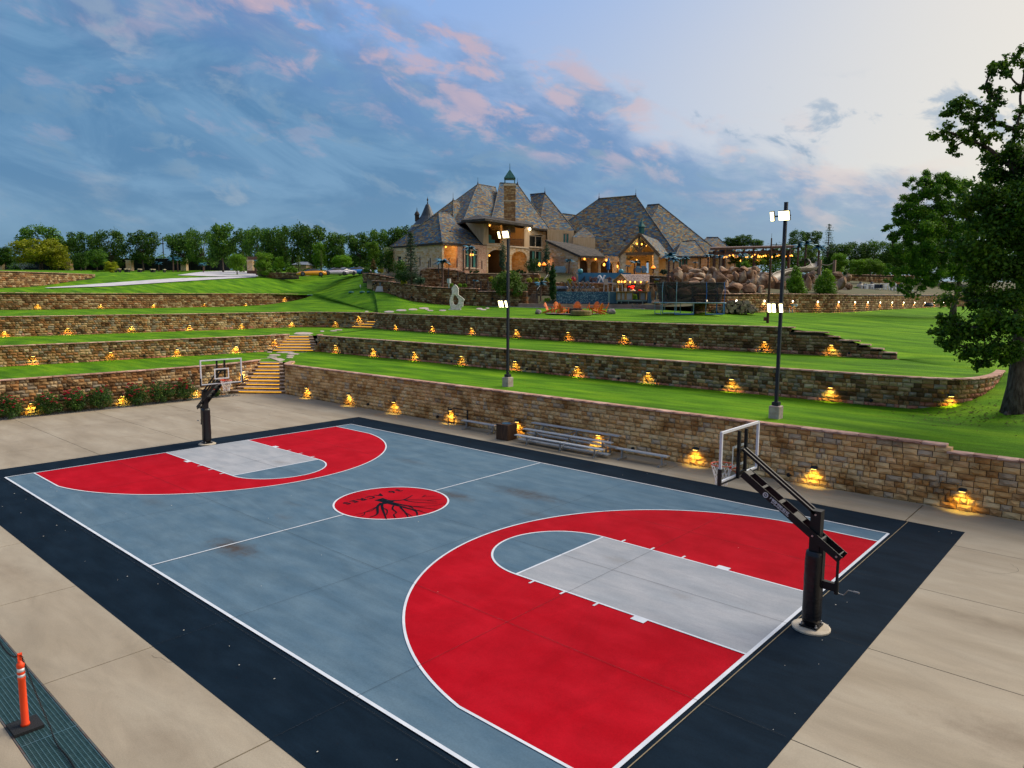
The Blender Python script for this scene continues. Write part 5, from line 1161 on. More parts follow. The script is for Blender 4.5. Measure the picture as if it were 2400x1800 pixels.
def conifer(u, vb, vt, wpx, d, label, lm, dens=900, nlev=13, grp=None, droop=.25, leaf=.28, thin=1.0):
    p = at(u, vb, d); h = (vb-vt)/F*d; w = wpx/F*d; rr = random.Random(int(u)); root = thing('conifer', label, 'tree', p, group=grp); m = MB(); m.tube([(0,0,-.2),(0,0,h*.5),(0,0,h)], [h*.018+.03, h*.012+.02, .015], 7); P = []
    for i in range(nlev):
        f = (i+.4)/nlev; z = h*(.10+.88*f); r_ = w*.5*(1-f)**.8*rr.uniform(.75,1.05)+.05
        for k in range(6):
            a = 2*pi*k/6+i*.9+rr.uniform(-.3,.3); e = Vector((r_*cos(a), r_*sin(a), z-droop*r_+rr.uniform(0,.25))); m.tube([(0,0,z), e], [.02,.006], 4, caps=False)
            for j in range(int(dens/(nlev*6))): t = rr.uniform(.25,1.05)*thin+(1-thin)*.9; P.append((e.x*t+rr.gauss(0,.07*w), e.y*t+rr.gauss(0,.07*w), z+(e.z-z)*t+rr.gauss(0,.09)))
    m.build('trunk', bark, root, smooth=True); link('crown', leaf_mesh('crown', P, [leaf*rr.uniform(.7,1.3) for _ in P], int(u), asp=.3), lm, root); return root
conifer(1940,600,525,34,128,'tall thin sparse conifer standing above the right treeline',blue_leaf,500,12,thin=.9)
conifer(964,662,545,42,88,'tall blue-green cedar in front of the left stone wing',blue_leaf,1500,15,droop=.1,leaf=.26)
conifer(754,647,587,16,124,'weeping pale conifer beside the white car',pine_leaf,300,10,droop=.9)
conifer(700,640,600,18,128,'small narrow conifer behind the yellow car',pine_leaf,300,10)
def bush(u, vb, vt, wpx, d, label, lm, dens=900, leaf=.16, nb=14, cat='shrub', grp=None, name='shrub', shape='dome', p=None, seed=None, h=None, w=None, stem=True):
    s_ = seed or int(u*3+vb); rr = random.Random(s_); p = p if p is not None else at(u, vb, d); h = h or (vb-vt)/F*d; w = w or wpx/F*d; root = thing(name, label, cat, p, group=grp); bl = []
    for i in range(nb):
        f = (i+.5)/nb; a = i*2.4+rr.uniform(-.5,.5)
        if shape == 'cone': z = h*(.08+.86*f); rd = w*.5*(1-f)**.62*rr.uniform(.35,.72); r_ = (.10+.14*(1-f))*w
        elif shape == 'column': z = h*(.06+.88*f); rd = w*.5*min(1, (1.02-f)*3.0)*rr.uniform(.1,.5); r_ = w*.3*min(1, (1.05-f)*2.6)
        else: z = h*(.18+.64*f); rd = w*.5*math.sqrt(max(0.05, 1-(f*1.0-.25)**2*1.1))*rr.uniform(.3,.72); r_ = min(w,h)*rr.uniform(.18,.27)
        bl.append(((rd*cos(a), rd*sin(a), z), r_))
    P, S, O = blobs_to_leaves(bl, dens, s_, leaf, .85, .5)
    if stem:
        m = MB(); 
        for c, r_ in bl[::3]: limb(m, (rr.uniform(-.05,.05),rr.uniform(-.05,.05),-.05), c, .02+.008*h, .008, rr, .1, 3, 5)
        m.build('stems', bark, root)
    link('crown', leaf_mesh('crown', P, S, s_, out=O), lm, root); return root, bl
# ------------------------------------------------------------------ rose bed
gr = MB(); rr = random.Random(5)
for i in range(5200):
    x = rr.uniform(-28.2,-27.12); y = rr.uniform(-16, 9.0); s = rr.uniform(.018,.04); a = rr.uniform(0,6)
    gr.raw([(x+s*cos(a+k*2.1), y+s*sin(a+k*2.1), .0) for k in range(3)]+[(x,y,.012+s*.7)], [(0,1,3),(1,2,3),(2,0,3)])
gv = gr.build('gravel', mat('slate_gravel', (.05,.055,.06), (.12,.125,.13), (.24,.24,.24), scale=18, rough=.85)); tag(gv, 'dark blue-grey gravel bed between paving and wall under the rose bushes', 'gravel', kind='stuff')
m = MB(); m.box((-27.7,-3.6,-.03),(1.25,26,.05)); tag(m.build('gravel_bed', mat('bed_earth', (.05,.048,.046), (.10,.098,.095), scale=12, rough=.95)), 'dark bed under the gravel beside the lowest wall', 'ground', kind='structure')
petal = mat('rose_red', (.42,.006,.03), (.62,.03,.08), scale=9, rough=.6); petal2 = mat('rose_pink', (.62,.08,.14), (.70,.16,.2), scale=9, rough=.6)
RB = [(22,979,924,66,'rose bush at the left edge of the photo, thick with red blooms'),(112,966,914,58,'second rose bush from the left, right of a glowing lamp'),(176,962,909,62,'third rose bush from the left, with many red flowers'),(238,956,903,62,'fourth rose bush from the left, greenest and almost without blooms'),(318,946,895,58,'fifth rose bush from the left, in the group left of the hoop'),(380,941,890,60,'sixth rose bush from the left, sparse pink blooms'),(432,936,886,54,'seventh rose bush from the left, just behind the hoop post'),(505,931,905,22,'small rose bush hidden behind the hoop arm')]
for i, (u, vb, vt, wp, l) in enumerate(RB):
    g_ = gnd(u, vb-6, 0); d = (g_-CAM).dot(FW); w = wp/F*d; h = (vb-vt)/F*d*1.0
    root, bl_ = bush(0,0,0,0,0,l,rose_leaf,2600 if w > .8 else 800,.085,18,'rose bush','rose bushes along the lowest wall','rose_bush',p=Vector((-27.62,CAM.y+ray(u,vb-8).y*((-27.62-CAM.x)/ray(u,vb-8).x),0)),seed=40+i,h=h,w=w*1.05)
    rr = random.Random(i+3); nf = [34,20,36,14,32,20,28,5][i]
    for k in range(nf):
        c, r_ = rr.choice(bl_[4:]); dv = Vector((rr.uniform(.1,1), rr.uniform(-1,.5), rr.uniform(.0,1))).normalized(); q = Vector(c)+dv*r_*1.0; m = MB(); s = rr.uniform(.06,.095)
        for j in range(5):
            a = 2*pi*j/5; t = Vector((cos(a), sin(a), .5))*s; n2 = Vector((-sin(a), cos(a), 0))*s*.8; m.face([q, q+t*.6+n2*.6, q+t*1.1+Vector((0,0,.02)), q+t*.6-n2*.6])
            m.face([q+Vector((0,0,.012)), q+t*.35+n2*.4+Vector((0,0,.03)), q+t*.5+Vector((0,0,.05)), q+t*.35-n2*.4+Vector((0,0,.03))])
        m.build('rose_bloom', petal if rr.random() < (.35 if i == 5 else .85) else petal2, root)
# ------------------------------------------------------------------ the great oak at the right and the leaning tree behind it
def big_tree(label, base, d, tr, clumps, seed, trunkpts, dens, leaf, sub=4, far=1.0, lm=None, backn=18, spread=5.0, sq=.8):
    """limbs and leaf clumps at surveyed places; the crown also goes on out of frame and behind"""
    rr = random.Random(seed); root = thing('oak_tree', label, 'tree', base); m = MB(); P3 = [Vector(p) for p in trunkpts]; n = len(P3)
    m.tube(P3, [tr*(1.55 if i == 0 else 1.08-.62*i/(n-1)) for i in range(n)], 14)
    for k in range(5):
        a = k*1.3+.4; m.tube([P3[0]+Vector((0,0,.55)), P3[0]+Vector((cos(a)*tr*1.3, sin(a)*tr*1.3, .16)), P3[0]+Vector((cos(a)*tr*2.3, sin(a)*tr*2.3, -.15))], [tr*.6, tr*.42, tr*.12], 7)
    bl = []
    for (u, v, r_, dz) in clumps:
        c = at(u, v, d+dz)-base; bl.append((c, r_))
    for k in range(backn):
        a = rr.uniform(0, 2*pi); z = rr.uniform(.42, .95)*P3[-1].z*1.35; rad = rr.uniform(.2, 1)*spread
        c = Vector((rad*cos(a), rad*sin(a), z)); u, v, dd = prj(base+c)
        if u < 2405: continue
        bl.append((c, rr.uniform(1.0,1.6)))
    sm_ = []
    # branching: every clump hangs on the nearest wood already grown, so limbs fork instead of fanning from one point
    nodes = [(q, 0.0) for q in P3[2:]]; kids = []; todo = [(Vector(c), r_) for c, r_ in bl]; par = {}; order = []
    while todo:
        bi = min(((nd[0]-c).length+.22*nd[1]+max(0, nd[0].z-c.z)*.5, i, j) for i, (c, r_) in enumerate(todo) for j, nd in enumerate(nodes))
        c, r_ = todo.pop(bi[1]); j = bi[2]; par[len(nodes)] = j; order.append((len(nodes), c, r_)); nodes.append((c, nodes[j][1]+(nodes[j][0]-c).length))
    load = {}
    for k, c, r_ in reversed(order): load[k] = load.get(k, 0)+1; load[par[k]] = load.get(par[k], 0)+load[k]
    nt_ = len(P3)-2
    for k, c, r_ in order:
        w1 = .016*math.sqrt(load[k])+.010; w0 = min(tr*.55, .016*math.sqrt(load[k]+1)+.022) if par[k] >= nt_ else min(tr*.5, .03*math.sqrt(load[k])+.03)
        pts = limb(m, nodes[par[k]][0], c, w0, w1, rr, .13, 5, 6)
        for q in range(sub):
            e = c+Vector((rr.gauss(0,1), rr.gauss(0,1), rr.gauss(0,.8)))*r_*far*.62; sm_.append((tuple(e), r_*rr.uniform(.38,.68)))
            limb(m, pts[-2], e, .022, .007, rr, .1, 3, 4)
        sm_.append((tuple(c), r_*.6))
    m.build('trunk', bark, root, smooth=True)
    Pp, S, O = blobs_to_leaves(sm_, dens, seed, leaf, sq, .35, .42); link('crown', leaf_mesh('crown', Pp, S, seed, asp=.62, out=O), lm or oak_leaf, root); return root
ob = spot(2377, 965); dob = (ob-CAM).dot(FW); ob.z -= .1
CL = [(2385,130,.30,0),(2345,152,.30,.2),(2402,150,.35,0),(2325,168,.28,.2),(2365,172,.25,-.2),(2310,205,.24,.2),(2340,232,.24,0),(2322,225,.26,.3),(2395,205,.25,.3),(2275,243,.30,.2),(2312,252,.26,0),(2245,250,.34,0),(2290,275,.34,-.2),(2222,268,.28,.2),(2262,282,.30,.3),(2330,290,.26,.2),(2212,310,.30,0),(2248,318,.30,-.2),(2290,312,.34,.2),(2325,318,.28,-.3),(2236,348,.24,.1),(2395,260,.35,.2),(2270,330,.24,0),(2300,340,.20,.2),
 (2385,305,.30,0),(2370,345,.45,.3),(2345,375,.50,0),(2400,380,.7,-.5),(2335,415,.55,.4),(2380,440,.7,-.6),(2345,470,.65,0),(2300,470,.55,.4),(2395,500,.8,-.8),(2330,520,.75,-.4),(2285,530,.60,.3),(2255,500,.45,.5),(2370,560,.85,-.8),(2310,585,.75,-.5),(2265,600,.60,0),(2395,620,.9,-1.0),(2340,640,.8,-.9),(2290,655,.65,-.5),(2370,700,.8,-1.2),(2320,715,.7,-1.0),(2280,705,.5,-.3),
 (2225,760,.42,-.6),(2260,765,.50,-.9),(2300,770,.55,-1.2),(2345,770,.65,-1.4),(2205,785,.32,-.5),(2235,805,.42,-.8),(2280,820,.45,-1.1),(2325,820,.42,-1.3),(2310,848,.30,-1.2),(2350,838,.34,-1.3),(2380,815,.45,-1.5),(2295,850,.25,-1.0),(2395,760,.8,-1.6),(2215,750,.28,-.4)]
base = ob; dT = dob
tp_ = [Vector((0,0,-.2)), at(2383,905,dT)-base, at(2392,820,dT)-base, at(2398,720,dT)-base, at(2400,600,dT)-base, at(2385,480,dT)-base, at(2378,400,dT)-base, at(2372,350,dT)-base]
big_tree('great oak with thick grey trunk at the right edge, beside the rounded wall end', base, dT, .34, CL, 11, tp_, 110000, .15, 4)
lb = spot(2232, 745); ld_ = (lb-CAM).dot(FW)
CL2 = [(2155,430,.6,0),(2200,415,.7,0),(2180,455,.7,.4),(2120,490,.6,0),(2150,500,.9,-.5),(2105,500,.45,.3),(2200,490,1.0,-.6),(2245,440,.9,.2),(2110,545,.6,0),(2150,555,.9,-.7),(2092,560,.4,.3),(2200,560,1.0,-.8),(2250,540,1.0,-.4),(2125,605,.6,-.2),(2165,615,.8,-.8),(2100,640,.5,0),(2130,655,.5,-.3),(2215,625,.9,-.8),(2260,610,.9,-.4),(2090,665,.35,.2),(2112,680,.35,-.1),(2140,690,.3,0),(2180,665,.6,-.5),(2230,670,.6,-.4),(2280,680,.8,-.2),(2300,620,1.0,0),(2310,540,1.2,.4),(2290,470,1.0,.5),(2140,460,.6,.2),(2175,500,.8,0),(2125,520,.6,.3),(2180,540,.9,.2),(2140,585,.8,.2),(2185,590,.9,0),(2110,600,.5,.1),(2150,640,.7,.1),(2195,650,.8,0),(2225,520,1.0,.2),(2235,580,1.0,.1),(2165,420,.5,.2),(2215,450,.8,.1),(2080,530,.35,0),(2095,585,.4,.1),(2250,640,.9,.1)]
tp2 = [Vector((0,0,-.2)), at(2236,715,ld_)-lb, at(2243,690,ld_)-lb, at(2250,650,ld_)-lb, at(2240,600,ld_)-lb, at(2215,530,ld_)-lb, at(2195,470,ld_)-lb]
big_tree('second oak with a leaning dark trunk, behind the great oak', lb, ld_, .26, CL2, 23, tp2, 120000, .20, 6, far=1.7, backn=4, spread=6)
mu = MB(); q = spot(2225, 830); pts = [q+Vector((1.6*cos(a)*(1+.2*sin(3*a)), 1.0*sin(a)*(1+.2*cos(2*a)), .02)) for a in np.linspace(0, 2*pi, 20)[:-1]]
# leaf litter near the oak
lm = MB(); rr = random.Random(8)
for i in range(420):
    x = ob.x+rr.gauss(-.6,1.5); y = ob.y+rr.gauss(-.3,1.1); z = zat(x, y)+.02
    if z < 1.5 or z > 2.6: continue
    a = rr.uniform(0,6); s = rr.uniform(.03,.07); lm.face([(x+s*cos(a),y+s*sin(a),z),(x-s*.5*sin(a),y+s*.5*cos(a),z+.02),(x-s*cos(a),y-s*sin(a),z),(x+s*.5*sin(a),y-s*.5*cos(a),z+.015)])
tag(lm.build('leaf_litter', mat('dry_leaf', (.06,.035,.015), (.16,.10,.045), scale=9, rough=.9)), 'dry brown leaves scattered on the grass around the oak trunk', 'leaf litter', kind='stuff')
# ------------------------------------------------------------------ the stone mansion
def cellmat(name, w, h, cols, mortar=None, mw=.06, bump=.5, rough=.85, vary=.12, stain=None):
    """courses of single slates or stones, each with its own colour, from the face's own coordinates"""
    m = bpy.data.materials.new(name); m.use_nodes = True; nt = m.node_tree; N = nt.nodes.new; L = nt.links.new; b = nt.nodes['Principled BSDF']; b.inputs['Roughness'].default_value = rough; b.inputs['Specular IOR Level'].default_value = .25
    def mth(op, a, c=None, d=None):
        n = N('ShaderNodeMath'); n.operation = op
        for i, q in enumerate((a, c, d)):
            if q is None: continue
            if isinstance(q, (int, float)): n.inputs[i].default_value = q
            else: L(q, n.inputs[i])
        return n.outputs[0]
    uv = N('ShaderNodeUVMap'); uv.uv_map = 'uv'; sp = N('ShaderNodeSeparateXYZ'); L(uv.outputs[0], sp.inputs[0])
    y = mth('DIVIDE', sp.outputs[1], h); row = mth('FLOOR', y); wn1 = N('ShaderNodeTexWhiteNoise'); wn1.noise_dimensions = '1D'; L(row, wn1.inputs['W'])
    x = mth('ADD', mth('DIVIDE', sp.outputs[0], w), mth('MULTIPLY', wn1.outputs['Value'], 7.3)); col = mth('FLOOR', x)
    cb = N('ShaderNodeCombineXYZ'); L(col, cb.inputs[0]); L(row, cb.inputs[1]); wn = N('ShaderNodeTexWhiteNoise'); wn.noise_dimensions = '2D'; L(cb.outputs[0], wn.inputs['Vector'])
    r = N('ShaderNodeValToRGB'); r.color_ramp.interpolation = 'CONSTANT'; e = r.color_ramp.elements; n = len(cols); e[0].color = (*cols[0],1); e[0].position = 0; e[1].color = (*cols[1],1); e[1].position = 1/n
    for i in range(2, n): k = e.new(i/n); k.color = (*cols[i],1)
    geo = N('ShaderNodeNewGeometry'); nz = N('ShaderNodeTexNoise'); L(geo.outputs['Position'], nz.inputs['Vector']); nz.inputs['Scale'].default_value = .55; nz.inputs['Detail'].default_value = 6
    sel = mth('FRACT', mth('ADD', wn.outputs['Value'], mth('MULTIPLY', nz.outputs['Fac'], .35))); L(sel, r.inputs[0]); c = r.outputs[0]
    fx = mth('FRACT', x); fy = mth('FRACT', y)
    if mortar:
        ed = mth('MAXIMUM', mth('LESS_THAN', fx, mw), mth('LESS_THAN', fy, mw*w/h)); mx = N('ShaderNodeMix'); mx.data_type = 'RGBA'; L(ed, mx.inputs[0]); L(c, mx.inputs[6]); mx.inputs[7].default_value = (*mortar,1); c = mx.outputs[2]
    n2 = N('ShaderNodeTexNoise'); L(geo.outputs['Position'], n2.inputs['Vector']); n2.inputs['Scale'].default_value = 9; n2.inputs['Detail'].default_value = 4
    mr = N('ShaderNodeMapRange'); L(n2.outputs['Fac'], mr.inputs[0]); mr.inputs[3].default_value = 1-vary*2.5; mr.inputs[4].default_value = 1+vary*2.5
    hs = N('ShaderNodeHueSaturation'); L(mr.outputs[0], hs.inputs['Value']); L(c, hs.inputs['Color']); L(hs.outputs[0], b.inputs['Base Color'])
    bp = N('ShaderNodeBump'); bp.inputs['Strength'].default_value = bump; bp.inputs['Distance'].default_value = .04; L(mth('ADD', mth('MULTIPLY', wn.outputs['Value'], .6), mth('MULTIPLY', mth('SUBTRACT', 1.0, fy), .6)), bp.inputs['Height']); L(bp.outputs[0], b.inputs['Normal'])
    MATS[name] = m; return m
slate = cellmat('roof_slate', .42, .25, [(.035,.095,.165),(.205,.135,.062),(.115,.10,.08),(.06,.135,.185),(.25,.185,.095),(.105,.055,.03),(.055,.07,.09),(.15,.14,.10),(.03,.075,.15),(.135,.105,.07)], mortar=(.03,.03,.03), mw=.05, bump=.55)
shingle = cellmat('dark_shingle', .5, .22, [(.055,.047,.04),(.075,.063,.052),(.045,.04,.037),(.09,.075,.06)], mortar=(.02,.02,.02), mw=.04, bump=.4)
stone_h = cellmat('house_stone', .46, .24, [(.60,.41,.23),(.66,.48,.30),(.54,.34,.17),(.68,.53,.36),(.56,.32,.12),(.62,.45,.31),(.50,.36,.24)], mortar=(.62,.49,.34), mw=.07, bump=.4)
brick_p = cellmat('house_brick', .26, .09, [(.54,.27,.17),(.60,.35,.23),(.47,.21,.14),(.62,.41,.28)], mortar=(.56,.44,.34), mw=.08, bump=.3)
siding = mat('board_siding', (.56,.37,.20), (.64,.44,.26), (.68,.50,.32), scale=2.2, rough=.8, stretch=(5,5,.25), bump=.3, bscale=8)
trim_m = mat('pale_trim', (.62,.49,.35), (.68,.56,.42), scale=3, rough=.8); fascia_m = mat('dark_fascia', (.028,.019,.014), (.045,.030,.022), scale=4, rough=.7)
brown_m = mat('timber_brown', (.10,.06,.035), (.16,.10,.06), scale=2, rough=.75, stretch=(3,3,.6)); copper = mat('green_copper', (.012,.085,.085), (.025,.13,.12), scale=3, rough=.6, metal=.2)
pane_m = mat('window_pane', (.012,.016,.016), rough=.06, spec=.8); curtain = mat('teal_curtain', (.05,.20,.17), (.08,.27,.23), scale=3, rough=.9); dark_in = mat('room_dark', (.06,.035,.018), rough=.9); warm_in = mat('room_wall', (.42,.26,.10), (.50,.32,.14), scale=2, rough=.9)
def autouv(me):
    uv = me.uv_layers.new(name='uv'); 
    for p in me.polygons:
        n = p.normal; e = Vector((-n.y, n.x, 0))
        e = e.normalized() if e.length > .05 else Vector((1,0,0)); f = n.cross(e); f = f if f.z >= 0 else -f
        for li in p.loop_indices:
            q = me.vertices[me.loops[li].vertex_index].co; uv.data[li].uv = (q.dot(e), q.dot(f))
H0 = at(1190, 628, 98); house = thing('stone_mansion', 'large tan stone mansion with steep multicoloured slate roofs on the hill', 'house', H0)
def hp(name, pts_hull, m, parent=house, uv=True):
    bm = bmesh.new()
    for p in pts_hull: bm.verts.new(Vector(p)-H0)
    r = bmesh.ops.convex_hull(bm, input=bm.verts); bmesh.ops.delete(bm, geom=[g for g in r['geom_interior'] if isinstance(g, bmesh.types.BMVert)], context='VERTS')
    bmesh.ops.dissolve_limit(bm, angle_limit=.02, verts=bm.verts, edges=bm.edges); bmesh.ops.recalc_face_normals(bm, faces=bm.faces)
    me = bpy.data.meshes.new(name); bm.to_mesh(me); bm.free(); me.update()
    if uv: autouv(me)
    return link(name, me, m, parent)
FH = Vector((FW.x, FW.y, 0)).normalized(); RH = Vector((RT.x, RT.y, 0)).normalized()
def roof(eaves, ridge, back, m=slate, name='roof', hips=True):
    E_ = [at(*q) for q in eaves]; Rr_ = [at(*q) for q in ridge]; zb = sum(p.z for p in E_)/len(E_)
    Bk = [Vector((p.x, p.y, zb))+FH*back for p in (E_[0], E_[-1])]
    o = hp(name, E_+Rr_+Bk, m)
    # ridge and hip caps, gutter along the front eaves
    mm = MB()
    for a, b in zip(Rr_, Rr_[1:]): mm.tube([a-H0+Vector((0,0,.03)), b-H0+Vector((0,0,.03))], .11, 6)
    if hips:
        mm.tube([E_[0]-H0, Rr_[0]-H0], .09, 5); mm.tube([E_[-1]-H0, Rr_[-1]-H0], .09, 5)
        for q in E_[1:-1]: mm.tube([q-H0, min(Rr_, key=lambda r_: (r_-q).length)-H0], .09, 5)
    if mm.v: mm.build('ridge_cap', slate if m is slate else m, o).data; autouv(o.children[-1].data) if o.children else None
    g_ = MB()
    for a, b in zip(E_, E_[1:]): g_.bar(a-H0-Vector((0,0,.16))-FH*.06, b-H0-Vector((0,0,.16))-FH*.06, .2, .26)
    g_.build('gutter', fascia_m, o); return o
R1 = roof([(914,578,102),(1036,567.5,94.2),(1141,576,101.5)], [(1027.5,498.6,101.5),(1061,502,108)], 14)
R2 = roof([(921,576,105),(1062,556,102),(1150,552,108)], [(1062,470,109),(1096,475,116)], 16)
R3 = roof([(927,573,110),(1085,519,102.5),(1182,516,107)], [(1120,432,114.5),(1161,439,121)], 22)
R4 = roof([(1150,522,103.5),(1289,538,109.5)], [(1172,429,118),(1213,432,117)], 22)
R5 = roof([(1262,538,109.2),(1349,541.5,110.5)], [(1243,456,121),(1277,453,118)], 20)
R6 = roof([(1300,548,121),(1368,562,121)], [(1318,501,127),(1348,505,127)], 14)
R7 = roof([(1215,601,112),(1588,600,103.5)], [(1404,466,115),(1490,459,113)], 26)
R8 = roof([(1480,600,105),(1697,600.5,113)], [(1518,481,115.5),(1545,479,114)], 22)
R8b = roof([(1583,600,101.8),(1657,600.5,103)], [(1598,566,106.5),(1630,564,106.5)], 9)
R9 = roof([(1640,592,114),(1713,584,116)], [(1656,557,120),(1683,557,119)], 12)
R12 = roof([(1343,556,107.5),(1395,557,106.5)], [(1368,533,112),(1370,532.5,116)], 12)   # small gabled dormer
def slab(pts, th, m, name='porch_roof'):
    P = [at(*q) for q in pts]; return hp(name, P+[p-Vector((0,0,th)) for p in P], m)
slab([(1081,516,100),(1137,511.5,95.6),(1250,527.5,103.4),(1236,519,109),(1118,503,104)], .32, shingle, 'balcony_roof')
slab([(1277,561.5,101),(1360,599,96.3),(1418,601,98.5),(1400,585,104),(1345,571,107)], .30, shingle, 'porch_roof')
# finials
for u, v, d, h in ((1062,470,109,.9),(1120,432,114.5,.85),(1213,432,117,.75),(1277,453,118,.75),(1404,466,115,.75),(1490,459,113,.8)):
    p = at(u, v, d)-H0; k = d/F*17; m = MB(); m.lathe([(.2,-.1),(.12,.12),(.05,.25),(.09,.33),(.03,.42),(.02,h*1.2),(0,h*1.35)], 7, p); m.build('finial', fascia_m, house)
# turret behind the left roof
tt = thing('round_turret', 'dark conical turret roof with a small spire behind the left roof', 'turret', at(1003,560,124)); q0 = tt.location; k = 124/F
m = MB(); m.lathe([(2.9,-3),(2.9,2.2),(0,2.2)], 16, (0,0,0)); m.build('wall', stone_h, tt); autouv(tt.children[-1].data)
m = MB(); m.lathe([((1022-983)*k*1.25,(560-545)*k),((1003-985)*k*.9,(560-508)*k),(.35,(560-482)*k),(0,(560-478)*k)], 18); m.build('roof', mat('dark_metal_roof', (.022,.03,.042), (.035,.045,.058), scale=8, rough=.5, stretch=(6,6,.3)), tt)
m = MB(); m.lathe([(.12,(560-479)*k),(.05,(560-473)*k),(.16,(560-471)*k),(.03,(560-466)*k),(0,(560-462)*k)], 8); m.build('finial', fascia_m, tt)
m = MB(); c = ((978-1003)*k, 0); m.lathe([(.38,(560-520)*k),(.38,(560-506)*k),(.5,(560-505)*k),(.3,(560-499)*k),(.08,(560-496)*k),(.03,(560-489)*k),(0,(560-487)*k)], 10, RH*c[0]); m.build('cupola', fascia_m, tt)
# chimney
chim_m = cellmat('chimney_stone', .42, .22, [(.36,.19,.08),(.44,.26,.12),(.30,.15,.06),(.48,.31,.16),(.26,.14,.07)], mortar=(.16,.09,.05), mw=.10, bump=.6)
p0, p1 = at(1181,512,103), at(1208,512,103); w = (p1-p0).length; c = (p0+p1)/2; ztop = at(1195,436,103).z
m = MB(); m.box((c.x-H0.x, c.y-H0.y, (ztop+c.z-2)/2-H0.z), (w, w*.8, ztop-c.z+2), rz=math.atan2(RH.y, RH.x)); o = m.build('chimney', chim_m, house, fix=True); autouv(o.data)
chm = o; z1 = at(1195,473,103).z
m = MB(); m.box((c.x-H0.x,c.y-H0.y,z1-H0.z),(w*1.05,w*.85,.14),rz=math.atan2(RH.y,RH.x)); m.box((c.x-H0.x,c.y-H0.y,ztop-H0.z),(w*1.04,w*.84,.3),rz=math.atan2(RH.y,RH.x)); m.build('band', trim_m, chm)
zc = at(1195,433,103).z; m = MB(); R4_ = Matrix.Rotation(math.atan2(RH.y,RH.x)+pi/4, 3, 'Z')
m.lathe([(w*.66,.75),(w*.70,.85),(w*.36,1.5),(w*.12,1.95),(.06,2.1),(.04,2.9),(0,3.0)], 4, (c.x-H0.x,c.y-H0.y,zc-.1-H0.z), ax=R4_)
for sx in (-1,1):
    for sy in (-1,1): q = Vector((c.x-H0.x,c.y-H0.y,zc-H0.z))+RH*sx*w*.42+FH*sy*w*.34; m.bar(q, q+Vector((0,0,.7)), .1)
m.build('chimney_cap', copper, chm)
# walls as planes with openings cut through them
class Plane:
    def __init__(s, o, e): s.o = Vector(o); s.e = Vector(e).normalized(); s.n = Vector((s.e.y, -s.e.x, 0))      # n points out of the wall
    def px(s, u, v):
        r = ray(u, v); t = (s.o-CAM).dot(s.n)/r.dot(s.n); return CAM+r*t
def arch(u0, u1, vb, vs, va, n=8):
    c = (u0+u1)/2; w = (u1-u0)/2; return [(u0,vb),(u0,vs)]+[(c-w*cos(pi*i/n), vs-(vs-va)*sin(pi*i/n)) for i in range(1, n)]+[(u1,vs),(u1,vb)]
def rc(u0, v0, u1, v1): return [(u0,v1),(u0,v0),(u1,v0),(u1,v1)]
def facade(pl, outline, holes, m, th=.35, name='wall', parent=house):
    o = [pl.px(*q)-H0 for q in outline]; hs = [[pl.px(*q)-H0 for q in h] for h in holes]; tris = tessellate_polygon([o]+hs); vs = [v for l in [o]+hs for v in l]; n = len(vs); bk = [v-pl.n*th for v in vs]; mm = MB(); fs = [tuple(t) for t in tris]; k = 0; side = []
    for l in [o]+hs:
        side += [(k+i, k+(i+1) % len(l), n+k+(i+1) % len(l), n+k+i) for i in range(len(l))]; k += len(l)
    mm.raw(vs+bk, fs+[tuple(n+i for i in t[::-1]) for t in fs]+side); ob = mm.build(name, m, parent, fix=True); autouv(ob.data); return ob
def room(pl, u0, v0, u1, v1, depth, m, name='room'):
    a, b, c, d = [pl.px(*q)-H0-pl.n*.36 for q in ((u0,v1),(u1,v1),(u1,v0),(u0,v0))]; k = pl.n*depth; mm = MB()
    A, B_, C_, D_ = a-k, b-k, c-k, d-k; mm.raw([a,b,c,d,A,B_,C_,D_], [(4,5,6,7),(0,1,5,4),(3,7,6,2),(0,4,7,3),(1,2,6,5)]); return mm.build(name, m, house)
def window(pl, u0, v0, u1, v1, nx=1, ny=1, cur=0, name='window', fr=None, tops=None):
    a = pl.px(u0, v1)-H0; b = pl.px(u1, v1)-H0; c = pl.px(u0, v0)-H0; w = (b-a).length; h = c.z-a.z; e = pl.e if (b-a).dot(pl.e) > 0 else -pl.e; f = Vector((0,0,1)); bk = -pl.n*.16; B3 = lambda x, y, q=0: a+e*x+f*y+bk+pl.n*q
    mm = MB(); t = .09; M = Matrix((e, pl.n, f)).transposed()
    for x, y, ww, hh in ((t/2,h/2,t,h),(w-t/2,h/2,t,h),(w/2,t/2,w-2*t,t),(w/2,h-t/2,w-2*t,t)): mm.box(B3(x,y), (ww,.14,hh), M=M)
    for i in range(1, nx): mm.box(B3(w*i/nx,h/2), (.09,.12,h-2*t), M=M)
    ys = [h*i/ny for i in range(1, ny)] if tops is None else [h*tops]
    for y in ys: mm.box(B3(w/2,y), (w-2*t,.11,.09), M=M)
    o = mm.build(name, fr or trim_m, house)
    mm = MB(); mm.face([B3(t,t,-.05),B3(w-t,t,-.05),B3(w-t,h-t,-.05),B3(t,h-t,-.05)]); mm.build('pane', pane_m, o)
    if cur:
        for i in range(nx):
            mm = MB(); x0 = w*i/nx+(w/nx)*(.55 if cur == 1 else .38); mm.face([B3(x0,t,-.03),B3(x0+w/nx*.32,t,-.03),B3(x0+w/nx*.32,h-t,-.03),B3(x0,h-t,-.03)]); mm.build('curtain', curtain, o)
    mm = MB(); mm.box(a+e*w/2+pl.n*.04-f*.07, (w+.3,.3,.13), M=M); mm.build('sill', trim_m, o); return o
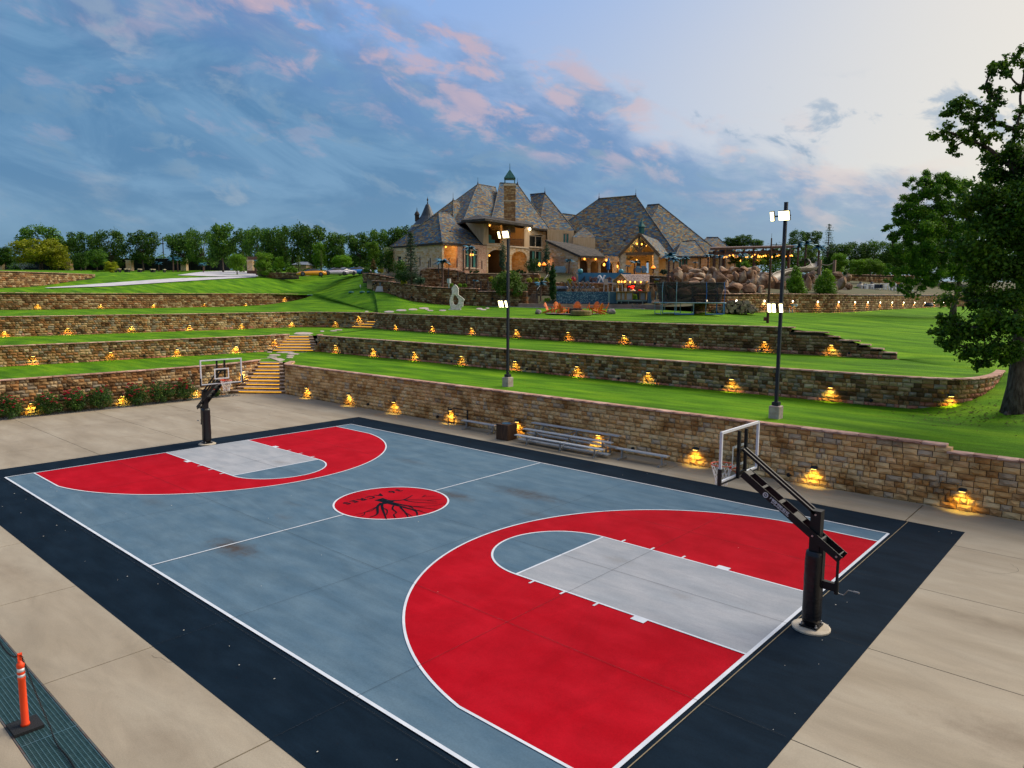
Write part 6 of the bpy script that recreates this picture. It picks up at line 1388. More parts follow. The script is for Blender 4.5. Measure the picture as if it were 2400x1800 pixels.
def bulb(p, r, col=glow_orange, name='lantern', en=0, parent=house):
    mm = MB(); mm.lathe([(0,-r*1.5),(r,-r*.8),(r,r*.8),(0,r*1.5)], 8, p-H0); o = mm.build(name, col, parent)
    if en:
        l = bpy.data.lights.new('room_light','POINT'); l.energy = en; l.color = (1,.55,.16); l.shadow_soft_size = .25; lo = bpy.data.objects.new('room_light', l); COL.objects.link(lo); lo.parent = parent; lo.location = p-H0-Vector((0,0,.35))
    return o
A_ = at(1036,628,95); pX = Plane(A_, (0,1,0)); pX.n = Vector((1,0,0)); pX2 = Plane(A_+Vector((.06,0,0)), (0,1,0)); pX2.n = Vector((1,0,0)); pY = Plane(A_, (1,0,0)); pY.n = Vector((0,-1,0))
facade(pY, [(896,664),(1036,648),(1036,567),(922,577),(900,581)], [rc(930,600,940,618)], stone_h); window(pY,930,600,940,618)
facade(pX, [(1036,645),(1140,660),(1140,576),(1036,567)], [rc(1040,576,1072.5,628), rc(1090.5,584,1121,627.5)], brick_p)
facade(pX2, [(1036,570),(1074,573),(1074,577),(1036,574.5)], [], stone_h, .45, 'lintel')
R_ = room(pX,1037.5,574,1075,629,2.2,stone_h,'porch_recess'); autouv(R_.data); bulb(pX.px(1057,578)-pX.n*1.0, .09, en=22)
pD = Plane(A_-Vector((2.3,0,0)), (0,1,0)); pD.n = Vector((1,0,0)); window(pD,1056,583,1066,628,1,1,name='door',fr=fascia_m)
window(pX,1090.5,584,1121,627.5,2,1,2,tops=.74); bulb(pX.px(1104,597)-pX.n*.12, .11); bulb(pX.px(1110,597)-pX.n*.12, .10)
# balcony block
facade(pX, [(1140.5,665),(1287,672),(1287,538),(1250,528),(1140.5,511)],
       [rc(1145,523,1177,570), rc(1193,528,1229,577), arch(1144,1187,640,600,585), arch(1199,1235,640,605,589), rc(1241,551,1271.5,578), rc(1241,586,1271,635)], stone_h, .4)
sd_ = [at(1099,515,97.2), at(1139.5,511,95.7+4.3), at(1139.5,570,100), at(1138,572,99.9)]
facade(pX2, [(1139.8,512),(1145,512.8),(1145,571),(1139.8,571)], [], siding, .5, 'pilaster'); facade(pX2, [(1177.5,524),(1192.5,526),(1192.5,575.5),(1177.5,574)], [], siding, .45, 'column')
facade(pX2, [(1229,531),(1240.5,533),(1240.5,580),(1229,579)], [], siding, .44, 'pilaster')
B0 = pX.px(1139,512.5); hp('gable_side', [B0, B0-Vector((4.2,0,0))+Vector((0,0,.3)), pX.px(1139,574), B0-Vector((0,.02,0))+Vector((0,-.3,0)), pX.px(1139,574)+Vector((-.3,-.3,0)), B0-Vector((4.2,.3,0))], siding)
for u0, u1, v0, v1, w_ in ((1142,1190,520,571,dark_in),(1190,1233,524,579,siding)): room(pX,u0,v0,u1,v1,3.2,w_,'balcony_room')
bulb(pX.px(1144.5,523)-pX.n*.3, .09); bulb(pX.px(1162,527)-pX.n*1.2, .10, en=22); bulb(pX.px(1212,534)-pX.n*1.4, .10, en=12)
Plane.__init__(pX2, A_+Vector((.12,0,0)), (0,1,0)); pX2.n = Vector((1,0,0)); facade(pX2, [(1140.5,571),(1240,580),(1240,583),(1140.5,574)], [], trim_m, .6, 'balcony_edge')
rl = MB()
for u in np.arange(1194, 1229, 2.2): a = pX.px(u, 577)-H0; rl.bar(a, a+Vector((0,0,1.05)), .03)
a, b = pX.px(1193,577)-H0, pX.px(1229,579)-H0; rl.bar(a+Vector((0,0,1.05)), b+Vector((0,0,1.05)), .05); rl.bar(a+Vector((0,0,.1)), b+Vector((0,0,.1)), .04); rl.build('railing', black_metal, house)
mm = MB(); q = pX.px(1158,569)-pX.n*1.0-H0; M = Matrix((pX.e, pX.n, Vector((0,0,1)))).transposed(); mm.box(q+Vector((0,0,.25)), (1.6,.8,.5), M=M); mm.box(q+Vector((0,0,.8))-pX.n*.4, (1.6,.2,.8), M=M); mm.build('balcony_sofa', mat('teal_cushion', (.02,.14,.17), (.05,.22,.24), scale=6, rough=.9), house)
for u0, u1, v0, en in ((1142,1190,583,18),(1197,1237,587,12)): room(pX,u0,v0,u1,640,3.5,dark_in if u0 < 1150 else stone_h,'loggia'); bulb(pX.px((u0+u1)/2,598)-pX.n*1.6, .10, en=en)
autouv([c for c in house.children if c.name.startswith('loggia')][-1].data)
pL = Plane(A_-Vector((3.6,0,0)), (0,1,0)); pL.n = Vector((1,0,0)); window(pL,1152,600,1172,640,3,1,name='glazed_door',fr=fascia_m)
for u0, u1, v0, v1 in ((1153.5,1157.5,602,638),(1160,1164.5,602,638)):
    mm = MB(); P = [pL.px(*q)-H0+pL.n*.02 for q in rc(u0,v0,u1,v1)]; mm.face(P); mm.build('lit_curtain', mat('lit_curtain', (.3,.16,.03), emit=(1,.42,.05), estr=.45), house)
window(pX,1241,551,1271.5,578,2,1); window(pX,1241,586,1271,635,2,1,1); bulb(pX.px(1239,537)+pX.n*.25, .13, emat('spot_glow', (1,.85,.55), 4), 'spotlight')
# upper sided block and its step
pU = Plane(at(1285,560,108.5), RH); pU.n = -FH
facade(pU, [(1283,600),(1345,600),(1345,541),(1283,537)], [rc(1319,547,1333.5,572)], siding); window(pU,1319,547,1333.5,572,2,1,2)
pV = Plane(at(1345,560,106.2), RH); pV.n = -FH; facade(pV, [(1343,596),(1395,596),(1395,557.5),(1343,556)], [], siding)
# covered wing with the sloping roof, arcade, porch and right-hand wall
pG = Plane(at(1355,620,97.2), (RH-FH*-.25)); pG = Plane(at(1355,620,97.2), (at(1355,620,97.2)-at(1283,620,102.5))*Vector((1,1,0)) if False else Vector((at(1355,620,97.2)-at(1283,620,101.5)).to_tuple()[:2]+(0,)))
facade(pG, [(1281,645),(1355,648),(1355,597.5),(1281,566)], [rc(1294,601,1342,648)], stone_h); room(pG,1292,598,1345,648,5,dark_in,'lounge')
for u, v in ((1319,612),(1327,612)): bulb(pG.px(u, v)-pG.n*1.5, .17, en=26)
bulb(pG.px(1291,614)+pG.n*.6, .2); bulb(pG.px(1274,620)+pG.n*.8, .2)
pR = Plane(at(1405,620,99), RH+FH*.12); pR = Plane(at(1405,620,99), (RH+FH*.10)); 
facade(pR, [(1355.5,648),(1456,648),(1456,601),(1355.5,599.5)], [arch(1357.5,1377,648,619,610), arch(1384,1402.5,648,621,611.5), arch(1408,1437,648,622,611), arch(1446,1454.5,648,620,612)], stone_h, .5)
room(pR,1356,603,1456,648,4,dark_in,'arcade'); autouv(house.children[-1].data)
for u, v, e in ((1358.5,620,26),(1364,620,0),(1393,617,14),(1422,619,22),(1453,623,16)): bulb(pR.px(u, v)-pR.n*1.6, .15, en=e)
for u, v in ((1369,605),(1395,605),(1420,608)): bulb(pR.px(u, v+2)+pR.n*.3, .11)
pP = Plane(at(1498,620,95), RH); pP.n = -FH
for u0, u1 in ((1454.5,1467.5),(1532,1544)): facade(pP, [(u0,648),(u1,648),(u1,592 if u0 < 1500 else 588),(u0,597 if u0 < 1500 else 591)], [], stone_h, .9, 'porch_pillar')
facade(pP, [(1466,598.5),(1533,597),(1533,590),(1466,591.5)], [], brown_m, .35, 'tie_beam')
pPb = Plane(at(1498,620,101), RH); pPb.n = -FH; facade(pPb, [(1450,648),(1560,648),(1560,596),(1498,548),(1450,598)], [rc(1515,612,1521,640)], warm_in, .3, 'porch_back_wall')
for e in ((-1,),(1,)):
    a = pP.px(1498.4,546.3); b = pP.px(1449.5,598.5) if e[0] < 0 else pP.px(1545.5,597); vec = at(1557,551.5,111)-at(1498.4,546.5,95); vec.z = 0; P = [a, b, b+vec, a+vec]; hp('porch_gable_roof', P+[p-Vector((0,0,.28)) for p in P], slate)
    mm = MB(); mm.bar(a-H0-FH*.1-Vector((0,0,.12)), b-H0-FH*.1-Vector((0,0,.12)), .16, .34); mm.build('bargeboard', brown_m, house)
for p, q in (((1498.5,550),(1498.5,591)),((1498.5,588),(1482,572)),((1498.5,588),(1515,572))): mm = MB(); mm.bar(pP.px(*p)-H0-pP.n*.1, pP.px(*q)-H0-pP.n*.1, .24, .24); mm.build('truss', brown_m, house)
cl_ = MB(); P = [pP.px(1467,598),pP.px(1532,597),pP.px(1498.5,551)]; P = [p-pP.n*4.5-H0 for p in P]; cl_.face(P); cl_.build('porch_ceiling_panel', brown_m, house)
for u, v in ((1496,570),(1507.5,571),(1517.5,573.5)): bulb(pP.px(u, v)-pP.n*1.0, .10, en=26)
bulb(pP.px(1500,608)-pP.n*2.5, .10, en=50)
mm = MB(); P = [pPb.px(*q)-H0+pPb.n*.06 for q in rc(1492,611,1501,625)]; mm.face(P); mm.build('television', mat('tv_black', (.01,.012,.014), rough=.2), house)
cu_ = at(1503.5,546,97)-H0; mm = MB(); mm.lathe([(.42,-.1),(.42,.75),(.62,.8),(.30,1.25),(.08,1.7),(0,1.9)], 6, cu_); mm.build('cupola', copper, house)
pW = Plane(at(1600,620,103), RH); pW.n = -FH
facade(pW, [(1544,650),(1664,650),(1664,601),(1544,601)], [rc(1545.5,607,1555,640), rc(1589.5,605,1612,640)], stone_h); window(pW,1545.5,607,1555,640,1,1,fr=brown_m); window(pW,1589.5,605,1612,640,3,1,2)
for u in (1356.2, 1641.5, 1280.5, 1085): mm = MB(); pl = pR if u < 1360 and u > 1300 else pW if u > 1600 else pX; a = pl.px(u, 601 if u > 1300 else (540 if u > 1200 else 573))+pl.n*.12-H0; b = pl.px(u, 645)+pl.n*.12-H0; b.x, b.y = a.x, a.y; mm.tube([a, b], .07, 6); mm.build('downpipe', fascia_m, house)
for u, v, d in ((1054,546,98.5),(1424,567,104),(1464,565,104)): mm = MB(); mm.lathe([(.0,-.05),(.22,-.05),(.2,.25),(0,.28)], 8, at(u, v, d)-H0); mm.build('roof_vent', black_metal, house)
# ------------------------------------------------------------------ garden terraces, pool and everything on them
def gwall(label, pts, key=None, pal='dark', bh=.22, caps=True):
    """pts: (u, v_bottom, v_top, depth) from left to right"""
    P = [at(u, vb, d) for u, vb, vt, d in pts]; pa = Path([(p.x,p.y) for p in P], 1); ss = [pa.near(p)/pa.L for p in P]; zt = [at(u, vt, d).z for u, vb, vt, d in pts]; zb = [p.z-.15 for p in P]
    if key: PTH[key] = pa
    return wall('garden_wall', label, pa, lambda q, k: float(np.interp(k, ss, zb)), lambda q, k: float(np.interp(k, ss, zt)), pal, parts=0, bh=bh, widths=(.28,.4,.55), caps=caps, depth=.4)
gwall('rust-stained stone garden wall behind the white sculpture', [(872,676,657,95),(913,689,659,91.5),(966,706,667.5,88.3),(1013,712,672,86.3),(1058,715.5,674,85.2),(1118,716.8,676,83.4),(1122,716.9,682,83.3),(1233,719,683,79.8)], 'G')
gwall('upper left stone garden wall under the dark shrub', [(850,656,640,101),(868,656,640,99),(919,668,650,96)], 'G2')
gwall('stepped stone terrace wall below the left wing of the house', [(984,668,634,93),(1000,668,628,92.5),(1040,670,629,92),(1080,672,634,91.5),(1095,674,641,91),(1150,676,641,89.5),(1200,678,642,88),(1262,680,641,87)], 'G3')
gwall('stone terrace wall with black posts beside the cypress', [(1229,684,662,83.5),(1262,684,661.5,82.5),(1292,684,661.5,81.5)], 'G4')
gwall('stone wall behind the sun loungers and bar stools', [(1300,690,662,84),(1352,690,662,84),(1370,690,662.5,84),(1470,690,663,83.5),(1545,690,663,82.5),(1590,690,668,80)], 'G5')
gwall('low stone wall under the porch furniture right of the thatched bar', [(1520,668,645,86),(1560,668,647,85),(1592,668,652,84)], 'G6')
gwall('stone wall behind the white filter tanks', [(1990,675,643,118),(2040,675,644,119),(2080,675,645,121),(2140,678,646,124)], 'G7', bh=.3)
gwall('low curved stone wall beside the parked cars', [(600,647,632,131),(625,648,640,127),(660,649,639,125),(696,648,640,121)], 'C1', bh=.26)
stepm = mat('garden_step', (.15,.10,.06), (.26,.19,.13), scale=3, rough=.9, bump=.4, bscale=14)
gs = thing('garden_stairs', 'narrow stone steps beside the garden wall, left of the cypress', 'stairs', at(1232,718,80.5)); o_ = Vector(gs.location)
for i in range(9):
    t = i/9; a = at(1231+16*t, 718-33*t, 80.4+2.6*t); b = at(1262, 718-33*t, 79.6+2.6*t); m = MB(); a2, b2 = a+FH*1.2, b+FH*1.2; m.prism([p-o_-Vector((0,0,.5)) for p in (a,b,b2,a2)], (0,0,.5)); m.build('step', stepm, gs)
hr = MB(); a, b = at(1258,700,80), at(1284,664,82.5); hr.tube([a-a, a-a+Vector((0,0,1)), b-a+Vector((0,0,1)), b-a], .05, 6); tag(hr.build('handrail', black_metal, loc=a), 'sloping dark handrail of the garden steps', 'handrail')
# fence posts of dark metal on the terraces
pm = MB(); pm.box((0,0,.5),(.09,.09,1.0)); pme = pm.mesh('fence_post'); pme.materials.append(mat('post_navy', (.008,.012,.018), rough=.5))
FP = [(984.5,581.5+21,623,93.2),(1005,611,632,93),(1008.5,605,626,95),(1028,604,640,91.5),(1051,628,650,91),(1071.5,605.5,626,94),(1073.5,637,658.5,90),(1087,606,627,94),(1094,645,664.5,89.5),(1091.5,608,628,93),(1116,607,630,92.6),(1129.5,611.5,630.5,92),(1111,656,675,85.6),(1127,659,680,85),(1144,659.5,680,84.6),(1187,615,634,90),(1233,661.5,682,83.4),(1248,661.5,682,83),(1262,662,682,82.4),(1052.5,605,625,95.5)]
FL = ['first from the left, before the stone wing','second from the left, low before the stone wing','third from the left, just behind the second','beside the blue metal palm trunk','low on the slope right of the metal palm','right of the dark door of the stone wing','low before the right end of the stone wing','left of the curtained window','lower left of the sculpture wall shrubs','close beside the window edge','before the curtained window','between curtained window and first arch','low behind the sculpture top','low right of the sculpture, first of two','low right of the sculpture, second of two','before the second arch','left of three beside the cypress','middle of three beside the cypress','right of three beside the cypress','before the dark door of the stone wing']
for i, (u, vt, vb, d) in enumerate(FP):
    o = link('fence_post', pme, loc=at(u, vb, d)); o.scale = (1,1,(vb-vt)/F*d); tag(o, 'slim black fence post '+FL[FP.index((u, vt, vb, d))], 'post', 'black posts of the terrace fence')
# pool tile wall with stone plinth
pool = thing('pool_wall', 'raised pool with blue mosaic tile wall above the lawn', 'pool', at(1360,722.5,76.3))
o_ = Vector(pool.location); tile = cellmat('pool_tile', .10, .10, [(.012,.055,.12),(.03,.09,.16),(.07,.16,.24),(.02,.075,.15),(.13,.21,.29),(.015,.045,.10)], mortar=(.05,.09,.13), mw=.06, bump=.1, rough=.35, vary=.05)
def block(pl_pts, z0v, z1v, th, m, name, parent, uv=True):
    P = [at(u, z0v, d) for u, d in pl_pts]; zt = at(pl_pts[0][0], z1v, pl_pts[0][1]).z; zb = min(p.z for p in P); loop = [Vector((p.x,p.y,0)) for p in P]+[Vector((p.x,p.y,0))+FH*th for p in P[::-1]]
    mm = MB(); mm.prism([p-Vector(parent.location)+Vector((0,0,zb)) for p in loop], (0,0,zt-zb)); ob = mm.build(name, m, parent, fix=True)
    if uv: autouv(ob.data)
    return ob
block([(1215,79.2),(1304,76.2),(1425,76.0),(1500,74),(1552,71.5)], 724, 711.3, 1.2, mat('plinth_stone', (.26,.17,.13), (.36,.25,.20), scale=1.4, rough=.9, bump=.5, bscale=9), 'stone_plinth', pool)
block([(1304.5,76.8),(1425,76.6)], 711.2, 683, .6, tile, 'tile_wall', pool); block([(1429.5,76.2),(1446,76.1)], 711.2, 684, .6, mat('pool_paint', (.03,.09,.15), (.04,.11,.17), scale=2, rough=.5), 'end_wall', pool); block([(1425.2,76.3),(1429.3,76.3)], 711.2, 683.5, .3, mat('pool_trim', (.20,.30,.32), rough=.6), 'corner_trim', pool)
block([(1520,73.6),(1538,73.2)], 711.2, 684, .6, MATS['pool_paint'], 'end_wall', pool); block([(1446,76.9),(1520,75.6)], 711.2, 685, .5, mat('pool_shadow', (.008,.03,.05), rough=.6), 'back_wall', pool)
block([(1300,79.0),(1425,78.6),(1540,77)], 684, 683.2, 6, mat('pool_deck', (.20,.17,.14), (.30,.26,.22), scale=3, rough=.8), 'deck', pool)
kb = MB(); P = [at(u, v, d) for u, v, d in ((1130,718.5,82.8),(1215,720.5,79.0),(1304,723.2,75.6),(1425,723.4,75.5),(1510,724.6,72.6))]
for a, b in zip(P, P[1:]): kb.bar(a-P[0], b-P[0], .35, .14)
tag(kb.build('kerb', mat('kerb_pale', (.40,.35,.30), (.50,.45,.40), scale=3), loc=P[0]), 'pale stone kerb between lawn and pool plinth', 'kerb', kind='structure')
# blue monogram wall
nw = thing('blue_wall', 'blue pool wall with a white script letter N', 'wall', at(1410,662,86)); blu = mat('blue_render', (.022,.13,.25), (.035,.17,.31), scale=1.2, rough=.6, stretch=(1,1,.5))
block([(1351,86.2),(1478,85.4)], 663.5, 639.5, .5, blu, 'wall_panel', nw, False); block([(1349,84.8),(1355,84.7)], 663.5, 641, .5, MATS['pool_trim'], 'corner_post', nw, False)
pN = Plane(at(1410,650,85.2), RH-FH*.35); Q = lambda u, v: pN.px(u, v)+pN.n*.06-Vector(nw.location); mm = MB()
for st_ in ([(1402,652),(1402.5,648.5),(1405,646.3),(1407.5,648),(1407,652),(1405.8,657),(1404,661),(1402.5,661.8)], [(1406.5,646.8),(1409,650),(1412,656),(1414.2,660.5)], [(1414,661),(1414.2,656),(1415,650),(1416.2,647),(1418.5,645.8)]): mm.tube(crom([Q(*p) for p in st_], 5), .085, 6)
o = mm.build('script_letter', white_paint, nw); mm = MB(); S0 = [Q(*p) for p in ((1358,664),(1372.5,664),(1372.5,646.5))]; mm.prism([s+pN.n*.05 for s in S0], pN.n*.25); mm.build('stair_stringer', mat('navy_steel', (.01,.025,.05), rough=.6), nw)
for u in (1384,1395,1428): 
    b_, _ = bush(0,0,0,0,0,'thin reddish grass tuft before the blue wall, '+{1384:'leftmost',1395:'left of the letter N',1428:'right of the letter N'}[u],leafmat('grass_plume%d' % u, (.10,.05,.05), (.16,.09,.08), (.22,.13,.11)),160,.14,6,'grass tuft','grass tufts before the blue wall','grass_tuft',p=at(u,662,84.6),seed=u,h=.7,w=.6,stem=False)
# thatched bar on legs
tb = thing('thatched_bar', 'thatched wooden bar hut on steel legs in front of the pool, with string lights', 'bar hut', at(1480,722.5,75.0)); o_ = Vector(tb.location); tim = mat('bar_timber', (.20,.105,.028), (.30,.17,.05), scale=3, rough=.7); thatch = mat('thatch', (.26,.17,.14), (.38,.28,.23), (.50,.40,.34), scale=9, rough=.95, bump=1, bscale=30, stretch=(1,1,2.5))
T_ = lambda u, v, d: at(u, v, d)-o_
rl_, rr_ = T_(1455.5,643,77.0), T_(1522.5,643,76.2); e1, e2_, e3_, e4 = T_(1470.5,660,75.2), T_(1521,660.5,74.6), T_(1437.5,659.5,77.6), T_(1500,658.5,78.2)
for q in ((rl_,rr_,e2_,e1),(rl_,rr_,e4,e3_)): hp_ = MB(); hp_.prism(list(q), (0,0,-.16)); ob = hp_.build('thatch_slope', thatch, tb, fix=True)
rr = random.Random(2); fr_ = MB()
for i in range(130):
    t = rr.random(); p = e1.lerp(e2_, t); p2 = p+Vector((rr.uniform(-.05,.05),rr.uniform(-.03,.03),-rr.uniform(.12,.32))); fr_.bar(p, p2, .05, .03)
for i in range(260):
    t, s = rr.random(), rr.random(); p = rl_.lerp(rr_, t).lerp(e1.lerp(e2_, t), s)+Vector((0,0,.02)); q = rl_.lerp(rr_, t).lerp(e1.lerp(e2_, t), min(1.03, s+.16))+Vector((rr.uniform(-.03,.03),0,.05)); fr_.bar(p, q, .09, .03)
fr_.build('thatch_strands', thatch, tb)
for a, b in ((rl_,e1),(rl_,e3_),(e3_,e1)): mm = MB(); mm.bar(a-FH*.04, b-FH*.04, .13, .16); mm.build('gable_beam', tim, tb)
for u, d in ((1447.5,75.6),(1466,75.2),(1515,74.7),(1519.5,76.6),(1449,77.4)): mm = MB(); a = T_(u,659,d); b = T_(u,703,d); b.x, b.y = a.x, a.y; mm.bar(a, b, .17); mm.build('post', tim, tb)
for u in (1447.5,1466,1514.5): mm = MB(); a = T_(u,675,74.9); mm.bar(a, a-Vector((0,0,.42)), .19); mm.build('post_sleeve', mat('sleeve', (.45,.42,.40), rough=.7), tb)
cor = mat('corrugated', (.20,.20,.24), (.30,.30,.35), scale=18, rough=.5, stretch=(6,6,.2))
for u0, u1 in ((1445.5,1455),(1456,1464.5),(1467.5,1482),(1499.5,1515)):
    a, b, c = T_(u0,703,75), T_(u1,703,75), T_(u0,685,75); w = (b-a).length; h = c.z-a.z; M = Matrix((RH, FH, Vector((0,0,1)))).transposed(); cc = (a+b)/2; mm = MB(); mm.box(cc+Vector((0,0,h/2)), (w-.1,.04,h-.1), M=M); pn = mm.build('panel', cor, tb)
    mm = MB()
    for x, z, ww, hh in ((0,0,w,.1),(0,h,w,.1),(-w/2,h/2,.09,h),(w/2,h/2,.09,h)): mm.box(cc+RH*x+Vector((0,0,z))-FH*.03, (ww,.09,hh), M=M)
    mm.build('panel_frame', tim, pn)
mm = MB(); a, b = T_(1443,683.6,74.9), T_(1484,683.6,74.9); mm.bar(a, b, .5, .08); a, b = T_(1496,683.6,74.8), T_(1521,683.6,74.6); mm.bar(a, b, .5, .08); mm.build('counter_top', tim, tb)
stl = mat('bar_steel', (.10,.16,.18), (.14,.21,.23), scale=4, rough=.5, metal=.3); mm = MB(); mm.bar(T_(1446,704.5,75), T_(1516,704.5,74.6), .14, .16)
for u, v in ((1456.5,711),(1473,722.5),(1506,722.5),(1446.5,711)): a = T_(u,704,75); b = T_(u,v,75); b.x, b.y = a.x, a.y; mm.bar(a, b, .09)
mm.build('steel_legs', stl, tb)
for u, v in ((1449,660.5),(1451.5,660.3),(1457,660.2),(1463.5,660.5),(1465.5,659.8),(1477,661),(1488.5,661),(1502,661),(1516,661),(1518.5,661)): bulb(T_(u,v,74.7)+H0, .075, parent=tb, name='bulb')
ll = bpy.data.lights.new('bar_light','POINT'); ll.energy = 20; ll.color = (1,.5,.12); lo = bpy.data.objects.new('bar_light', ll); COL.objects.link(lo); lo.parent = tb; lo.location = T_(1485,663,76)
redm = mat('toy_red', (.55,.008,.02), (.62,.02,.035), scale=3, rough=.4); whm = mat('toy_white', (.6,.6,.62), rough=.5)
it = thing('inflatable_toy', 'red and white pool inflatable lying on the bar counter', 'inflatable', at(1478,683,76.6)); o2_ = Vector(it.location); mm = MB(); mm.tube([at(1468,672.5,76.6)-o2_, at(1487,672.5,76.6)-o2_], .16, 10); mm.tube([at(1481,673,76.6)-o2_, at(1483,680,76.6)-o2_], .2, 10); mm.build('tube', redm, it, True)
mm = MB(); mm.lathe([(0,-.1),(.28,-.05),(.3,.05),(0,.16)], 12, at(1484,681.5,76.4)-o2_); mm.build('white_float', whm, it, True); mm = MB(); mm.lathe([(0,-.1),(.22,-.05),(.24,.05),(0,.14)], 12, at(1500,681.5,76.2)-o2_); mm.build('red_float', redm, it, True)
gb = bush(0,0,0,0,0,'small bright green plant between the two halves of the bar counter',bright_leaf,500,.09,8,'plant',None,'potted_plant',p=at(1488,703,75.3),seed=5,h=.72,w=.5)[0]
mm = MB(); mm.bar(at(1481.5,724,73.2)-at(1488,724,73.2), at(1494,724,73.2)-at(1488,724,73.2), .35, .07)
for u in (1482,1493.5): a = at(u,717.5,73.2)-at(1488,724,73.2); mm.bar(a, a-Vector((0,0,.4)), .06)
tag(mm.build('step_stool', mat('stool_grey', (.10,.10,.11), rough=.6), loc=at(1488,717.5,73.2)), 'small dark metal step below the thatched bar', 'step')
# loungers, stools, chairs, parasol, egg chair and other poolside furniture
sl_m = mat('sling_taupe', (.20,.17,.15), (.27,.24,.21), scale=4, rough=.8)
def lounger(): 
    r_ = thing('sun_lounger','x','sun lounger',group='reclining loungers on the pool deck'); m = MB(); m.bar((-.95,0,.34),(.25,0,.34),.6,.05); m.build('seat', sl_m, r_); m = MB(); m.bar((.25,0,.34),(.85,0,1.12),.6,.05,up=(0,1,0)) if False else m.prism([Vector((.25,-.3,.34)),Vector((.86,-.3,1.15)),Vector((.90,-.3,1.12)),Vector((.30,-.3,.30))], (0,.6,0)); m.build('backrest', sl_m, r_)
    for x in (-.8,.3): m = MB(); m.bar((x,-.27,0),(x+.2,-.27,.34),.05); m.bar((x,.27,0),(x+.2,.27,.34),.05); m.build('leg', leg_m, r_)
    m = MB(); m.lathe([(0,-.24),(.10,-.2),(.13,0),(.10,.2),(0,.24)], 10, (-.05,0,.46), ax=Matrix.Rotation(pi/2,3,'X')); m.build('cushion', mat('cushion_print', (.10,.14,.26), (.32,.34,.36), scale=14, rough=.9), r_, True); return r_
lg = lounger(); rzl = math.atan2(-RH.y, -RH.x)
for i, u in enumerate((1343,1354,1366,1378.5,1390)):
    o = lg if i == 0 else dup(lg); o.location = at(u-1, 683.3, 79.3); o.rotation_euler = (0,0,rzl+.25); o.scale = (.72,1,1); o['label'] = ['leftmost','second','middle','fourth','rightmost'][i]+' sun lounger in the row of five on the pool deck'
def stool():
    r_ = thing('bar_stool','x','bar stool',group='tall stools along the garden wall'); m = MB(); m.box((0,0,.78),(.5,.48,.07)); m.build('seat', sl_m, r_); m = MB(); m.box((0,.22,1.12),(.5,.06,.6)); m.build('backrest', mat('sling_pale', (.34,.30,.26), rough=.8), r_)
    for x in (-.22,.22):
        for y in (-.2,.2): m = MB(); m.bar((x*1.1,y*1.1,0),(x,y,.78),.04); m.build('leg', leg_m, r_)
    return r_
bs = stool()
for i, u in enumerate((1420,1440,1453.5,1472)):
    o = bs if i == 0 else dup(bs); o.location = at(u, 683.3, 81.5); o.rotation_euler = (0,0,math.atan2(RH.y,RH.x)); o['label'] = ['leftmost tall stool against the stone wall','tall stool, second from the left along the wall','tall stool behind the left bar post','tall stool seen inside the thatched bar'][i]
um = thing('closed_parasol', 'tall closed blue parasol in front of the arcade', 'parasol', at(1425.5,641,91)); k = 91/F; m = MB(); m.tube([(0,0,0),(0,0,36*k)], .04, 8); m.build('pole', galv, um); m = MB(); m.lathe([(.16,8*k),(.24,12*k),(.17,16*k),(.25,20*k),(.2,28*k),(.10,34*k),(0,36*k)], 10); m.build('canopy', mat('parasol_blue', (.015,.10,.30), (.03,.16,.42), scale=3, rough=.8), um, True)
ec = thing('egg_chair', 'hanging egg chair with a bright red cushion left of the blue wall', 'chair', at(1344,664,84.5)); k = 84.5/F; m = MB()
for j in range(9): a = (j-4)*.25; m.tube([(10*k*cos(t)*cos(a), 10*k*cos(t)*sin(a), 12*k+12*k*sin(t)) for t in np.linspace(-pi/2, pi/2, 10)] if j % 2 else [(7*k*sin(a), 6*k*cos(a)*cos(t), 12*k+12*k*sin(t)) for t in np.linspace(-pi/2, pi/2, 10)], .03, 5, caps=False)
m.tube([(6.5*k*cos(t)*RH.x, 6.5*k*cos(t)*RH.y, 13*k+13*k*sin(t)) for t in np.linspace(0, 2*pi, 22)], .04, 6, caps=False); m.build('frame', mat('wicker', (.16,.11,.07), rough=.8), ec); m = MB(); m.lathe([(0,-.25),(.26,-.18),(.30,.05),(.18,.32),(0,.36)], 12, (0,0,9*k)); m.build('cushion', redm, ec, True)
db = thing('dome_daybed', 'round daybed with a grey dome hood on the pool deck', 'daybed', at(1317,683,80)); k = 80/F; m = MB(); m.lathe([(12.5*k,0),(12.5*k,6*k),(0,6.5*k)], 18); m.build('base', mat('wicker_dark', (.02,.018,.018), (.045,.04,.04), scale=20, rough=.9), db); m = MB()
for i in range(12):
    t0, t1 = pi*i/12, pi*(i+1)/12
    for y0, y1 in ((-.2,.5),): m.raw([Vector((13*k*cos(t0),0,6*k+17*k*sin(t0)))-FH*.2, Vector((13*k*cos(t1),0,6*k+17*k*sin(t1)))-FH*.2, Vector((12*k*cos(t1),0,6*k+15*k*sin(t1)))+FH*.9, Vector((12*k*cos(t0),0,6*k+15*k*sin(t0)))+FH*.9], [(0,1,2,3)])
m.build('hood', mat('hood_grey', (.22,.20,.18), (.30,.28,.25), scale=5, rough=.9), db); m = MB()
for i in range(6): m.lathe([(0,-.1),(.2,-.06),(.2,.06),(0,.1)], 8, RH*((i-2.5)*.2)+Vector((0,0,8*k))-FH*.35, ax=Matrix.Rotation(pi/2,3,'X'))
m.build('cushions', MATS['cushion_print'], db, True)
